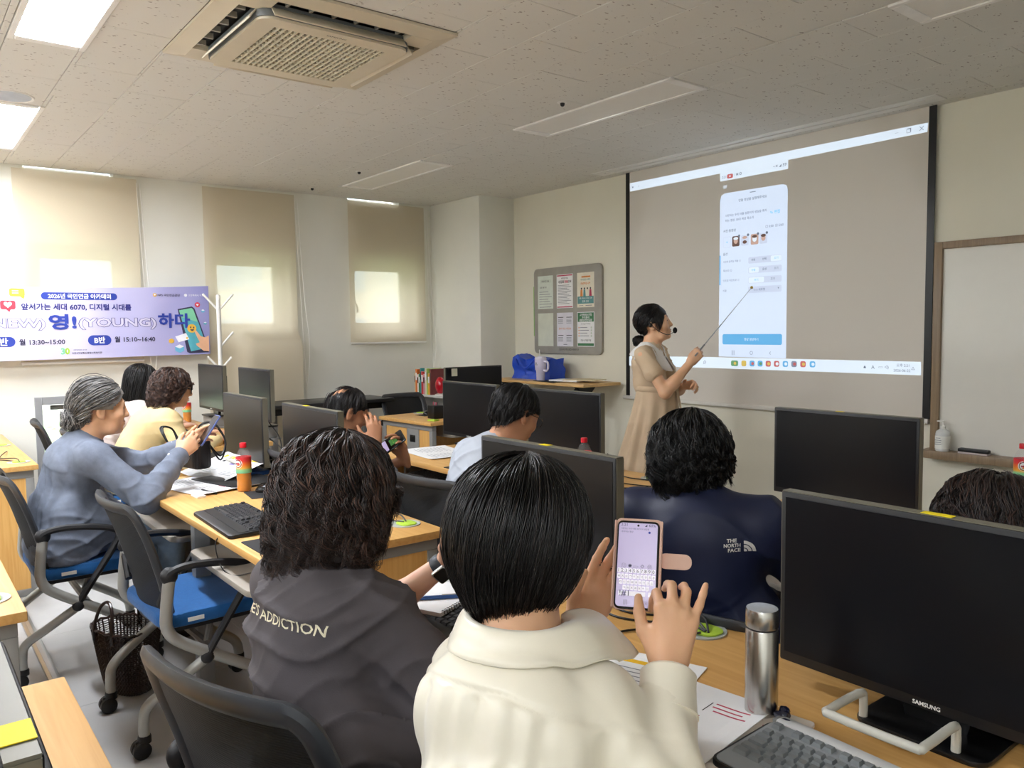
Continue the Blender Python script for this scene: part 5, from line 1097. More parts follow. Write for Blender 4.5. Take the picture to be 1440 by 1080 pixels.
for i, (x, y, rz, m, l) in enumerate(((-4.92, 4.47, 8, M_paper, 'white papers on the flip table beside the tumbler'), (-5.06, 4.40, -6, M_dark, 'dark folder edge on the flip table in front of the papers'), (-4.78, 4.50, 14, mat('paper_buff', (220, 205, 170), rough=0.8), 'buff envelope at the right end of the flip table'))):
    b = MB(); b.box(-0.15, 0.15, -0.10, 0.10, 0.0, 0.012 if i == 0 else 0.006, bev=0.002); o = b.build('papers' if i != 1 else 'folder', m, None, (x, y, 0.98+(0.0066 if i == 0 else 0.0) + (0.0 if i < 2 else 0.019)), (0, 0, R(rz))); tag(o, l, 'paper' if i != 1 else 'folder')
# low white bookcase with books
t = thing('low_bookcase', 'low white bookcase in the corner beside the pillar holding upright books', 'bookcase', (-6.50, 4.17, 0))
M_case = mat('bookcase_white', (206, 204, 198), rough=0.5)
b = MB(); b.box(-0.32, 0.40, -0.15, 0.16, 0.79, 0.81, bev=0.002); b.build('top_board', M_case, t)
b = MB(); b.box(-0.32, -0.30, -0.15, 0.16, 0, 0.79); b.build('side_board', M_case, t); b = MB(); b.box(0.38, 0.40, -0.15, 0.16, 0, 0.79); b.build('side_board', M_case, t)
b = MB(); b.box(-0.30, 0.38, 0.145, 0.16, 0, 0.79); b.build('back_board', M_case, t)
for z in (0.06, 0.42): b = MB(); b.box(-0.30, 0.38, -0.15, 0.145, z, z+0.02); b.build('shelf', M_case, t)
bk = [((214, 190, 150), 'tan'), ((226, 120, 50), 'orange'), ((240, 235, 225), 'white'), ((70, 120, 80), 'dark green'), ((60, 150, 150), 'teal'), ((200, 60, 60), 'red'), ((214, 150, 160), 'pink'), ((225, 215, 190), 'cream'), ((170, 200, 90), 'lime'), ((230, 170, 60), 'amber'), ((120, 60, 60), 'maroon')]
x = -6.70
for i, (c, nm) in enumerate(bk):
    w_ = random.uniform(0.018, 0.034); h_ = 0.20+0.035*math.sin(i*1.9)+0.004*i; d_ = 0.16
    bt = thing('book', '%s-spined upright book in the row on the low white bookcase' % nm, 'book', (x+w_/2, 4.12, 0.81), 0, 'books on the low bookcase')
    b = MB(); b.box(-w_/2, w_/2, -d_/2, d_/2, 0, h_, bev=0.0015, seg=1); b.build('cover', mat('book_'+nm.replace(' ', '_'), c, rough=0.55), bt)
    b = MB(); b.box(-w_/2+0.003, w_/2-0.003, -d_/2+0.004, d_/2+0.0008, h_-0.001, h_+0.0006); b.build('pages', M_paper, bt)
    b = MB(); b.box(-w_/2+0.004, w_/2-0.004, -d_/2-0.0006, -d_/2+0.001, h_*0.55, h_*0.85); b.build('spine_label', M_paper if i % 2 else M_ink, bt)
    x += w_+0.0012
t = thing('red_ornament', 'glossy red round ornament on a white foot before the books', 'ornament', (-6.29, 4.07, 0.81))
b = MB(); b.lathe([(0.001, 0.0), (0.05, 0.0), (0.05, 0.012), (0.03, 0.018), (0.001, 0.018)], 24); b.build('foot', M_white, t)
b = MB(); b.ell((0, 0, 0.095), (0.055, 0.045, 0.082)); b.build('ball', mat('red_gloss', (190, 22, 40), rough=0.15, coat=0.5), t)
t = thing('pencil_box', 'small black pencil box with red tips on the small pillar desk', 'pencil box', (-5.36, 3.42, DZ))
b = MB(); b.box(-0.05, 0.05, -0.045, 0.045, 0, 0.105, bev=0.006); b.build('box', M_black, t)
for k in range(4): b = MB(); b.tube([(-0.03+k*0.018, 0, 0.10), (-0.033+k*0.02, 0.004, 0.13)], 0.004, 6); b.build('pen_tip', (T_red, M_steel, T_red, M_dark)[k], t)
b = MB(); b.box(-0.035, 0.035, -0.03, 0.03, 0, 0.012, bev=0.002); o = b.build('sticky_notes', M_lime, None, (-5.22, 3.31, DZ), (0, 0, R(15))); tag(o, 'lime sticky notes at the corner of the small pillar desk', 'sticky notes')
# black flip table by the windows
t = thing('folding_table', 'long black topped folding table along the window wall', 'table', (-6.42, 2.9, 0))
M_bt = mat('black_laminate', (40, 40, 42), rough=0.35)
b = MB(); b.box(-0.22, 0.24, -0.52, 0.62, 0.80, 0.83, bev=0.005); b.build('tabletop', M_bt, t)
b = MB(); b.box(-0.16, 0.16, -0.48, 0.56, 0.74, 0.80, bev=0.004); b.build('apron', M_black, t)
for y in (-0.40, 0.45):
    b = MB(); b.box(-0.03, 0.03, y-0.03, y+0.03, 0.05, 0.74, bev=0.004); b.box(-0.2, 0.2, y-0.03, y+0.03, 0.02, 0.06, bev=0.006); b.build('leg', M_steel, t)
b = MB(); b.ell((0.15, 0.2, 0.84), (0.03, 0.03, 0.018)); b.build('knob', M_black, t)
# phone stands / glasses case on white-shirted man's desk
t = thing('phone_stand', 'black folding phone stand on the white-shirted man\'s desk', 'phone stand', (-2.80, 2.50, DZ), R(-25))
b = MB(); b.box(-0.05, 0.05, -0.004, 0.004, 0, 0.10, M=Matrix.Rotation(R(-32), 4, 'X')); b.build('plate', M_steel, t); b = MB(); b.box(-0.045, 0.045, 0.05, 0.058, 0, 0.09, M=Matrix.Rotation(R(30), 4, 'X')); b.build('brace', M_black, t)
b = MB(); b.box(-0.045, 0.045, -0.02, 0.02, 0, 0.02, bev=0.005); o = b.build('lime_case', mat('lime_case', (206, 222, 60), rough=0.5), None, (-2.93, 2.50, DZ)); tag(o, 'lime green case before the far monitor', 'case')
# ---------------------------------------------------------------- figures: blended body fields turned into one skin
def V3(*a): return np.array(a, np.float64)
def unit(v): v = np.asarray(v, float); return v/np.linalg.norm(v)
def np_mesh(name, verts, quads, tri=False):
    me = bpy.data.meshes.new(name); n = len(verts); k = 3 if tri else 4; m = len(quads)
    me.vertices.add(n); me.vertices.foreach_set('co', np.ascontiguousarray(verts, np.float32).ravel())
    me.loops.add(m*k); me.loops.foreach_set('vertex_index', np.ascontiguousarray(quads, np.int32).ravel())
    me.polygons.add(m); me.polygons.foreach_set('loop_start', np.arange(0, m*k, k, dtype=np.int32))
    me.update(calc_edges=True); me.shade_smooth(); return me
def vnormals(v, q):
    n = np.cross(v[q[:, 2]]-v[q[:, 0]], v[q[:, 3]]-v[q[:, 1]]); out = np.zeros_like(v)
    for c in range(4): np.add.at(out, q[:, c], n)
    return out/np.maximum(np.linalg.norm(out, axis=1, keepdims=True), 1e-12)
class Field:
    def __init__(s, h=0.006): s.h = h; s.p = []
    def cap(s, a, b, r1, r2=None, k=0.03, n=None, f=1.0, sub=False):
        s.p.append(('c', np.asarray(a, float), np.asarray(b, float), r1, r1 if r2 is None else r2, k, None if n is None else unit(n), f, sub)); return s
    def ell(s, c, r, k=0.03, M=None, sub=False):
        s.p.append(('e', np.asarray(c, float), np.asarray(r if hasattr(r, '__len__') else (r, r, r), float), k, np.eye(3) if M is None else M, sub)); return s
    def cut(s, pt, n): s.p.append(('x', np.asarray(pt, float), unit(n))); return s
    def _bb(s, p):
        if p[0] == 'c':
            m = max(p[3], p[4])*1.02/min(1, 1)*max(1, p[7]); return np.minimum(p[1], p[2])-m, np.maximum(p[1], p[2])+m
        m = p[2].max(); return p[1]-m, p[1]+m
    def build(s, smooth=1):
        h = s.h; bbs = [s._bb(p) for p in s.p if p[0] != 'x' and not p[-1]]
        lo = np.min([b[0] for b in bbs], 0)-4*h; hi = np.max([b[1] for b in bbs], 0)+4*h
        shp = np.ceil((hi-lo)/h).astype(int)+1; d = np.full(shp, 0.2, np.float32)
        ax = [lo[i]+h*np.arange(shp[i]) for i in range(3)]
        for p in s.p:
            if p[0] == 'x':
                v = ((ax[0]-p[1][0])*p[2][0])[:, None, None]+((ax[1]-p[1][1])*p[2][1])[None, :, None]+((ax[2]-p[1][2])*p[2][2])[None, None, :]
                np.maximum(d, v.astype(np.float32), out=d); continue
            k = p[5] if p[0] == 'c' else p[3]; b0, b1 = s._bb(p); mg = k+3*h
            i0 = np.maximum(np.floor((b0-mg-lo)/h).astype(int), 0); i1 = np.minimum(np.ceil((b1+mg-lo)/h).astype(int)+1, shp)
            if (i1 <= i0).any(): continue
            sl = tuple(slice(i0[i], i1[i]) for i in range(3))
            X = ax[0][sl[0]][:, None, None].astype(np.float32); Y = ax[1][sl[1]][None, :, None].astype(np.float32); Zz = ax[2][sl[2]][None, None, :].astype(np.float32)
            if p[0] == 'c':
                a, b, r1, r2, n, f = p[1], p[2], p[3], p[4], p[6], p[7]
                ba = b-a; L2 = max(float(ba@ba), 1e-10); dx, dy, dz = X-a[0], Y-a[1], Zz-a[2]
                t = np.clip((dx*ba[0]+dy*ba[1]+dz*ba[2])/L2, 0, 1).astype(np.float32)
                qx, qy, qz = dx-t*ba[0], dy-t*ba[1], dz-t*ba[2]
                if n is not None:
                    w_ = (qx*n[0]+qy*n[1]+qz*n[2])*(1/f-1); qx = qx+w_*n[0]; qy = qy+w_*n[1]; qz = qz+w_*n[2]
                v = np.sqrt(qx*qx+qy*qy+qz*qz)-(r1+(r2-r1)*t)
                if n is not None: v = v*(0.5+0.5*f)
            else:
                c, r, M = p[1], p[2], p[4]; dx, dy, dz = X-c[0], Y-c[1], Zz-c[2]
                q = [(dx*M[0, i]+dy*M[1, i]+dz*M[2, i])/r[i] for i in range(3)]
                k0 = np.sqrt(q[0]**2+q[1]**2+q[2]**2); k1 = np.sqrt((q[0]/r[0])**2+(q[1]/r[1])**2+(q[2]/r[2])**2)
                v = k0*(k0-1)/np.maximum(k1, 1e-6)
            D = d[sl]
            if p[-1]:
                v = -v; hh = np.maximum(k-np.abs(D-v), 0)/k; d[sl] = np.maximum(D, v)+hh*hh*k*0.25
            else:
                hh = np.maximum(k-np.abs(D-v), 0)/k; d[sl] = np.minimum(D, v)-hh*hh*k*0.25
        sg = d < 0
        c = np.zeros([n-1 for n in shp], np.uint8); offs = [(i, j, k) for i in (0, 1) for j in (0, 1) for k in (0, 1)]
        for i, j, k in offs: c += sg[i:shp[0]-1+i, j:shp[1]-1+j, k:shp[2]-1+k]
        act = (c > 0) & (c < 8); idx = np.argwhere(act); N = len(idx)
        vals = np.stack([d[idx[:, 0]+i, idx[:, 1]+j, idx[:, 2]+k] for i, j, k in offs], 1)
        acc = np.zeros((N, 3)); cnt = np.zeros(N)
        for a in range(8):
            for b in range(a+1, 8):
                oa, ob = np.array(offs[a]), np.array(offs[b])
                if np.abs(oa-ob).sum() != 1: continue
                va, vb = vals[:, a], vals[:, b]; m = (va < 0) != (vb < 0); t = np.where(m, va/np.where(m, va-vb, 1), 0)
                acc += np.where(m[:, None], oa+t[:, None]*(ob-oa), 0); cnt += m
        V = lo+h*(idx+acc/cnt[:, None])
        lut = np.full(act.shape, -1, np.int32); lut[act] = np.arange(N); Q = []
        for axn in range(3):
            u, w_ = (axn+1) % 3, (axn+2) % 3
            sa = [slice(None)]*3; sb = [slice(None)]*3; sa[axn] = slice(0, shp[axn]-1); sb[axn] = slice(1, shp[axn])
            e = np.argwhere(sg[tuple(sa)] != sg[tuple(sb)])
            e = e[(e[:, u] > 0) & (e[:, w_] > 0) & (e[:, u] < shp[u]-1) & (e[:, w_] < shp[w_]-1)]
            def at(du, dw): q = e.copy(); q[:, u] += du; q[:, w_] += dw; return lut[q[:, 0], q[:, 1], q[:, 2]]
            q = np.stack([at(-1, -1), at(0, -1), at(0, 0), at(-1, 0)], 1); ins = sg[e[:, 0], e[:, 1], e[:, 2]]
            q[~ins] = q[~ins][:, ::-1]; Q.append(q[(q >= 0).all(1)])
        Q = np.concatenate(Q)
        for _ in range(smooth):
            S_ = np.zeros_like(V); C_ = np.zeros(N)
            for a in range(4):
                for b in ((a+1) % 4, (a-1) % 4): np.add.at(S_, Q[:, a], V[Q[:, b]]); np.add.at(C_, Q[:, a], 1)
            V = V*0.45+0.55*S_/np.maximum(C_, 1)[:, None]
        return V, Q
def fbm(P, sc, seed=0.0):
    o = np.zeros(len(P))
    for i in range(5):
        a = RNG_W[int(seed) % 7][i]; o += np.sin(P @ (a*sc*(1+0.5*i)) + i*1.7+seed)/(1+0.5*i)
    return o/2.3
RNG_W = [[unit(RNG.normal(size=3)) for _ in range(6)] for _ in range(7)]

def ik(S_, W_, la, lb, pole):
    d = W_-S_; L = np.linalg.norm(d); L = min(L, (la+lb)*0.999); dn = unit(d)
    x = (la*la-lb*lb+L*L)/(2*L); h = math.sqrt(max(la*la-x*x, 1e-8)); pole = np.asarray(pole, float); pp = pole-dn*(pole@dn)
    return S_+dn*x+unit(pp)*h
def rotv(v, ax, a):
    ax = unit(ax); return v*math.cos(a)+np.cross(ax, v)*math.sin(a)+ax*(ax@v)*(1-math.cos(a))

def hand(F, W_, y, dorsal, side, curls=None, thumb=None, s=0.95, spread=(0.10, 0.02, -0.06, -0.15)):
    """five separate fingers on a palm; y = finger direction, dorsal = back of the hand, side +1 right / -1 left"""
    y = unit(y); z = unit(np.asarray(dorsal, float)-y*(np.asarray(dorsal, float)@y)); t = np.cross(z, y)*side    # thumb side
    W_ = np.asarray(W_, float); g = lambda a, b, c: W_+s*(t*a+y*b+z*c)
    curls = curls or [(20, 30, 20)]*4
    kn = [(0.028, 0.088, 0.003), (0.009, 0.092, 0.006), (-0.010, 0.087, 0.004), (-0.027, 0.076, 0.0)]
    bs = [(0.014, 0.016, 0.0), (0.005, 0.014, 0.002), (-0.006, 0.014, 0.001), (-0.015, 0.016, -0.001)]
    F.cap(g(0, -0.03, 0), g(0, 0.012, 0), 0.0225*s, 0.0205*s, 0.016, z, 0.72)
    for i in range(4): F.cap(g(*bs[i]), g(*kn[i]), 0.0125*s, 0.0112*s, 0.012 if i else 0.02)
    F.cap(g(0.0, 0.03, -0.006), g(0.0, 0.07, -0.005), 0.022*s, 0.024*s, 0.014, z, 0.55)
    F.cap(g(0.018, 0.014, -0.008), g(0.034, 0.05, -0.014), 0.015*s, 0.012*s, 0.012)          # thenar
    F.cap(g(-0.018, 0.016, -0.006), g(-0.022, 0.055, -0.007), 0.012*s, 0.011*s, 0.012)
    ln = [(0.043, 0.026, 0.021), (0.047, 0.030, 0.022), (0.043, 0.028, 0.021), (0.034, 0.021, 0.019)]
    rr = [(0.0094, 0.0086, 0.0076, 0.0062)]*3+[(0.0082, 0.0075, 0.0066, 0.0054)]
    tips = []
    for i in range(4):
        p = g(*kn[i]); d = unit(y+t*spread[i]); ax = np.cross(d, z); q = p
        for j in range(3):
            d = rotv(d, ax, -R(curls[i][j])); e = q+d*ln[i][j]*s
            F.cap(q, e, rr[i][j]*s, rr[i][j+1]*s, 0.007 if j == 0 else 0.003); q = e
        tips.append(q)
    th = thumb or [(0.75, 0.62, -0.25), (0.45, 0.85, -0.25), (0.30, 0.92, -0.2)]
    q = g(0.018, 0.016, -0.008)
    for (a, b, c), L, r1, r2 in zip(th, (0.044, 0.032, 0.026), (0.0145, 0.0112, 0.0098), (0.0112, 0.0098, 0.0072)):
        e = q+unit(t*a+y*b+z*c)*L*s; F.cap(q, e, r1*s, r2*s, 0.008 if L > 0.04 else 0.004); q = e
    return tips, q

def head_prims(F, H, M, sc=1.0, jaw=1.0, ears=True):
    """face and skull in head frame M (columns right, forward, up)"""
    P = lambda x, y, z: H+sc*(M @ V3(x, y, z)); a = lambda *r: tuple(sc*q for q in r)
    F.ell(P(0, -0.012, 0.030), a(0.074, 0.092, 0.080), 0.02, M)
    F.ell(P(0, 0.030, -0.035), a(0.058*jaw, 0.060, 0.072), 0.035, M)
    F.cap(P(-0.03, 0.035, -0.085), P(0.03, 0.035, -0.085), 0.026*sc, None, 0.03); F.ell(P(0, 0.070, -0.094), a(0.020, 0.018, 0.016), 0.02, M)
    F.cap(P(-0.032, 0.074, 0.024), P(0.032, 0.074, 0.024), 0.015*sc, None, 0.02)
    for s in (-1, 1):
        F.ell(P(0.040*s, 0.058, -0.028), a(0.024, 0.024, 0.024), 0.025, M)
        F.ell(P(0.032*s, 0.098, 0.004), a(0.016, 0.014, 0.012), 0.012, M, sub=True)
        F.cap(P(0.020*s, 0.083, 0.010), P(0.044*s, 0.076, 0.010), 0.006*sc, None, 0.006)
        F.cap(P(0.020*s, 0.081, -0.004), P(0.044*s, 0.075, -0.003), 0.006*sc, None, 0.006)
        if ears:
            F.ell(P(0.081*s, -0.012, -0.008), a(0.010, 0.019, 0.033), 0.006, M); F.ell(P(0.090*s, -0.006, -0.004), a(0.007, 0.011, 0.020), 0.004, M, sub=True); F.ell(P(0.075*s, -0.002, -0.034), a(0.008, 0.009, 0.010), 0.006, M)
    F.cap(P(0, 0.086, 0.012), P(0, 0.102, -0.028), 0.0075*sc, 0.0120*sc, 0.014)
    for s in (-1, 1): F.ell(P(0.012*s, 0.094, -0.031), a(0.009, 0.010, 0.008), 0.006, M)
    F.cap(P(-0.020, 0.084, -0.058), P(0.020, 0.084, -0.058), 0.0085*sc, None, 0.008); F.cap(P(-0.016, 0.083, -0.070), P(0.016, 0.083, -0.070), 0.0085*sc, None, 0.008)
def headM(yaw, pitch=0, roll=0):
    f = V3(-math.sin(R(yaw))*math.cos(R(pitch)), math.cos(R(yaw))*math.cos(R(pitch)), math.sin(R(pitch)))
    r = V3(math.cos(R(yaw)), math.sin(R(yaw)), 0); u = np.cross(r, f); c, s_ = math.cos(R(roll)), math.sin(R(roll))
    return np.stack([r*c+u*s_, f, -r*s_+u*c], 1)

M_skins = {n: mat('skin_'+n, c, rough=0.48, var=0.05, vscale=18, bump=0.06, bscale=260, sss=0.12) for n, c in dict(fair=(226, 178, 150), mid=(212, 164, 130), tan=(190, 136, 102), warm=(222, 174, 138)).items()}
M_eye = mat('eye_white', (236, 232, 226), rough=0.2); M_iris = mat('eye_iris', (34, 22, 16), rough=0.15); M_lip = mat('lips', (176, 98, 92), rough=0.4); M_brow = mat('eyebrow', (50, 40, 36), rough=0.8)
M_hair = {n: mat('hair_'+n, c, rough=r, var=0.25, vscale=40, spec=0.45) for n, c, r in (('black', (20, 17, 17), 0.38), ('black2', (46, 38, 36), 0.42), ('black3', (13, 12, 12), 0.36), ('brown', (66, 47, 40), 0.42), ('brown2', (98, 72, 60), 0.45), ('grey', (120, 118, 116), 0.5), ('grey2', (168, 166, 164), 0.5), ('dgrey', (58, 57, 58), 0.5))}

class Person:
    def __init__(s, label, base, skin, h=0.006):
        s.base = np.array([base[0], base[1], 0.0]); s.t = thing('person', label, 'person', tuple(s.base)); s.F = Field(h); s.skin = M_skins[skin]; s.h = h
    def add(s, name, V, Q, m, parent=None):
        return obj(name, np_mesh(name, V-s.base, Q), m, parent or s.t)
    def mb(s, name, b, m, parent=None, ang=40):
        me = b.mesh(name, ang); me.transform(Matrix.Translation(tuple(-s.base))); return obj(name, me, m, parent or s.t)
    def pose(s, hip, neck, H, yaw, hyaw, hpitch=0, hroll=0, sh=0.165, shyaw=None, drop=0.03, scale=1.0):
        s.hip, s.neck, s.H = V3(*hip), V3(*neck), V3(*H); s.yaw = yaw; s.sc = scale
        a = R(yaw); s.f = V3(-math.sin(a), math.cos(a), 0); s.r = V3(math.cos(a), math.sin(a), 0)
        a2 = R(shyaw if shyaw is not None else yaw); s.sr = V3(math.cos(a2), math.sin(a2), 0); s.sf = V3(-math.sin(a2), math.cos(a2), 0)
        s.M = headM(hyaw, hpitch, hroll)
        up = unit(s.neck-s.hip); s.up = up
        s.SC = s.neck-V3(0, 0, drop+0.02)+s.sf*0.0; s.S = {1: s.SC+s.sr*sh, -1: s.SC-s.sr*sh}
        s.mid = s.hip+(s.neck-s.hip)*0.42-s.f*0.035; s.ch = s.hip+(s.neck-s.hip)*0.74-s.f*0.025
        s.arm = {}
        return s
    def torso(s, F, g=0.0, w=1.0, dpt=1.0, k=0.04):
        n = s.f; n2 = unit(np.cross(s.sr, s.up)); n2 = n2*(1 if n2@s.f > 0 else -1)
        F.cap(s.hip-s.r*0.070*w, s.hip+s.r*0.070*w, 0.104*w+g, None, k, n, 0.98*dpt)
        F.cap(s.hip+V3(0, 0, 0.05), s.mid, 0.122*w+g, 0.115*w+g, k, n2, 0.80*dpt)
        F.cap(s.mid, s.ch, 0.116*w+g, 0.126*w+g, k, n2, 0.78*dpt)
        F.cap(s.ch-s.sr*0.06, s.SC-s.sr*0.075-V3(0, 0, 0.015), 0.084*w+g, 0.050*w+g, k, n2, 0.95); F.cap(s.ch+s.sr*0.06, s.SC+s.sr*0.075-V3(0, 0, 0.015), 0.084*w+g, 0.050*w+g, k, n2, 0.95)
        F.cap(s.S[-1]*0.93+s.SC*0.07, s.S[1]*0.93+s.SC*0.07, 0.046*w+g, None, k)
        F.cap(s.SC+V3(0, 0, -0.01), s.neck, 0.060+g*0.6, 0.054+g*0.4, k)
    def arms(s, R_=None, L_=None, la=0.275, lb=0.235, pr=None, pl=None):
        for sd, W_, pole in ((1, R_, pr), (-1, L_, pl)):
            if W_ is None: continue
            W_ = V3(*W_); S_ = s.S[sd]; pole = pole or tuple(V3(0, 0, -1)+s.r*sd*0.6-s.f*0.2)
            if isinstance(pole, np.ndarray): pole = tuple(pole)
            dist = np.linalg.norm(W_-S_)
            if dist > (la+lb)*0.998: W_ = S_+(W_-S_)*((la+lb)*0.998/dist)
            s.arm[sd] = (S_, ik(S_, W_, la, lb, pole), W_)
        return s
    def skin_arms(s, F):
        for sd, (S_, E, W_) in s.arm.items():
            F.cap(S_, E, 0.042, 0.035, 0.03); F.cap(E, E+(W_-E)*0.35, 0.037, 0.037, 0.02); F.cap(E+(W_-E)*0.3, W_, 0.037, 0.0215, 0.02)
    def sleeves(s, F, r=(0.066, 0.058), fr=1.0, r2=None, cuff=1.0, k=0.05):
        """fr: fraction of the upper arm covered; r2 = forearm radii for long sleeves"""
        for sd, (S_, E, W_) in s.arm.items():
            e = S_+(E-S_)*min(fr, 1.0); F.cap(S_*0.9+s.SC*0.1, e, r[0], r[1], k)
            if fr < 1.0:
                pass
            if r2: F.cap(E, E+(W_-E)*cuff, r2[0], r2[1], 0.03)
    def body(s, jaw=1.0, ears=True, extra=None, hands=True, hsc=1.0, nk=0.050, w=0.94):
        F = s.F; head_prims(F, s.H, s.M, hsc, jaw, ears)
        F.cap(s.H+s.M@V3(0, -0.022, -0.055), s.neck+V3(0, 0, -0.01), nk, nk+0.006, 0.03)
        s.torso(F, 0.0, w, 0.96); s.skin_arms(F)
        if extra: extra(F)
        V, Q = F.build(1); s.add('body', V, Q, s.skin)
        for sd in (-1, 1):
            c = s.H+hsc*(s.M@V3(0.032*sd, 0.0735, 0.003)); b = MB(); b.ell(tuple(c), 0.0115, u=12, v=8); e = s.mb('eye', b, M_eye)
            c = s.H+hsc*(s.M@V3(0.0325*sd, 0.0818, 0.003)); b = MB(); b.ell(tuple(c), 0.0050, u=10, v=6); s.mb('iris', b, M_iris, e)
            b = MB(); b.tube([tuple(s.H+hsc*(s.M@V3(x*sd, y, z))) for x, y, z in ((0.016, 0.0900, 0.026), (0.030, 0.0885, 0.031), (0.046, 0.079, 0.026))], 0.003, 6, radii=[0.0022, 0.0034, 0.0016]); s.mb('eyebrow', b, M_brow)
        b = MB()
        for z, q in ((-0.0585, 0.0925), (-0.0685, 0.0915)): b.tube([tuple(s.H+hsc*(s.M@V3(x, q-abs(x)*abs(x)*16, z-(0.004-abs(x)*0.2 if z < -0.06 else -0.001)*0.3))) for x in (-0.021, -0.01, 0, 0.01, 0.021)], 0.004, 8, radii=[0.0012, 0.0040, 0.0046, 0.0040, 0.0012])
        s.mb('lips', b, M_lip); return s
    def garment(s, name, F, m, disp=None, smooth=1, cutbody=None):
        V, Q = F.build(smooth)
        if disp is not None:
            N = vnormals(V, Q); V = V+N*disp(V, N)[:, None]
        return s.add(name, V, Q, m)
    def legs(s, m_tr, m_shoe, fwd=0.40, spread=0.09, foot=0.34, r=(0.083, 0.062, 0.05), h=0.010, skirt=False, shin_back=0.0):
        F = Field(h); ft = []
        F.cap(s.hip-s.r*0.08+V3(0, 0, -0.0), s.hip+s.r*0.08, 0.112, None, 0.05)
        for sd in (-1, 1):
            hp = s.hip+s.r*0.085*sd; kn = V3(*(s.hip+s.f*fwd+s.r*spread*sd)); kn[2] = 0.525
            an = kn-s.f*(0.05+shin_back); an[2] = 0.09; F.cap(hp, kn, r[0], r[1], 0.04); F.cap(kn, an, r[1], r[2], 0.03); ft.append(an)
        V, Q = F.build(1); s.add('trousers', V, Q, m_tr)
        for an in ft:
            F = Field(0.008); F.cap(an+V3(0, 0, -0.03)-s.f*0.02, an+V3(0, 0, -0.052)+s.f*0.06, 0.036, 0.034, 0.02); F.cap(an+V3(0, 0, -0.052)+s.f*0.05, an+V3(0, 0, -0.062)+s.f*0.155, 0.036, 0.026, 0.02); F.cut((0, 0, 0.006), (0, 0, -1))
            V, Q = F.build(1); s.add('shoe', V, Q, m_shoe)

def strands_mesh(C, r0, r1, nm, mi=None):
    """C: (n, m, 3) centre lines -> thin three-sided tapering locks"""
    n, m, _ = C.shape; T = np.gradient(C, axis=1); T /= np.maximum(np.linalg.norm(T, axis=2, keepdims=True), 1e-9)
    U = np.cross(T, V3(0.31, 0.52, 0.79)); U /= np.maximum(np.linalg.norm(U, axis=2, keepdims=True), 1e-9); W_ = np.cross(T, U)
    tt = np.linspace(0, 1, m); rad = (r0*(1-tt**2.2)+r1*tt**2.2)[None, :, None]*np.ones((n, 1, 1))
    rad[:, 0] *= 0.5
    V = np.stack([C+rad*(U*math.cos(a)+W_*math.sin(a)) for a in (0, 2*pi/3, 4*pi/3)], 2)          # n,m,3,3
    idx = np.arange(n*m*3).reshape(n, m, 3); q = []
    for a in range(3): b = (a+1) % 3; q.append(np.stack([idx[:, :-1, a], idx[:, :-1, b], idx[:, 1:, b], idx[:, 1:, a]], -1).reshape(-1, 4))
    Q = np.concatenate(q); mids = None
    if mi is not None: mids = np.concatenate([np.repeat(mi, m-1)]*3)
    return V.reshape(-1, 3), Q, mids
def hair_obj(P_, parts, mats, name='hair'):
    Vs, Qs, Ms, o = [], [], [], 0
    for V, Q, mi in parts:
        Vs.append(V); Qs.append(Q+o); o += len(V); Ms.append(mi if mi is not None else np.zeros(len(Q), np.int32))
    V = np.concatenate(Vs); Q = np.concatenate(Qs); me = np_mesh(name, V-P_.base, Q)
    for m in mats: me.materials.append(m)
    me.polygons.foreach_set('material_index', np.concatenate(Ms).astype(np.int32)); me.shade_smooth(); me.update()
    return obj(name, me, None, P_.t)
def interp_sym(tab, th): xs = [R(a) for a, _ in tab]; return np.interp(np.abs(th), xs, [z for _, z in tab])
def style_surface(st, th, t, off=1.0):
    """point of the hair volume in head coordinates; th 0 = front, t 0 crown .. 1 hem"""
    rx, ryf, ryb, rz, zc = st['rx'], st['ryf'], st['ryb'], st['rz'], st['zc']
    c, s_ = np.cos(th), np.sin(th); ry = np.where(c > 0, ryf, ryb); re = 1/np.sqrt((s_/rx)**2+(c/ry)**2)
    zh = interp_sym(st['hem'], th); cu = interp_sym(st['curl'], th) if hasattr(st['curl'], '__len__') else st['curl']
    a = np.minimum(t, 0.5)/0.5*pi/2; u = np.clip((t-0.5)/0.5, 0, 1.2)
    r = np.where(t <= 0.5, np.sin(a)**st.get('pw', 0.9), 1-cu*u**2+st.get('flare', 0)*u)*re
    z = np.where(t <= 0.5, zc+rz*np.cos(a), zc-u*(zc-zh)); cy = st.get('cy', -0.012)
    k = 1+(off-1)
    return np.stack([-s_*r*k, c*r*k+cy, zc+(z-zc)*np.where(t <= 0.5, k, 1)], -1)
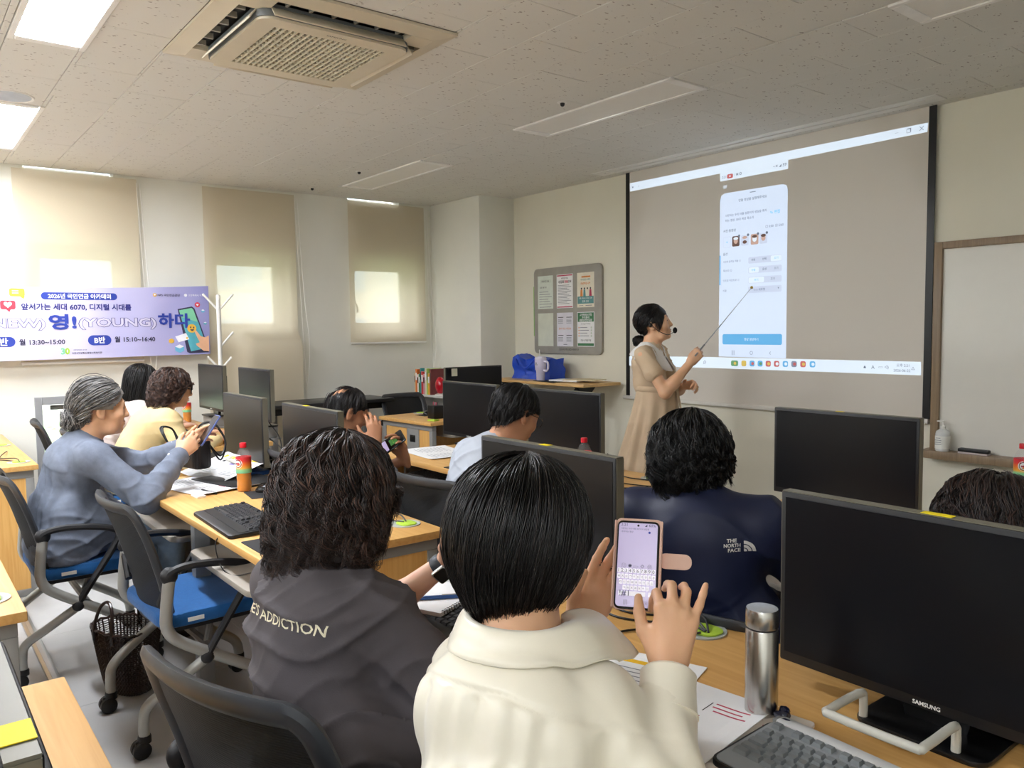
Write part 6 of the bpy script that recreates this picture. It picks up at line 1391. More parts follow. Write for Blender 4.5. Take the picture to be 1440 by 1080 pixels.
def hair_styled(P_, st, mats, n=2600, m=10, r0=0.0013, r1=0.0003, clump=12, wave=(0.003, 2.0), jit=0.05, tl=(0.0, 0.45), t1=(0.9, 1.03), seed=1, capoff=0.955, hsc=1.0, bald=None, probs=None, capn=0.004, curlout=0.0):
    rg = np.random.default_rng(seed); nc = max(1, n//clump)
    thc = rg.uniform(-pi, pi, nc); t0c = rg.uniform(tl[0], tl[1], nc); t1c = rg.uniform(t1[0], t1[1], nc) if len(t1) == 2 else np.minimum(t0c+rg.uniform(t1[0], t1[1], nc), 1.0); phc = rg.uniform(0, 2*pi, nc); frc = wave[1]*rg.uniform(0.7, 1.3, nc); offc = rg.uniform(0.965, 1.035, nc); amc = rg.uniform(0.5, 1.4, nc)
    k = np.repeat(np.arange(nc), clump); N = len(k); tt = np.linspace(0, 1, m)[None, :]
    th = thc[k][:, None]+rg.normal(0, jit, (N, 1)); t0 = np.clip(t0c[k]+rg.normal(0, 0.03, N), 0.005, 0.97)[:, None]; te = (t1c[k]+rg.normal(0, 0.03, N))[:, None]
    if bald is not None:
        keep = ~bald(th[:, 0], t0[:, 0], rg); th, t0, te, k = th[keep], t0[keep], te[keep], k[keep]; N = len(k)
    t = t0+(te-t0)*tt; ph = phc[k][:, None]+rg.normal(0, 0.35, (N, 1)); A = wave[0]*amc[k][:, None]*np.clip(t*1.4, 0.1, 1.3)
    th2 = th+st.get('swirl', 0)*(1-t)*1.0+A/0.09*np.sin(2*pi*frc[k][:, None]*t+ph)
    Pn = style_surface(st, th2, t, 1.0)
    ctr = V3(0, st.get('cy', -0.012), st['zc']); rad = Pn-ctr; L = np.linalg.norm(rad, axis=2, keepdims=True); rad /= L
    offs = (offc[k][:, None]-1)*0.09*2.0+A*0.8*np.cos(2*pi*frc[k][:, None]*t+ph+0.9)+rg.normal(0, 0.0016, (N, 1))+curlout*np.clip(tt-0.75, 0, 1)*4*rg.uniform(0, 1, (N, 1))
    Pn = Pn+rad*offs[..., None]
    W_ = P_.H+hsc*(Pn @ P_.M.T)
    mi = rg.choice(len(mats), N, p=probs).astype(np.int32)
    Vs, Qs, Mi = strands_mesh(W_, r0, r1, 'hair', mi)
    nt, nth = 26, 72; TH, TT = np.meshgrid(np.linspace(-pi, pi, nth, endpoint=False), np.linspace(0.0, 0.985, nt), indexing='ij')
    C = style_surface(st, TH, TT, capoff); rn = np.stack([np.sin(TH*9)*np.sin(TT*14+TH*3)]*3, -1)*capn; C = C*(1+rn*4*TT[..., None])
    CW = (P_.H+hsc*(C.reshape(-1, 3) @ P_.M.T)); ii = np.arange(nth*nt).reshape(nth, nt); i2 = np.roll(ii, -1, 0)
    q = np.stack([ii[:, :-1], i2[:, :-1], i2[:, 1:], ii[:, 1:]], -1).reshape(-1, 4)
    if bald is not None:
        tc = 0.5*(TT[:, :-1]+TT[:, 1:]).reshape(-1); tcv = TH[:, :-1].reshape(-1); q = q[~bald(tcv, tc, rg, True)]
    return hair_obj(P_, [(CW, q, None), (Vs, Qs, Mi)], mats)

def hair_back(P_, e, bun, mats, n=1500, m=12, r0=0.0012, r1=0.0006, seed=2, face=62, fc=(0, 0.80, -0.60), bunr=(0.034, 0.03, 0.032), probs=None, lift=0.0, loose=0.0, hsc=1.0, low=-0.075, bunn=260):
    """hair drawn back over the skull into a bun"""
    rg = np.random.default_rng(seed); ctr = V3(0, -0.012, 0.028); fcn = unit(fc); b1 = unit((V3(*bun)-ctr)/V3(*e))
    D = rg.normal(size=(n*5, 3)); D /= np.linalg.norm(D, axis=1, keepdims=True); z = D[:, 2]*e[2]+ctr[2]
    ang = np.degrees(np.arccos(np.clip(D @ fcn, -1, 1))); ok = (ang > face) & (z > low) & (D @ b1 < 0.93) & ~((z < 0.010) & (D[:, 1] > -0.10)); D = D[ok][:int(n*1.5)]; N = len(D)
    tt = np.linspace(0, 1, m); om = np.arccos(np.clip(D @ b1, -1, 1)); so = np.sin(om)
    P = (np.sin((1-tt)[None, :, None]*om[:, None, None])*D[:, None, :]+np.sin(tt[None, :, None]*om[:, None, None])*b1)/so[:, None, None]
    P[..., 2] += 0.30*np.sin(tt*pi)[None, :]*np.clip(np.abs(D[:, 0])*1.6, 0, 1)[:, None]*np.clip(0.5+D[:, 1], 0, 1)[:, None]; P /= np.linalg.norm(P, axis=2, keepdims=True)
    ph = rg.uniform(0, 6.3, N)[:, None]; k = 1+0.022*rg.uniform(-0.6, 1, (N, 1))+lift*np.sin(tt[None, :]*pi)*rg.uniform(0.2, 1, (N, 1))+0.012*np.sin(tt*9+ph)
    P = ctr+P*V3(*e)*k[..., None]; sw = rg.normal(0, 0.003+loose, (N, 1, 3))*np.sin(tt*pi)[None, :, None]; P = P+sw
    un = (P-ctr)/V3(*e); un /= np.linalg.norm(un, axis=2, keepdims=True); bad = (np.degrees(np.arccos(np.clip(un @ fcn, -1, 1))) < face-7).any(1)
    bad |= ((np.abs(P[..., 0]) > 0.05) & (P[..., 1] > -0.04) & (P[..., 1] < 0.05) & (P[..., 2] < 0.008)).any(1)
    P = P[~bad]; N = len(P)
    W_ = P_.H+hsc*(P @ P_.M.T); mi = rg.choice(len(mats), N, p=probs).astype(np.int32); parts = []
    # bun loops
    nb = bunn; a0 = rg.uniform(0, 2*pi, nb); tilt = rg.normal(0, 0.5, nb); rr = rg.uniform(0.55, 1.08, nb); ss = np.linspace(0, 1.25*pi, m)
    bx = rr[:, None]*np.cos(a0[:, None]+ss); bz = rr[:, None]*np.sin(a0[:, None]+ss); by = np.sqrt(np.maximum(0, 1.1-rr**2))[:, None]*rg.choice([-1, 1], nb)[:, None]*np.ones((1, m))+0.25*np.sin(ss*2+tilt[:, None])
    B_ = V3(*bun)+np.stack([bx*bunr[0], by*bunr[1], bz*bunr[2]], -1); B_ = P_.H+hsc*(B_ @ P_.M.T); mb_ = rg.choice(len(mats), nb, p=probs).astype(np.int32)
    # cap
    nth, nt = 64, 40; TH, PH = np.meshgrid(np.linspace(-pi, pi, nth, endpoint=False), np.linspace(0.01, pi-0.01, nt), indexing='ij')
    Dc = np.stack([-np.sin(TH)*np.sin(PH), np.cos(TH)*np.sin(PH), np.cos(PH)], -1); ag = np.degrees(np.arccos(np.clip(Dc @ fcn, -1, 1))); zz = Dc[..., 2]*e[2]+ctr[2]
    C = ctr+Dc*V3(*e)*0.985; CW = P_.H+hsc*(C.reshape(-1, 3) @ P_.M.T); ii = np.arange(nth*nt).reshape(nth, nt); i2 = np.roll(ii, -1, 0)
    q = np.stack([ii[:, :-1], i2[:, :-1], i2[:, 1:], ii[:, 1:]], -1).reshape(-1, 4); good = ((ag > face-2) & (zz > low-0.004)) & ~((zz < 0.004) & (Dc[..., 1]*e[1] > -0.042)); q = q[good[:, :-1].reshape(-1)]
    bb = MB(); bb.ell(tuple(bun), tuple(x*0.85 for x in bunr)); bm = bb.mesh('b'); bm.calc_loop_triangles(); bv = np.array([v.co[:] for v in bm.vertices]); bq = np.array([tuple(p.vertices) if len(p.vertices) == 4 else (*p.vertices, p.vertices[2]) for p in bm.polygons])
    bq = np.array([x for x in bq if len(set(x)) == 4]); bv = P_.H+hsc*(bv @ P_.M.T)
    return hair_obj(P_, [(CW, q, None), (bv, bq, None), strands_mesh(W_, r0, r1, 'h', mi), strands_mesh(B_, r0*1.2, r1, 'h', mb_)], mats)
def glasses(P_, m, rw=0.024, rh=0.018, th=0.0016, hsc=1.0, sq=3):
    q = lambda x, y, z: tuple(P_.H+hsc*(P_.M@V3(x, y, z))); b = MB()
    for s in (-1, 1):
        b.tube([q(0.033*s+rw*math.copysign(abs(math.cos(a))**(2/sq), math.cos(a)), 0.104-0.004*abs(math.cos(a)), 0.0+rh*math.copysign(abs(math.sin(a))**(2/sq), math.sin(a))) for a in [2*pi*i/22 for i in range(22)]], th, 6, closed=True)
        b.tube([q(0.057*s, 0.100, 0.008), q(0.074*s, 0.08, 0.010), q(0.081*s, 0.0, 0.008), q(0.080*s, -0.02, -0.012)], th, 6)
    b.tube([q(-0.010, 0.106, 0.005), q(0, 0.109, 0.008), q(0.010, 0.106, 0.005)], th, 6); return P_.mb('glasses', b, m)
# ---------------------------------------------------------------- clothes materials
C_denim = mat('washed_denim', (112, 120, 136), rough=0.85, var=0.14, vscale=30, bump=0.35, bscale=420); C_jeans = mat('pale_jeans', (120, 140, 160), rough=0.85, var=0.15, vscale=25, bump=0.3, bscale=400)
C_char = mat('charcoal_cotton', (78, 73, 76), rough=0.88, var=0.06, vscale=14, bump=0.2, bscale=500); C_ivory = mat('ivory_satin', (234, 227, 208), rough=0.33, var=0.03, vscale=8, bump=0.05, bscale=400, sheen=0.3)
C_navy = mat('navy_nylon', (27, 35, 66), rough=0.55, var=0.08, vscale=10, bump=0.12, bscale=300); C_cream = mat('cream_knit', (224, 200, 148), rough=0.85, var=0.05, bump=0.25, bscale=350); C_blush = mat('blush_cotton', (222, 208, 202), rough=0.85, var=0.04, bump=0.2, bscale=400)
C_pale = mat('pale_blue_shirt', (168, 173, 182), rough=0.8, var=0.04, bump=0.15, bscale=420); C_dress = mat('beige_linen', (204, 180, 150), rough=0.85, var=0.05, bump=0.25, bscale=420); C_collar = mat('white_collar', (236, 234, 230), rough=0.7, var=0.02)
C_dark = mat('dark_trousers', (36, 36, 42), rough=0.85, var=0.1); C_shoe = mat('dark_shoe', (28, 27, 28), rough=0.5); C_grey = mat('grey_polo', (88, 90, 96), rough=0.85, var=0.08, bump=0.2, bscale=400); C_print = mat('shirt_print', (226, 218, 190), rough=0.85, var=0.1, vscale=120)
C_plum = mat('plum_blouse', (92, 60, 80), rough=0.8, var=0.08)
M_gl = mat('glasses_black', (16, 16, 18), rough=0.25); M_gl2 = mat('glasses_bronze', (150, 110, 80), rough=0.3, metal=0.5)

def folds(P_, amp=0.004, sc=28, seed=0):
    """creases running across the body where cloth bunches: sharp-crested, broken up by noise"""
    def f(V, N):
        u = (V-P_.hip) @ P_.r; h = (V-P_.hip) @ P_.up; w_ = (V-P_.hip) @ P_.f; k = sc*4.4; out = 0.45*fbm(V, 24, seed+1)
        for j, (cu, ch, cw) in enumerate(((0.75, 0.66, 0.2), (-0.8, 0.55, 0.3), (0.15, 0.95, -0.5))):
            ph = k*(cu*u+ch*h+cw*w_)*(0.8+0.25*j)+5.5*fbm(V, 5.5, seed+j)+1.6*fbm(V, 13, seed+j+3)+seed+j
            m = np.clip(1.5*fbm(V, 6.5, seed+4+j)-0.05, 0, 1); a = 1-np.abs(np.sin(0.5*ph)); out = out+1.7*m*a**2.4
        return amp*(out-0.35)
    return f
def decal(P_, name, s, target, origin, xd, yd, m, w=None, h=None, bold=0.0, pts=None, lift=0.0015, parent=None, cuts=3):
    """lettering or a shape laid onto cloth: each vertex is dropped onto the garment along the print's normal"""
    M_ = frame(origin, xd, yd)
    if pts is None:
        me = text_raw(s, bold)
    else:
        me = bpy.data.meshes.new('p'); me.from_pydata([(p[0], p[1], 0) for p in pts], [], [tuple(range(len(pts)))])
    bm = bmesh.new(); bm.from_mesh(me); bmesh.ops.triangulate(bm, faces=bm.faces[:])
    for _ in range(cuts):
        es = [e for e in bm.edges if e.calc_length() > (0.10 if pts is None else 0.008)]
        if not es: break
        bmesh.ops.subdivide_edges(bm, edges=es, cuts=1); bmesh.ops.triangulate(bm, faces=bm.faces[:])
    bm.to_mesh(me); bm.free(); n = len(me.vertices); co = np.empty(n*3, np.float32); me.vertices.foreach_get('co', co); co = co.reshape(-1, 3).astype(float)
    if pts is None:
        lo, hi = co.min(0), co.max(0); co = co-(lo+hi)/2; sz = hi-lo; sx = w/sz[0] if w else h/sz[1]; sy = h/sz[1] if h else sx; co[:, 0] *= sx; co[:, 1] *= sy
    co[:, 2] = 0; R3 = np.array([[M_[i][j] for j in range(3)] for i in range(3)]); wco = co @ R3.T + np.array([M_[i][3] for i in range(3)]); nrm = R3[:, 2]
    tv = [tuple(v.co+Vector(P_.base)) for v in target.data.vertices]; bv = BVHTree.FromPolygons(tv, [tuple(p.vertices) for p in target.data.polygons])
    for i in range(n):
        hit = bv.ray_cast(Vector(wco[i]+nrm*0.35), Vector(-nrm), 0.8)
        if hit[0] is not None: wco[i] = np.array(hit[0])+nrm*lift
    me.vertices.foreach_set('co', (wco-P_.base).astype(np.float32).ravel()); me.update()
    return obj(name, me, m, parent or target)
def at(P_, u, f, h): return P_.hip+P_.r*u+P_.f*f+P_.up*h

# ================================================================ 1 grey-haired woman in a denim shirt
def p_denim():
    P = Person('grey-haired woman in a blue denim shirt holding up a phone', (-3.91, 0.60), 'warm', 0.005)
    P.pose((-3.90, 0.60, 0.56), (-3.845, 0.655, 0.955), (-3.83, 0.725, 1.098), 2, -4, -3, sh=0.165)
    P.arms(R_=(-3.655, 0.995, 0.885), L_=(-3.80, 1.06, 0.90), la=0.27, lb=0.235, pr=(0.5, -0.1, -1), pl=(-0.6, -0.1, -1))
    def ex(F):
        hand(F, P.arm[1][2], (-0.12, 0.72, 0.55), (0.92, 0.1, 0.3), 1, [(34, 38, 20), (38, 42, 25), (42, 46, 28), (46, 48, 28)], [(0.6, 0.7, -0.4), (0.3, 0.9, -0.35), (0.1, 0.95, -0.3)])
        hand(F, P.arm[-1][2], (0.12, 0.75, 0.50), (-0.9, 0.1, 0.35), -1, [(20, 22, 15), (24, 25, 15), (28, 30, 20), (32, 34, 20)])
    P.body(1.03, extra=ex)
    F = Field(0.006); P.torso(F, 0.016, 1.02, 1.04, 0.045); P.sleeves(F, (0.066, 0.060), 1.0, (0.062, 0.042), 0.97, 0.045)
    for a in (-0.12, 0.0, 0.12): F.cap(P.hip+P.r*a-P.f*0.045+V3(0, 0, 0.10), P.hip+P.r*a-P.f*0.07+V3(0, 0, -0.055), 0.095, 0.105, 0.06)
    F.cap(P.hip+P.f*0.10+V3(0, 0, 0.05)-P.r*0.1, P.hip+P.f*0.10+V3(0, 0, 0.05)+P.r*0.1, 0.10, None, 0.07)
    F.cap(P.neck-P.f*0.012, P.neck+P.f*0.004+V3(0, 0, 0.014), 0.064, 0.061, 0.02); F.cut((0, 0, 0.470), (0, 0, -1))
    fd = folds(P, 0.0060, 16, 1)
    def disp(V, N):
        u = (V-P.hip) @ P.r; h = (V-P.hip) @ P.up; b = -(N @ P.f); pl = np.clip((0.30-h)/0.05, 0, 1)*np.clip(b*1.5+0.3, 0, 1)*np.clip((h+0.05)/0.15, 0, 1)
        yoke = 0.003*np.clip((h-0.298)/0.004, 0, 1)*(np.abs(u) < 0.19)
        return fd(V, N)+0.0055*pl*np.sin(u*125+h*9)+yoke*np.clip(b*3+1, 0, 1)
    sh = P.garment('shirt', F, C_denim, disp)
    for sd in (1, -1):
        S_, E, W_ = P.arm[sd]; d = unit(W_-E); b = MB(); b.tube([tuple(E+d*x) for x in (0.165, 0.178, 0.215, 0.222)], 0.04, 20, radii=[0.044, 0.043, 0.041, 0.039]); P.mb('cuff', b, C_denim, sh); q = E+d*0.195+V3(0.0, -0.02, 0.035); b = MB(); b.ell(tuple(q), 0.006); P.mb('button', b, M_white, sh)
    b = MB(); c = P.neck+V3(0, 0.005, 0.018); b.tube([tuple(c+0.0635*(P.r*math.cos(a)+P.f*math.sin(a))+V3(0, 0, 0.012*math.sin(a)*-0.8)) for a in [2*pi*i/26 for i in range(26)]], 0.006, 8, closed=True, radii=[(0.018, 0.004)]*26, flat=(0, 0, 1)); P.mb('stand_collar', b, C_denim, sh)
    P.legs(C_jeans, C_shoe)
    hair_back(P, (0.094, 0.110, 0.104), (0, -0.105, -0.045), [M_hair['grey'], M_hair['dgrey'], M_hair['grey2']], n=1900, face=66, probs=[0.38, 0.32, 0.30], bunr=(0.048, 0.046, 0.052), loose=0.004, low=-0.078, lift=0.03, r0=0.0014)
    b = MB(); q = P.H+P.M@V3(0.05, -0.095, -0.02); b.tube([tuple(q+P.M@V3(-0.02, 0.03, 0.012)), tuple(q), tuple(q+P.M@V3(0.004, -0.03, -0.006))], 0.0025, 6); P.mb('hair_clip', b, M_alu)
    return P
pd = p_denim()
def phone(label, c, n, up, w=0.075, h=0.158, screen=None, body=None, case=None):
    n = unit(n); up = unit(np.asarray(up, float)-n*(np.asarray(up, float)@n)); x = np.cross(up, n)
    t = thing('smartphone', label, 'phone', tuple(c)); t.matrix_world = Matrix(((x[0], up[0], n[0], c[0]), (x[1], up[1], n[1], c[1]), (x[2], up[2], n[2], c[2]), (0, 0, 0, 1)))
    b = MB(); b.prism(rrect(-w/2, w/2, -h/2, h/2, 0.009), -0.008, 0.0, bev=0.0018); b.build('body', body or M_black, t)
    b = MB(); b.prism(rrect(-w/2+0.003, w/2-0.003, -h/2+0.004, h/2-0.004, 0.006), 0.0, 0.0005); s = b.build('screen', screen or mat('phone_dark', (14, 16, 18), rough=0.15), t); return t
pc = (pd.arm[1][2]+pd.arm[-1][2])/2+V3(0.005, 0.115, 0.085)
phone('blue-cased phone held up in the denim-shirted woman\'s hands', pc, (0, -0.8, 0.55), (0, 0.55, 0.8), screen=mat('phone_dark', (14, 16, 18), rough=0.15), body=mat('phone_blue', (96, 110, 168), rough=0.3))

# ================================================================ 2 wavy-haired woman in a charcoal T-shirt
def p_tee():
    P = Person('wavy dark-haired woman in a charcoal printed T-shirt with a watch', (-1.42, 0.60), 'fair', 0.005)
    P.pose((-1.305, 0.625, 0.56), (-1.470, 0.668, 0.952), (-1.475, 0.715, 1.088), 11, 6, -12, sh=0.168, drop=0.045)
    P.arms(R_=(-1.30, 0.955, 0.955), L_=(-1.535, 1.005, 0.885), la=0.28, lb=0.235, pr=(0.9, 0.3, -0.55), pl=(-0.6, 0.0, -1)); P.arm[1] = (P.S[1], V3(-1.20, 0.785, 0.745), V3(-1.262, 0.95, 0.925))
    def ex(F):
        hand(F, P.arm[1][2], (-0.25, 0.45, 0.85), (0.9, -0.1, 0.3), 1, [(35, 40, 25)]*4); hand(F, P.arm[-1][2], (0.45, 0.30, 0.80), (-0.85, 0.2, 0.5), -1, [(45, 40, 25)]*4)
    P.body(1.0, extra=ex)
    F = Field(0.006); P.torso(F, 0.016, 0.98, 1.04, 0.04)
    for sd, (S_, E, W_) in P.arm.items():
        F.cap(S_*0.85+P.SC*0.15, S_+(E-S_)*(1.0 if sd > 0 else 0.8), 0.062, 0.074, 0.04)
    for a in (-0.08, 0.0, 0.08): F.cap(P.hip+P.r*a-P.f*0.02+V3(0, 0, 0.10), P.hip+P.r*a-P.f*0.035+V3(0, 0, -0.05), 0.10, 0.108, 0.05)
    F.cap(P.hip+P.f*0.1-P.r*0.1+V3(0, 0, 0.06), P.hip+P.f*0.1+P.r*0.1+V3(0, 0, 0.06), 0.10, None, 0.06)
    for sd, (S_, E, W_) in P.arm.items():
        pass
    F.cut((0, 0, 0.472), (0, 0, -1)); fd = folds(P, 0.011, 20, 3)
    def disp(V, N):
        h = (V-P.hip) @ P.up; u = (V-P.hip) @ P.r; k = np.exp(-((h-0.02)/0.09)**2)
        return fd(V, N)*(0.7+0.8*k)+0.006*k*np.sin(h*70+np.abs(u)*14+fbm(V, 6, 2)*1.5)
    sh = P.garment('t_shirt', F, C_char, disp)
    # ribbed neckband and sleeve seam
    b = MB(); c = P.neck-V3(0, 0, 0.004)-P.f*0.004; b.tube([tuple(c+0.068*(P.r*math.cos(a)+P.f*math.sin(a)*0.98)+V3(0, 0, -0.016*math.sin(a))) for a in [2*pi*i/28 for i in range(28)]], 0.006, 8, closed=True, radii=[(0.012, 0.004)]*28, flat=(0, 0, 1)); P.mb('neckband', b, C_char, sh)
    bk = -P.f; o = at(P, 0.0, -0.2, 0.265)
    decal(P, 'print_lettering', "JANE'S  ADDICTION", sh, tuple(at(P, 0.016, -0.2, 0.378)), tuple(P.r), tuple(P.up), C_print, w=0.262, h=0.026, bold=0.012)
    sw = [(0.0, 0.0), (0.018, 0.006), (0.030, 0.026), (0.028, 0.05), (0.016, 0.066), (0.0, 0.072), (-0.01, 0.085), (-0.004, 0.105), (0.010, 0.112), (0.016, 0.122), (0.004, 0.128), (-0.012, 0.120), (-0.022, 0.10), (-0.024, 0.07), (-0.034, 0.045), (-0.03, 0.015)]
    decal(P, 'print_shape', '', sh, tuple(at(P, 0.07, -0.2, -0.065)), tuple(P.r), tuple(P.up), C_print, pts=[(p[0]*0.9, p[1]*0.78) for p in sw])
    decal(P, 'print_shape', '', sh, tuple(at(P, -0.02, -0.2, -0.005)), tuple(P.r), tuple(P.up), C_print, pts=[(0, 0), (0.016, 0.02), (0.012, 0.05), (0.02, 0.075), (0.004, 0.08), (-0.012, 0.05), (-0.014, 0.02)])
    decal(P, 'print_shape', '', sh, tuple(at(P, -0.025, -0.2, 0.10)), tuple(P.r), tuple(P.up), C_print, pts=[(-0.02, 0), (0.022, -0.008), (0.018, 0.04), (0.008, 0.07), (0.004, 0.105), (-0.006, 0.11), (-0.012, 0.07), (-0.03, 0.04)])
    S_, E, W_ = P.arm[-1]; d = unit(W_-E); q = unit(np.cross(d, V3(0, 0, 1))); z = np.cross(q, d); c = W_-d*0.022; b = MB()
    b.tube([tuple(c+q*0.028*math.cos(a)+z*0.026*math.sin(a)) for a in [2*pi*i/26 for i in range(26)]], 0.01, 8, closed=True, radii=[(0.0125, 0.0028)]*26, flat=tuple(d)); wt = P.mb('watch_strap', b, mat('strap_slate', (52, 58, 66), rough=0.5))
    b = MB(); fc = c-q*0.030+z*0.004; Mw = frame(tuple(c+V3(*(unit(z*-0.5+q*0.85)*0.030))), tuple(d), tuple(unit(np.cross(unit(z*-0.5+q*0.85), d)))); b.prism(rrect(-0.019, 0.019, -0.021, 0.021, 0.006), -0.004, 0.004, M=Mw, bev=0.002); P.mb('watch_case', b, M_alu, wt); b = MB(); b.prism(rrect(-0.016, 0.016, -0.018, 0.018, 0.005), 0.0042, 0.0048, M=Mw); P.mb('watch_face', b, M_black, wt)
    P.legs(C_dark, C_shoe)
    st = dict(rx=0.108, ryf=0.100, ryb=0.124, rz=0.108, zc=0.018, hem=[(0, 0.03), (38, 0.02), (58, -0.09), (100, -0.115), (140, -0.135), (180, -0.14)], curl=[(0, 0.02), (60, 0.10), (120, 0.16), (180, 0.28)], flare=0.10, cy=-0.014)
    hair_styled(P, st, [M_hair['black2'], M_hair['brown'], M_hair['brown2']], n=5600, m=22, r0=0.0013, r1=0.0003, clump=16, wave=(0.0150, 3.8), jit=0.03, tl=(0.0, 0.50), t1=(0.74, 1.08), seed=4, probs=[0.6, 0.32, 0.08], curlout=0.010)
    return P
pt_ = p_tee()
ph_c = (pt_.arm[1][2]+pt_.arm[-1][2])/2+V3(0.02, 0.09, 0.10)
phone('phone held between the charcoal T-shirt woman\'s hands', ph_c, (0.1, -0.85, 0.5), (0, 0.5, 0.85))

# ================================================================ 3 woman in the ivory blouse
def p_blouse():
    P = Person('woman with a sleek black bob in a white satin blouse typing on a phone', (-0.87, 0.60), 'warm', 0.0036)
    P.pose((-0.835, 0.645, 0.56), (-0.925, 0.735, 0.958), (-0.965, 0.780, 1.100), 20, 14, -10, sh=0.128, drop=0.060); P.S = {1: P.SC+P.sr*0.142, -1: P.SC-P.sr*0.100}
    P.arms(R_=(-0.795, 0.922, 0.898), L_=(-1.052, 0.972, 0.874), la=0.275, lb=0.235, pr=(0.85, -0.1, -0.8), pl=(-0.8, 0.1, -0.9)); P.arm[1] = (P.S[1], V3(-0.700, 0.800, 0.765), P.arm[1][2])
    def ex(F):
        S_, E, W_ = P.arm[1]
        # right hand: back of the hand to the viewer, index finger on the screen, little finger raised
        hand(F, W_, (-0.16, 0.42, 0.90), (0.78, -0.58, 0.25), 1, [(52, 62, 22), (34, 48, 24), (26, 40, 22), (4, 14, 8)], [(0.62, 0.72, -0.30), (0.30, 0.92, -0.30), (0.16, 0.95, -0.30)], s=0.96, spread=(0.14, 0.04, -0.10, -0.26))
        # left hand: open palm cradling the phone from behind, thumb along its edge
        S_, E, W_ = P.arm[-1]
        hand(F, W_, (0.30, 0.38, 0.88), (-0.78, 0.60, 0.02), -1, [(2, 14, 10), (2, 14, 10), (3, 16, 12), (6, 22, 16)], [(0.55, 0.80, -0.30), (0.20, 0.95, -0.28), (0.0, 1.0, -0.18)], s=0.98)
    P.body(1.0, extra=ex)
    F = Field(0.005); P.torso(F, 0.016, 0.89, 1.02, 0.035); P.sleeves(F, (0.056, 0.062), 1.0, (0.064, 0.042), 0.80, 0.035)
    for a in (-0.045, 0.0, 0.045): F.cap(P.hip+P.r*a-P.f*0.02+V3(0, 0, 0.16), P.hip+P.r*a-P.f*0.03+V3(0, 0, -0.05), 0.10, 0.105, 0.05)
    F.cap(P.hip+P.f*0.1-P.r*0.1+V3(0, 0, 0.06), P.hip+P.f*0.1+P.r*0.1+V3(0, 0, 0.06), 0.10, None, 0.06)
    F.cut((0, 0, 0.472), (0, 0, -1)); fd = folds(P, 0.0040, 18, 5); S_, E, W_ = P.arm[1]
    def disp(V, N):
        u = (V-P.hip) @ P.r; h = (V-P.hip) @ P.up; b = np.clip(-(N @ P.f)*2, 0, 1)
        line = 0.345-0.08*np.abs(u)-0.20*u; below = np.clip((line-h)/0.012, 0, 1); fade = np.clip((h-0.02)/0.2, 0.25, 1)
        seam = -0.0035*np.exp(-((h-line)/0.0035)**2)*b; pl = 0.0065*below*fade*b*(np.sin(u*62+1.2)**3*0.8+0.35*np.sin(u*121+h*8))
        arm = np.clip(u/0.05-3.2, 0, 1); el = np.exp(-(np.linalg.norm(V-E, axis=1)/0.13)**2)
        return fd(V, N)*(0.35+0.65*np.clip(below+arm, 0, 1))+seam+pl+el*0.007*np.sin((V @ unit(W_-S_))*80+fbm(V, 8, 3)*2)
    sh = P.garment('blouse', F, C_ivory, disp)
    for sd in (1, -1):
        S_, E, W_ = P.arm[sd]; d = unit(W_-E); b = MB(); b.tube([tuple(E+d*x) for x in (0.130, 0.140, 0.175, 0.192, 0.197)], 0.04, 24, radii=[0.047, 0.044, 0.0425, 0.043, 0.038]); P.mb('cuff', b, C_ivory, sh)
    # wide folded collar, open at the front
    vs, fs = [], []; NA, NB = 72, 16; c = P.neck+P.f*0.002
    for i in range(NA+1):
        a = pi*0.56+(2*pi-0.24*pi)*i/NA+0.0; e = abs(i/NA-0.5)*2; ee = min(1, max(0, (e-0.30)/0.70)); wing = 0.036+(0.098 if i > NA/2 else 0.065)*ee*ee
        dr = P.r*math.cos(a)+P.f*math.sin(a)
        a2 = -pi/2+(i/NA-0.5)*2*pi*0.86; dr = P.r*math.cos(a2)+P.f*math.sin(a2)
        for j in range(NB+1):
            v = j/NB
            if v < 0.35: q = v/0.35; rr = 0.072+0.004*q; z = -0.022+0.062*q
            else: q = (v-0.35)/0.65; rr = 0.076+wing*q*0.95; z = 0.036+0.010*math.sin(q*pi)*0.6-q*q*(0.044+0.02*e)
            rr += 0.02*e*max(0, math.cos(a2+0.3)) if v > 0.35 else 0
            vs.append(c+dr*rr+V3(0, 0, z-0.020*max(0, math.sin(a2)))); 
    for i in range(NA):
        for j in range(NB): k = i*(NB+1)+j; fs.append((k, k+1, k+NB+2, k+NB+1))
    vv = np.array(vs); bvh = BVHTree.FromPolygons([tuple(np.array(v.co[:])+P.base) for v in sh.data.vertices], [tuple(p.vertices) for p in sh.data.polygons])
    for i in range(len(vv)):
        if i % (NB+1) < 0.35*NB: continue
        hit = bvh.find_nearest(Vector(vv[i])); nn = np.array(hit[1]); dd = (vv[i]-np.array(hit[0])) @ nn; q = (i % (NB+1))/NB
        tgt = 0.007+0.012*(1-q)
        if dd < tgt: vv[i] = vv[i]+nn*(tgt-dd)
        elif q > 0.8 and dd > 0.02: vv[i] = vv[i]-nn*(dd-0.02)*(q-0.8)*2.5
    me = np_mesh('collar', vv-P.base, np.array(fs)); o = obj('collar', me, C_ivory, sh); md = o.modifiers.new('s', 'SOLIDIFY'); md.thickness = 0.003
    P.legs(C_dark, C_shoe)
    st = dict(rx=0.106, ryf=0.098, ryb=0.122, rz=0.108, zc=0.012, hem=[(0, 0.02), (40, 0.01), (58, -0.075), (85, -0.098), (120, -0.120), (180, -0.148)], curl=[(0, 0.02), (60, 0.26), (110, 0.42), (180, 0.62)], cy=-0.016, swirl=0.3)
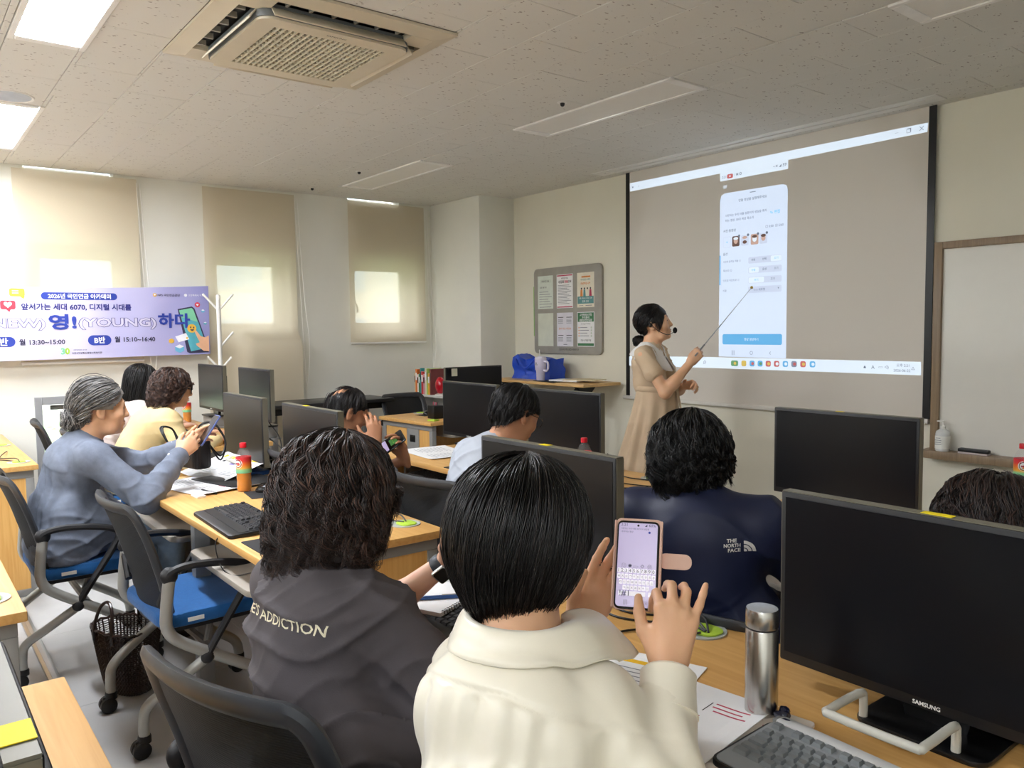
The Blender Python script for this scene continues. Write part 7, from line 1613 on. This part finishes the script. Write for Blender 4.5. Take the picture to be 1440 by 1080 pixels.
    hair_styled(P, st, [M_hair['black3'], M_hair['black'], M_hair['black2']], n=8200, m=12, r0=0.00105, r1=0.0003, clump=10, wave=(0.0034, 1.6), jit=0.06, tl=(0.0, 0.60), t1=(0.80, 1.03), seed=9, probs=[0.5, 0.38, 0.12])
    glasses(P, M_gl2, rw=0.026, rh=0.020)
    return P
pb = p_blouse()
# her phone in an open pink wallet case
cP = np.array([-0.945, 1.012, 1.008]); nP = unit(V3(0.72, -1.0, 0.50)); uP = unit(V3(0.0, 0.0, 1.0))
M_pk = mat('pink_case', (236, 196, 178), rough=0.6, bump=0.2, bscale=300); G_scr = mat('phone_keyboard_screen', (160, 150, 186), rough=0.2, emit=(226, 214, 248), es=0.10, var=0.0)
tp = phone('phone with an on-screen keyboard in a pink wallet case in the blouse woman\'s hands', cP, nP, uP, w=0.074, h=0.152, screen=G_scr)
kids0 = set(tp.children)
b = MB(); b.prism(rrect(-0.043, 0.043, -0.084, 0.088, 0.010), -0.012, -0.0085, bev=0.001); b.prism(rrect(-0.0445, 0.044, -0.080, 0.084, 0.010), -0.018, -0.0135, bev=0.001); b.box(-0.0455, -0.042, -0.080, 0.084, -0.017, -0.007, bev=0.001); b.box(0.040, 0.0445, -0.080, 0.084, -0.012, 0.0, bev=0.001); b.build('wallet_case', M_pk, tp)
b = MB(); b.prism(rrect(0.038, 0.098, -0.003, 0.026, 0.013), -0.014, -0.0112, bev=0.0008); b.build('case_strap', M_pk, tp)
G_key = mat('phone_key', (232, 230, 240), rough=0.3, emit=(246, 244, 252), es=0.10, var=0); G_keyt = mat('phone_key_text', (60, 60, 90), rough=0.5)
I4 = Matrix.Identity(4)
for r_, (y, n_, w_) in enumerate(((-0.012, 10, 0.0062), (-0.0225, 10, 0.0062), (-0.033, 9, 0.0062), (-0.0435, 7, 0.0062), (-0.054, 3, 0.0062))):
    for k in range(n_):
        wd = w_ if r_ < 4 else (0.008, 0.036, 0.008)[k]; x = (k-(n_-1)/2)*0.0070 if r_ < 4 else (-0.027, 0.0, 0.027)[k]
        patch('screen_key', [(p[0]+x, p[1]+y) for p in rrect(-wd/2, wd/2, -0.0042, 0.0042, 0.0012, 2)], I4, G_key, tp, lift=0.0009)
    s_ = ('1 2 3 4 5 6 7 8 9 0', 'ㅂ ㅈ ㄷ ㄱ ㅅ ㅛ ㅕ ㅑ ㅐ ㅔ', 'ㅁ ㄴ ㅇ ㄹ ㅎ ㅗ ㅓ ㅏ ㅣ', 'ㅋ ㅌ ㅊ ㅍ ㅠ ㅜ ㅡ', '!#1        .')[r_]
    text('screen_lettering', s_, Matrix.Translation((0, y, 0)), w=(0.066, 0.066, 0.059, 0.045, 0.058)[r_], m=G_keyt, parent=tp, lift=0.0013)
text('screen_lettering', '사랑하는 우리 아들 성준이의 생일을', Matrix.Translation((-0.006, 0.067, 0)), w=0.052, m=G_keyt, parent=tp, lift=0.0009); text('screen_lettering', '축하하는 영상', Matrix.Translation((-0.02, 0.061, 0)), w=0.022, m=G_keyt, parent=tp, lift=0.0009); text('screen_lettering', '☺ ◉ ▭ ☼ ⚙', Matrix.Translation((0, -0.003, 0)), w=0.056, m=G_keyt, parent=tp, lift=0.0009)
patch('camera_hole', disc(0, 0.0735, 0.0021, n=12), I4, M_black, tp, lift=0.0010); patch('cursor_handle', disc(0.021, 0.061, 0.0022, n=12), I4, B_blue, tp, lift=0.0010); text('screen_lettering', '|||    ○    ‹', Matrix.Translation((0, -0.070, 0)), w=0.042, m=M_greyink, parent=tp, lift=0.0009); text('screen_lettering', '2:21              ◢ 60%', Matrix.Translation((0, 0.0745, 0)), w=0.064, m=G_keyt, parent=tp, lift=0.0009)

for o_ in tp.children:
    if o_ not in kids0: o_.data.transform(Matrix.Diagonal((0.949, 0.921, 1, 1)))

# ================================================================ 4 woman in yellow with curly hair and glasses
def p_yellow():
    P = Person('curly brown-haired woman in black glasses and a pale yellow top', (-5.26, 1.12), 'warm', 0.006)
    P.pose((-5.27, 1.14, 0.56), (-5.255, 1.335, 0.935), (-5.235, 1.41, 1.08), -2, -14, -10, sh=0.165)
    P.arms(R_=(-5.02, 1.60, 0.765), L_=(-5.40, 1.62, 0.765), la=0.27, lb=0.235, pr=(0.7, -0.2, -1), pl=(-0.7, -0.2, -1))
    P.body(0.98, extra=lambda F: [hand(F, P.arm[s_][2], (-s_*0.3, 0.95, 0.05), (0, 0, 1), s_, [(12, 25, 15)]*4) for s_ in (1, -1)])
    F = Field(0.008); P.torso(F, 0.018, 1.03, 1.03, 0.05); P.sleeves(F, (0.070, 0.064), 1.0, (0.064, 0.046), 0.9, 0.05); F.cap(P.hip-P.r*0.1-P.f*0.05, P.hip+P.r*0.1-P.f*0.05, 0.125, None, 0.06); F.cut((0, 0, 0.472), (0, 0, -1))
    P.garment('top', F, C_cream, folds(P, 0.008, 16, 2)); P.legs(C_dark, C_shoe, h=0.012)
    st = dict(rx=0.104, ryf=0.098, ryb=0.126, rz=0.102, zc=0.02, hem=[(0, 0.045), (45, 0.03), (62, -0.05), (100, -0.10), (180, -0.13)], curl=[(0, 0), (90, 0.05), (180, 0.12)], flare=0.06)
    hair_styled(P, st, [M_hair['brown'], M_hair['brown2'], M_hair['black2']], n=2000, m=30, r0=0.0019, r1=0.0009, clump=10, wave=(0.016, 5.0), jit=0.03, tl=(0, 0.5), t1=(0.85, 1.05), seed=14, probs=[0.5, 0.3, 0.2])
    glasses(P, M_gl, rw=0.027, rh=0.021, th=0.0026); return P
p_yellow()
# ================================================================ 5 long-haired woman
def p_long():
    P = Person('long black-haired woman in a pale blush top turned away', (-6.05, 1.10), 'fair', 0.007)
    P.pose((-6.05, 1.11, 0.56), (-6.02, 1.34, 0.94), (-6.0, 1.41, 1.085), 6, 6, -14, sh=0.16)
    P.arms(R_=(-5.85, 1.60, 0.765), L_=(-6.20, 1.60, 0.765), la=0.27, lb=0.235, pr=(0.7, -0.2, -1), pl=(-0.7, -0.2, -1))
    P.body(0.96, extra=lambda F: [hand(F, P.arm[s_][2], (-s_*0.3, 0.95, 0.05), (0, 0, 1), s_, [(12, 25, 15)]*4) for s_ in (1, -1)])
    F = Field(0.009); P.torso(F, 0.016, 1.0, 1.0, 0.045); P.sleeves(F, (0.060, 0.056), 1.0, (0.060, 0.048), 0.9, 0.06); F.cap(P.hip-P.r*0.1-P.f*0.05, P.hip+P.r*0.1-P.f*0.05, 0.125, None, 0.06); F.cut((0, 0, 0.472), (0, 0, -1))
    P.garment('top', F, C_blush, folds(P, 0.007, 20, 4)); P.legs(C_dark, C_shoe, h=0.012)
    st = dict(rx=0.098, ryf=0.096, ryb=0.116, rz=0.100, zc=0.02, hem=[(0, 0.04), (35, 0.0), (55, -0.15), (100, -0.19), (180, -0.20)], curl=[(0, 0), (90, 0.1), (180, 0.25)])
    hair_styled(P, st, [M_hair['black3'], M_hair['black']], n=1500, m=10, r0=0.0018, r1=0.0006, clump=12, wave=(0.002, 1.0), jit=0.07, tl=(0, 0.45), t1=(0.92, 1.02), seed=21); return P
p_long()
# ================================================================ 6 balding man
def p_bald():
    P = Person('balding man resting his cheek on his hand over a phone', (-3.66, 1.72), 'tan', 0.006)
    P.pose((-3.70, 1.66, 0.56), (-3.64, 1.735, 0.885), (-3.61, 1.79, 1.022), 0, -10, -24, sh=0.185)
    P.arms(R_=(-3.45, 1.855, 0.872), L_=(-3.475, 2.035, 0.775), la=0.285, lb=0.25, pr=(0.25, 0.4, -1), pl=(-0.3, -0.2, -1))
    def ex(F):
        hand(F, P.arm[1][2], (-0.28, 0.08, 0.95), (0.88, -0.25, 0.30), 1, [(16, 30, 18), (18, 34, 20), (22, 36, 20), (26, 40, 22)], [(0.7, 0.6, -0.2), (0.5, 0.8, -0.1), (0.3, 0.9, 0)], s=1.02)
        hand(F, P.arm[-1][2], (0.10, -0.35, 0.92), (-0.1, 0.9, 0.35), -1, [(20, 40, 30)]*4, s=1.02)
    P.body(1.06, extra=ex, nk=0.056)
    F = Field(0.008); P.torso(F, 0.016, 1.08, 1.05, 0.06); P.sleeves(F, (0.076, 0.074), 0.7, None, 0, 0.06); F.cap(P.hip-P.r*0.1-P.f*0.05, P.hip+P.r*0.1-P.f*0.05, 0.125, None, 0.06); F.cut((0, 0, 0.472), (0, 0, -1))
    P.garment('polo_shirt', F, C_grey, folds(P, 0.006, 18, 6)); P.legs(C_dark, C_shoe, h=0.012)
    st = dict(rx=0.084, ryf=0.088, ryb=0.109, rz=0.089, zc=0.028, hem=[(0, 0.06), (45, 0.055), (70, 0.0), (100, -0.03), (140, -0.085), (180, -0.095)], curl=[(0, 0.0), (90, 0.05), (180, 0.26)], cy=-0.012)
    def bald(th, t, rg, cap=False):
        x = -np.sin(th)*np.sin(np.minimum(t, .5)*pi); y = np.cos(th)*np.sin(np.minimum(t, .5)*pi); dd = np.sqrt((x/0.52)**2+((y+0.60)/0.44)**2)
        return dd < (0.90 if cap else rg.uniform(0.70, 1.08, len(th)))
    hair_styled(P, st, [M_hair['black'], M_hair['black2'], M_hair['dgrey']], n=3600, m=6, r0=0.0012, r1=0.0004, clump=3, wave=(0.001, 1.0), jit=0.03, tl=(0.0, 0.92), t1=(0.13, 0.22, 0), seed=31, probs=[0.5, 0.3, 0.2], bald=bald, capoff=0.965, capn=0.0); return P
pbd = p_bald()
ptb = phone('phone with a split green and lilac screen held by the balding man', (-3.485, 1.945, 0.856), (0.25, -0.72, 0.66), (0.45, 0.62, 0.60), w=0.088, h=0.176, screen=mat('phone_night', (18, 22, 22), rough=0.2))
patch('screen_lower', rrect(-0.038, 0.038, -0.078, -0.008, 0.004), I4, mat('phone_lilac', (190, 176, 214), rough=0.3, emit=(200, 186, 226), es=0.15), ptb, lift=0.001); patch('screen_window', [(-0.022, 0.008), (0.022, 0.008), (0.022, 0.048), (-0.022, 0.048)], I4, mat('phone_green', (40, 70, 40), rough=0.3, emit=(60, 110, 50), es=0.25), ptb, lift=0.001)
text('screen_lettering', '동영상', Matrix.Translation((0.004, 0.056, 0)), w=0.03, m=M_lime, parent=ptb, lift=0.0014); text('screen_lettering', '만들기 시작', Matrix.Translation((0, 0.026, 0)), w=0.032, m=M_lime, parent=ptb, lift=0.0016)
# ================================================================ 7 man in the pale shirt
def p_white():
    P = Person('dark-haired man in a pale shirt and glasses bending over the desk', (-2.62, 1.92), 'tan', 0.006)
    P.pose((-2.655, 1.88, 0.56), (-2.625, 1.975, 0.935), (-2.585, 2.045, 1.070), 4, -2, -24, sh=0.19, drop=0.04)
    P.arms(R_=(-2.42, 2.33, 0.765), L_=(-2.80, 2.36, 0.765), la=0.285, lb=0.25, pr=(0.8, -0.2, -1), pl=(-0.8, -0.2, -1))
    P.body(1.02, extra=lambda F: [hand(F, P.arm[s_][2], (-s_*0.5, 0.85, 0.05), (0, 0, 1), s_, [(15, 30, 18)]*4, s=1.03) for s_ in (1, -1)], nk=0.055)
    F = Field(0.007); P.torso(F, 0.020, 1.10, 1.06, 0.05); P.sleeves(F, (0.072, 0.064), 1.0, (0.060, 0.046), 0.9, 0.05); F.cap(P.hip-P.r*0.1-P.f*0.05, P.hip+P.r*0.1-P.f*0.05, 0.13, None, 0.06); F.cut((0, 0, 0.472), (0, 0, -1))
    sh = P.garment('shirt', F, C_pale, folds(P, 0.007, 18, 7)); P.legs(C_dark, C_shoe, h=0.012)
    b = MB(); c = P.neck+V3(0, 0.012, 0.008); b.tube([tuple(c+0.064*(P.r*math.cos(a)+P.f*math.sin(a))+V3(0, 0, -0.02*math.sin(a))) for a in [2*pi*i/28 for i in range(28)]], 0.006, 8, closed=True, radii=[(0.021, 0.005)]*28, flat=(0, 0, 1)); P.mb('collar', b, C_pale, sh)
    st = dict(rx=0.087, ryf=0.096, ryb=0.109, rz=0.096, zc=0.024, hem=[(0, 0.055), (45, 0.05), (70, 0.01), (100, -0.02), (140, -0.075), (180, -0.09)], curl=[(0, 0.0), (90, 0.05), (180, 0.26)], swirl=0.5)
    hair_styled(P, st, [M_hair['black'], M_hair['black3'], M_hair['dgrey']], n=3200, m=7, r0=0.0014, r1=0.0004, clump=6, wave=(0.005, 2.6), jit=0.04, tl=(0.0, 0.85), t1=(0.2, 0.34, 0), seed=41, probs=[0.5, 0.3, 0.2], capoff=0.965)
    glasses(P, M_gl, rw=0.026, rh=0.019); return P
p_white()
# ================================================================ 8 person in the navy shirt
def p_navy():
    P = Person('person with permed black hair in a navy sports shirt seen from behind', (-1.44, 1.76), 'mid', 0.006)
    P.pose((-1.41, 1.82, 0.56), (-1.43, 1.775, 0.925), (-1.465, 1.80, 1.058), 24, 14, -8, sh=0.19, shyaw=28, drop=0.03)
    P.arms(R_=(-1.42, 2.18, 0.79), L_=(-1.72, 2.12, 0.79), la=0.28, lb=0.24, pr=(0.9, -0.2, -0.7), pl=(-0.9, -0.2, -0.7))
    P.body(1.0, extra=lambda F: [hand(F, P.arm[s_][2], (-s_*0.5, 0.8, 0.2), (0, 0, 1), s_, [(25, 35, 20)]*4) for s_ in (1, -1)])
    F = Field(0.006); P.torso(F, 0.020, 1.12, 1.04, 0.05); P.sleeves(F, (0.074, 0.072), 1.0, (0.056, 0.045), 0.4, 0.05); F.cap(P.neck-V3(0, 0, 0.01), P.neck+V3(0, 0, 0.012), 0.066, 0.064, 0.02); F.cap(P.hip-P.r*0.1-P.f*0.05, P.hip+P.r*0.1-P.f*0.05, 0.13, None, 0.06); F.cut((0, 0, 0.472), (0, 0, -1))
    sh = P.garment('sports_shirt', F, C_navy, folds(P, 0.006, 17, 8)); P.legs(C_dark, C_shoe, h=0.012)
    o = at(P, 0.135, -0.2, 0.285); sr = P.sr
    for k, s_ in enumerate(('THE', 'NORTH', 'FACE')): decal(P, 'logo_lettering', s_, sh, tuple(o+sr*((-0.012, -0.012, -0.008)[k])+P.up*(0.012-0.0125*k)), tuple(sr), tuple(P.up), M_white, w=(0.024, 0.040, 0.030)[k], h=0.0095, bold=0.03)
    for r_, rr in ((0.012, 0.030), (0.0, 0.0)):
        pass
    arc = lambda r0, r1: [(r1*math.cos(a), r1*math.sin(a)) for a in [pi/2*i/8 for i in range(9)]]+[(r0*math.cos(a), r0*math.sin(a)) for a in [pi/2*i/8 for i in range(8, -1, -1)]]
    for r0, r1 in ((0.001, 0.008), (0.0105, 0.0185), (0.021, 0.030)): decal(P, 'logo_dome', '', sh, tuple(o+sr*0.014-P.up*0.019), tuple(sr), tuple(P.up), M_white, pts=arc(r0, r1))
    st = dict(rx=0.112, ryf=0.108, ryb=0.124, rz=0.114, zc=0.012, hem=[(0, 0.03), (45, 0.02), (62, -0.06), (100, -0.09), (140, -0.125), (180, -0.142)], curl=[(0, 0.02), (90, 0.14), (180, 0.42)], cy=-0.014)
    hair_styled(P, st, [M_hair['black3'], M_hair['black3'], M_hair['black']], n=4600, m=16, r0=0.0016, r1=0.0004, clump=14, wave=(0.0110, 5.0), jit=0.04, tl=(0.0, 0.62), t1=(0.30, 0.55, 0), seed=51, capoff=0.95, curlout=0.010)
    b = MB(); q = lambda x, y, z: tuple(P.H+P.M@V3(x, y, z)); b.tube([q(0.082, 0.01, 0.0), q(0.088, 0.0, -0.03), q(0.088, 0.005, -0.065)], 0.003, 6); b.ell(q(0.088, 0.008, -0.085), (0.006, 0.009, 0.018)); P.mb('ear_loop', b, M_dark); return P
p_navy()
# ================================================================ 9 person at the right edge
def p_right():
    P = Person('person with tousled dark hair and a pale hair band at the right edge', (-0.70, 1.88), 'mid', 0.007)
    P.pose((-0.70, 1.84, 0.56), (-0.715, 1.90, 0.835), (-0.73, 1.955, 0.960), 10, 8, -22, sh=0.17)
    P.arms(R_=(-0.55, 2.30, 0.765), L_=(-0.85, 2.30, 0.765), la=0.27, lb=0.235, pr=(0.8, -0.2, -1), pl=(-0.8, -0.2, -1))
    P.body(1.0, extra=lambda F: [hand(F, P.arm[s_][2], (-s_*0.5, 0.8, 0.1), (0, 0, 1), s_, [(20, 30, 20)]*4) for s_ in (1, -1)])
    F = Field(0.009); P.torso(F, 0.018, 1.02, 1.05, 0.06); P.sleeves(F, (0.074, 0.068), 1.0, (0.062, 0.048), 0.9, 0.06); F.cap(P.hip-P.r*0.1-P.f*0.05, P.hip+P.r*0.1-P.f*0.05, 0.125, None, 0.06); F.cut((0, 0, 0.472), (0, 0, -1))
    P.garment('blouse', F, C_plum, folds(P, 0.006, 18, 9)); P.legs(C_dark, C_shoe, h=0.012)
    st = dict(rx=0.116, ryf=0.108, ryb=0.130, rz=0.108, zc=0.012, hem=[(0, 0.02), (45, 0.0), (62, -0.09), (180, -0.14)], curl=[(0, 0.02), (90, 0.1), (180, 0.3)], cy=-0.014)
    hair_styled(P, st, [M_hair['black2'], M_hair['brown'], M_hair['black']], n=3600, m=12, r0=0.0014, r1=0.0003, clump=14, wave=(0.010, 4.0), jit=0.045, tl=(0, 0.5), t1=(0.76, 1.05), seed=61, probs=[0.5, 0.25, 0.25], curlout=0.008)
    b = MB(); b.tube([tuple(P.H+P.M@V3(0.118*math.cos(a), 0.045, 0.012+0.112*math.sin(a))) for a in [pi*i/20 for i in range(21)]], 0.01, 8, radii=[(0.012, 0.003)]*21, flat=(0, 1, 0)); P.mb('hair_band', b, mat('hair_band', (210, 200, 150), rough=0.5)); return P
p_right()
# ================================================================ 10 presenter
def p_pres():
    P = Person('presenter in a beige belted dress pointing at the screen with a rod', (-3.42, 3.80), 'warm', 0.006)
    P.pose((-3.375, 3.80, 0.92), (-3.41, 3.785, 1.305), (-3.40, 3.80, 1.445), -62, -50, 12, sh=0.160, shyaw=-66, drop=0.03)
    P.S[1] = P.SC+P.sr*0.160; P.arms(R_=(-3.125, 3.815, 1.205), L_=(-3.22, 3.89, 1.06), la=0.27, lb=0.235, pr=(0.05, -0.35, -1), pl=(-0.2, 0.6, -1))
    tip = V3(-3.345, 4.737, 1.690); Wp = P.arm[1][2]
    def ex(F):
        hand(F, P.arm[1][2], (0.30, 0.42, 0.62), (0.62, -0.70, 0.25), 1, [(60, 75, 45), (64, 78, 45), (66, 80, 45), (68, 80, 45)], [(0.4, 0.85, -0.45), (0.1, 0.8, -0.6), (-0.2, 0.8, -0.6)], s=0.95)
        hand(F, P.arm[-1][2], (0.60, -0.10, 0.10), (0.1, 0.6, 0.6), -1, [(35, 45, 25)]*4, s=0.92)
    P.body(0.94, extra=ex, nk=0.046, w=0.80)
    # bodice and skirt of the dress
    F = Field(0.006); n = P.f
    P.torso(F, 0.012, 0.88, 1.0, 0.04)
    for sd, (S_, E, W_) in P.arm.items(): F.cap(S_*0.9+P.SC*0.1, S_+(E-S_)*0.46, 0.050, 0.060, 0.03)
    F.cut((0, 0, 1.0), (0, 0, -1)); dr = P.garment('dress', F, C_dress, folds(P, 0.005, 22, 10))
    vs, fs = [], []; NA, NZ = 96, 26; c0 = P.hip+V3(0, 0, 0.11)
    for j in range(NZ+1):
        v = j/NZ; z = 1.045-0.80*v; fl = 0.5*v+0.5*v*v
        for i in range(NA):
            a = 2*pi*i/NA; rx, ry = 0.148+0.19*fl, 0.124+0.18*fl; pl = 1+0.075*min(1, v*3.0)*math.sin(a*11+math.sin(v*3)*0.6)+0.03*v*math.sin(a*5+1)
            p = P.hip+P.r*rx*math.cos(a)*pl+P.f*ry*math.sin(a)*pl-P.f*0.06*v; vs.append((p[0], p[1], z))
    for j in range(NZ):
        for i in range(NA): k = j*NA+i; k2 = j*NA+(i+1) % NA; fs.append((k, k+NA, k2+NA, k2))
    me = np_mesh('skirt', np.array(vs)-P.base, np.array(fs)); o = obj('skirt', me, C_dress, dr); md = o.modifiers.new('s', 'SOLIDIFY'); md.thickness = 0.004
    b = MB(); b.tube([tuple(V3(P.hip[0], P.hip[1], 1.045)+P.r*0.152*math.cos(a)+P.f*0.130*math.sin(a)) for a in [2*pi*i/40 for i in range(40)]], 0.01, 8, closed=True, radii=[(0.017, 0.006)]*40, flat=(0, 0, 1)); b.ell(tuple(V3(P.hip[0], P.hip[1], 1.04)+P.f*0.122+P.r*0.02), (0.022, 0.022, 0.018)); P.mb('belt', b, C_dress, dr)
    for k in (0, 1): b = MB(); q = V3(P.hip[0], P.hip[1], 1.03)+P.f*0.135+P.r*(0.015+0.02*k); b.tube([tuple(q), tuple(q+P.f*0.03-V3(0, 0, 0.16)), tuple(q+P.f*0.05+P.r*0.01*k-V3(0, 0, 0.36-0.05*k))], 0.01, 8, radii=[(0.012, 0.003)]*3, flat=tuple(P.r)); P.mb('belt_tail', b, C_dress, dr)
    # white sailor collar
    vs, fs = [], []; NA, NB = 40, 6; c = P.neck
    for i in range(NA+1):
        e = (i/NA-0.5)*2; a = -pi/2+e*pi*0.94; d = P.sr*math.cos(a)+P.sf*math.sin(a); fr = max(0, math.sin(a)); w_ = 0.085-0.02*abs(math.cos(a))+0.0*fr
        for j in range(NB+1):
            v = j/NB; rr = 0.056+w_*v; z = 0.016-0.050*v*v*(1+0.4*abs(math.cos(a)))-fr*(0.05+0.055*v)-0.012*v
            vs.append(c+d*rr*(1+0.10*fr)+V3(0, 0, z))
    for i in range(NA):
        for j in range(NB): k = i*(NB+1)+j; fs.append((k, k+1, k+NB+2, k+NB+1))
    vv = np.array(vs); tv = [tuple(np.array(v.co[:])+P.base) for v in dr.data.vertices]; bvh = BVHTree.FromPolygons(tv, [tuple(p.vertices) for p in dr.data.polygons])
    for i in range(len(vv)):
        hit = bvh.find_nearest(Vector(vv[i]))
        if hit[0] is not None:
            dd = vv[i]-np.array(hit[0]); nn = np.array(hit[1])
            if dd @ nn < 0.006: vv[i] = np.array(hit[0])+nn*0.006
    me = np_mesh('collar', vv-P.base, np.array(fs)); o = obj('collar', me, C_collar, dr); md = o.modifiers.new('s', 'SOLIDIFY'); md.thickness = 0.004
    for k in range(4): b = MB(); q = P.ch+P.f*(0.135)+V3(0, 0, 0.03-0.075*k); hit = bvh.find_nearest(Vector(q)); b.ell(tuple(hit[0]), 0.006, u=8, v=6); P.mb('button', b, C_collar, dr)
    F = Field(0.009)
    for sd in (-1, 1):
        a = P.hip+P.r*0.08*sd; F.cap(a+V3(0, 0, -0.05), V3(a[0], a[1], 0.48), 0.075, 0.052, 0.03); F.cap(V3(a[0], a[1], 0.48), V3(a[0], a[1], 0.08), 0.050, 0.036, 0.02)
    V, Q = F.build(1); P.add('stockings', V, Q, M_skins['warm'])
    for sd in (-1, 1):
        a = P.hip+P.r*0.08*sd; a = V3(a[0], a[1], 0); F = Field(0.008); F.cap(a+V3(0, 0, 0.05)-P.f*0.03, a+V3(0, 0, 0.04)+P.f*0.05, 0.036, 0.034, 0.02); F.cap(a+V3(0, 0, 0.04)+P.f*0.05, a+V3(0, 0, 0.028)+P.f*0.15, 0.036, 0.026, 0.02); F.cut((0, 0, 0.002), (0, 0, -1)); V, Q = F.build(1); P.add('shoe', V, Q, C_shoe)
    hair_back(P, (0.089, 0.106, 0.100), (0.0, -0.115, -0.085), [M_hair['black'], M_hair['black3'], M_hair['brown']], n=1100, m=10, face=60, fc=(0, 0.80, -0.60), probs=[0.5, 0.4, 0.1], bunr=(0.036, 0.034, 0.034), r0=0.0016, r1=0.0008, seed=71, low=-0.07, bunn=160, lift=0.02)
    st = dict(rx=0.086, ryf=0.098, ryb=0.09, rz=0.094, zc=0.03, hem=[(0, 0.028), (30, 0.022), (52, -0.03), (70, -0.065), (76, 0.03), (180, 0.06)], curl=0.0); 
    rg = np.random.default_rng(3); nb = 420; th = rg.uniform(-1.3, 1.3, (nb, 1)); tt = np.linspace(0.1, 1.0, 9)[None, :]
    Pn = style_surface(st, th+rg.normal(0, 0.03, (nb, 1))*tt, tt*np.ones((nb, 1)), 1.0); Pn = Pn*(1+rg.normal(0.01, 0.01, (nb, 1, 1))); W_ = P.H+Pn @ P.M.T; mi = rg.choice(2, nb).astype(np.int32)
    hair_obj(P, [strands_mesh(W_, 0.0016, 0.0005, 'h', mi)], [M_hair['black'], M_hair['black3']], 'fringe')
    q = lambda x, y, z: tuple(P.H+P.M@V3(x, y, z)); b = MB()
    b.tube(smooth_path([q(0.088, -0.03, 0.03), q(0.092, -0.01, -0.01), q(0.088, 0.02, -0.05), q(0.07, 0.07, -0.085), q(0.035, 0.112, -0.075)], 5), 0.0022, 6); b.tube(smooth_path([q(0.092, -0.01, -0.01), q(0.07, -0.085, 0.0), q(0.0, -0.12, 0.0), q(-0.07, -0.085, 0.0), q(-0.09, -0.01, 0.0)], 5), 0.0025, 6); b.ell(q(0.09, -0.02, -0.005), (0.012, 0.012, 0.014)); hs = P.mb('headset', b, M_black)
    b = MB(); b.ell(q(0.028, 0.118, -0.068), (0.014, 0.014, 0.019)); P.mb('microphone_foam', b, mat('foam_black', (14, 14, 15), rough=0.95, bump=0.6, bscale=900), hs)
    # pointing rod: a thing of its own, held in the fist
    d = unit(P.arm[1][2]+V3(0.03, 0.05, 0.07)-tip); g = P.arm[1][2]+V3(0.030, 0.040, 0.066); t = thing('pointer_rod', 'thin silver pointing rod from the presenter\'s hand to the screen', 'pointer', tuple(g))
    L = np.linalg.norm(tip-g); d = unit(tip-g); b = MB(); b.tube([tuple(-d*0.05), tuple(d*0.10)], 0.0055, 10); b.build('grip', M_steel, t)
    b = MB(); b.tube([tuple(d*0.10), tuple(d*0.4), tuple(d*L*0.7), tuple(d*(L-0.01))], 0.003, 8, radii=[0.0042, 0.0034, 0.0028, 0.0024]); b.build('rod', M_alu, t); b = MB(); b.ell(tuple(d*L), 0.011); b.build('tip', mat('brass_tip', (200, 170, 80), rough=0.3, metal=0.7), t)
    return P
p_pres()
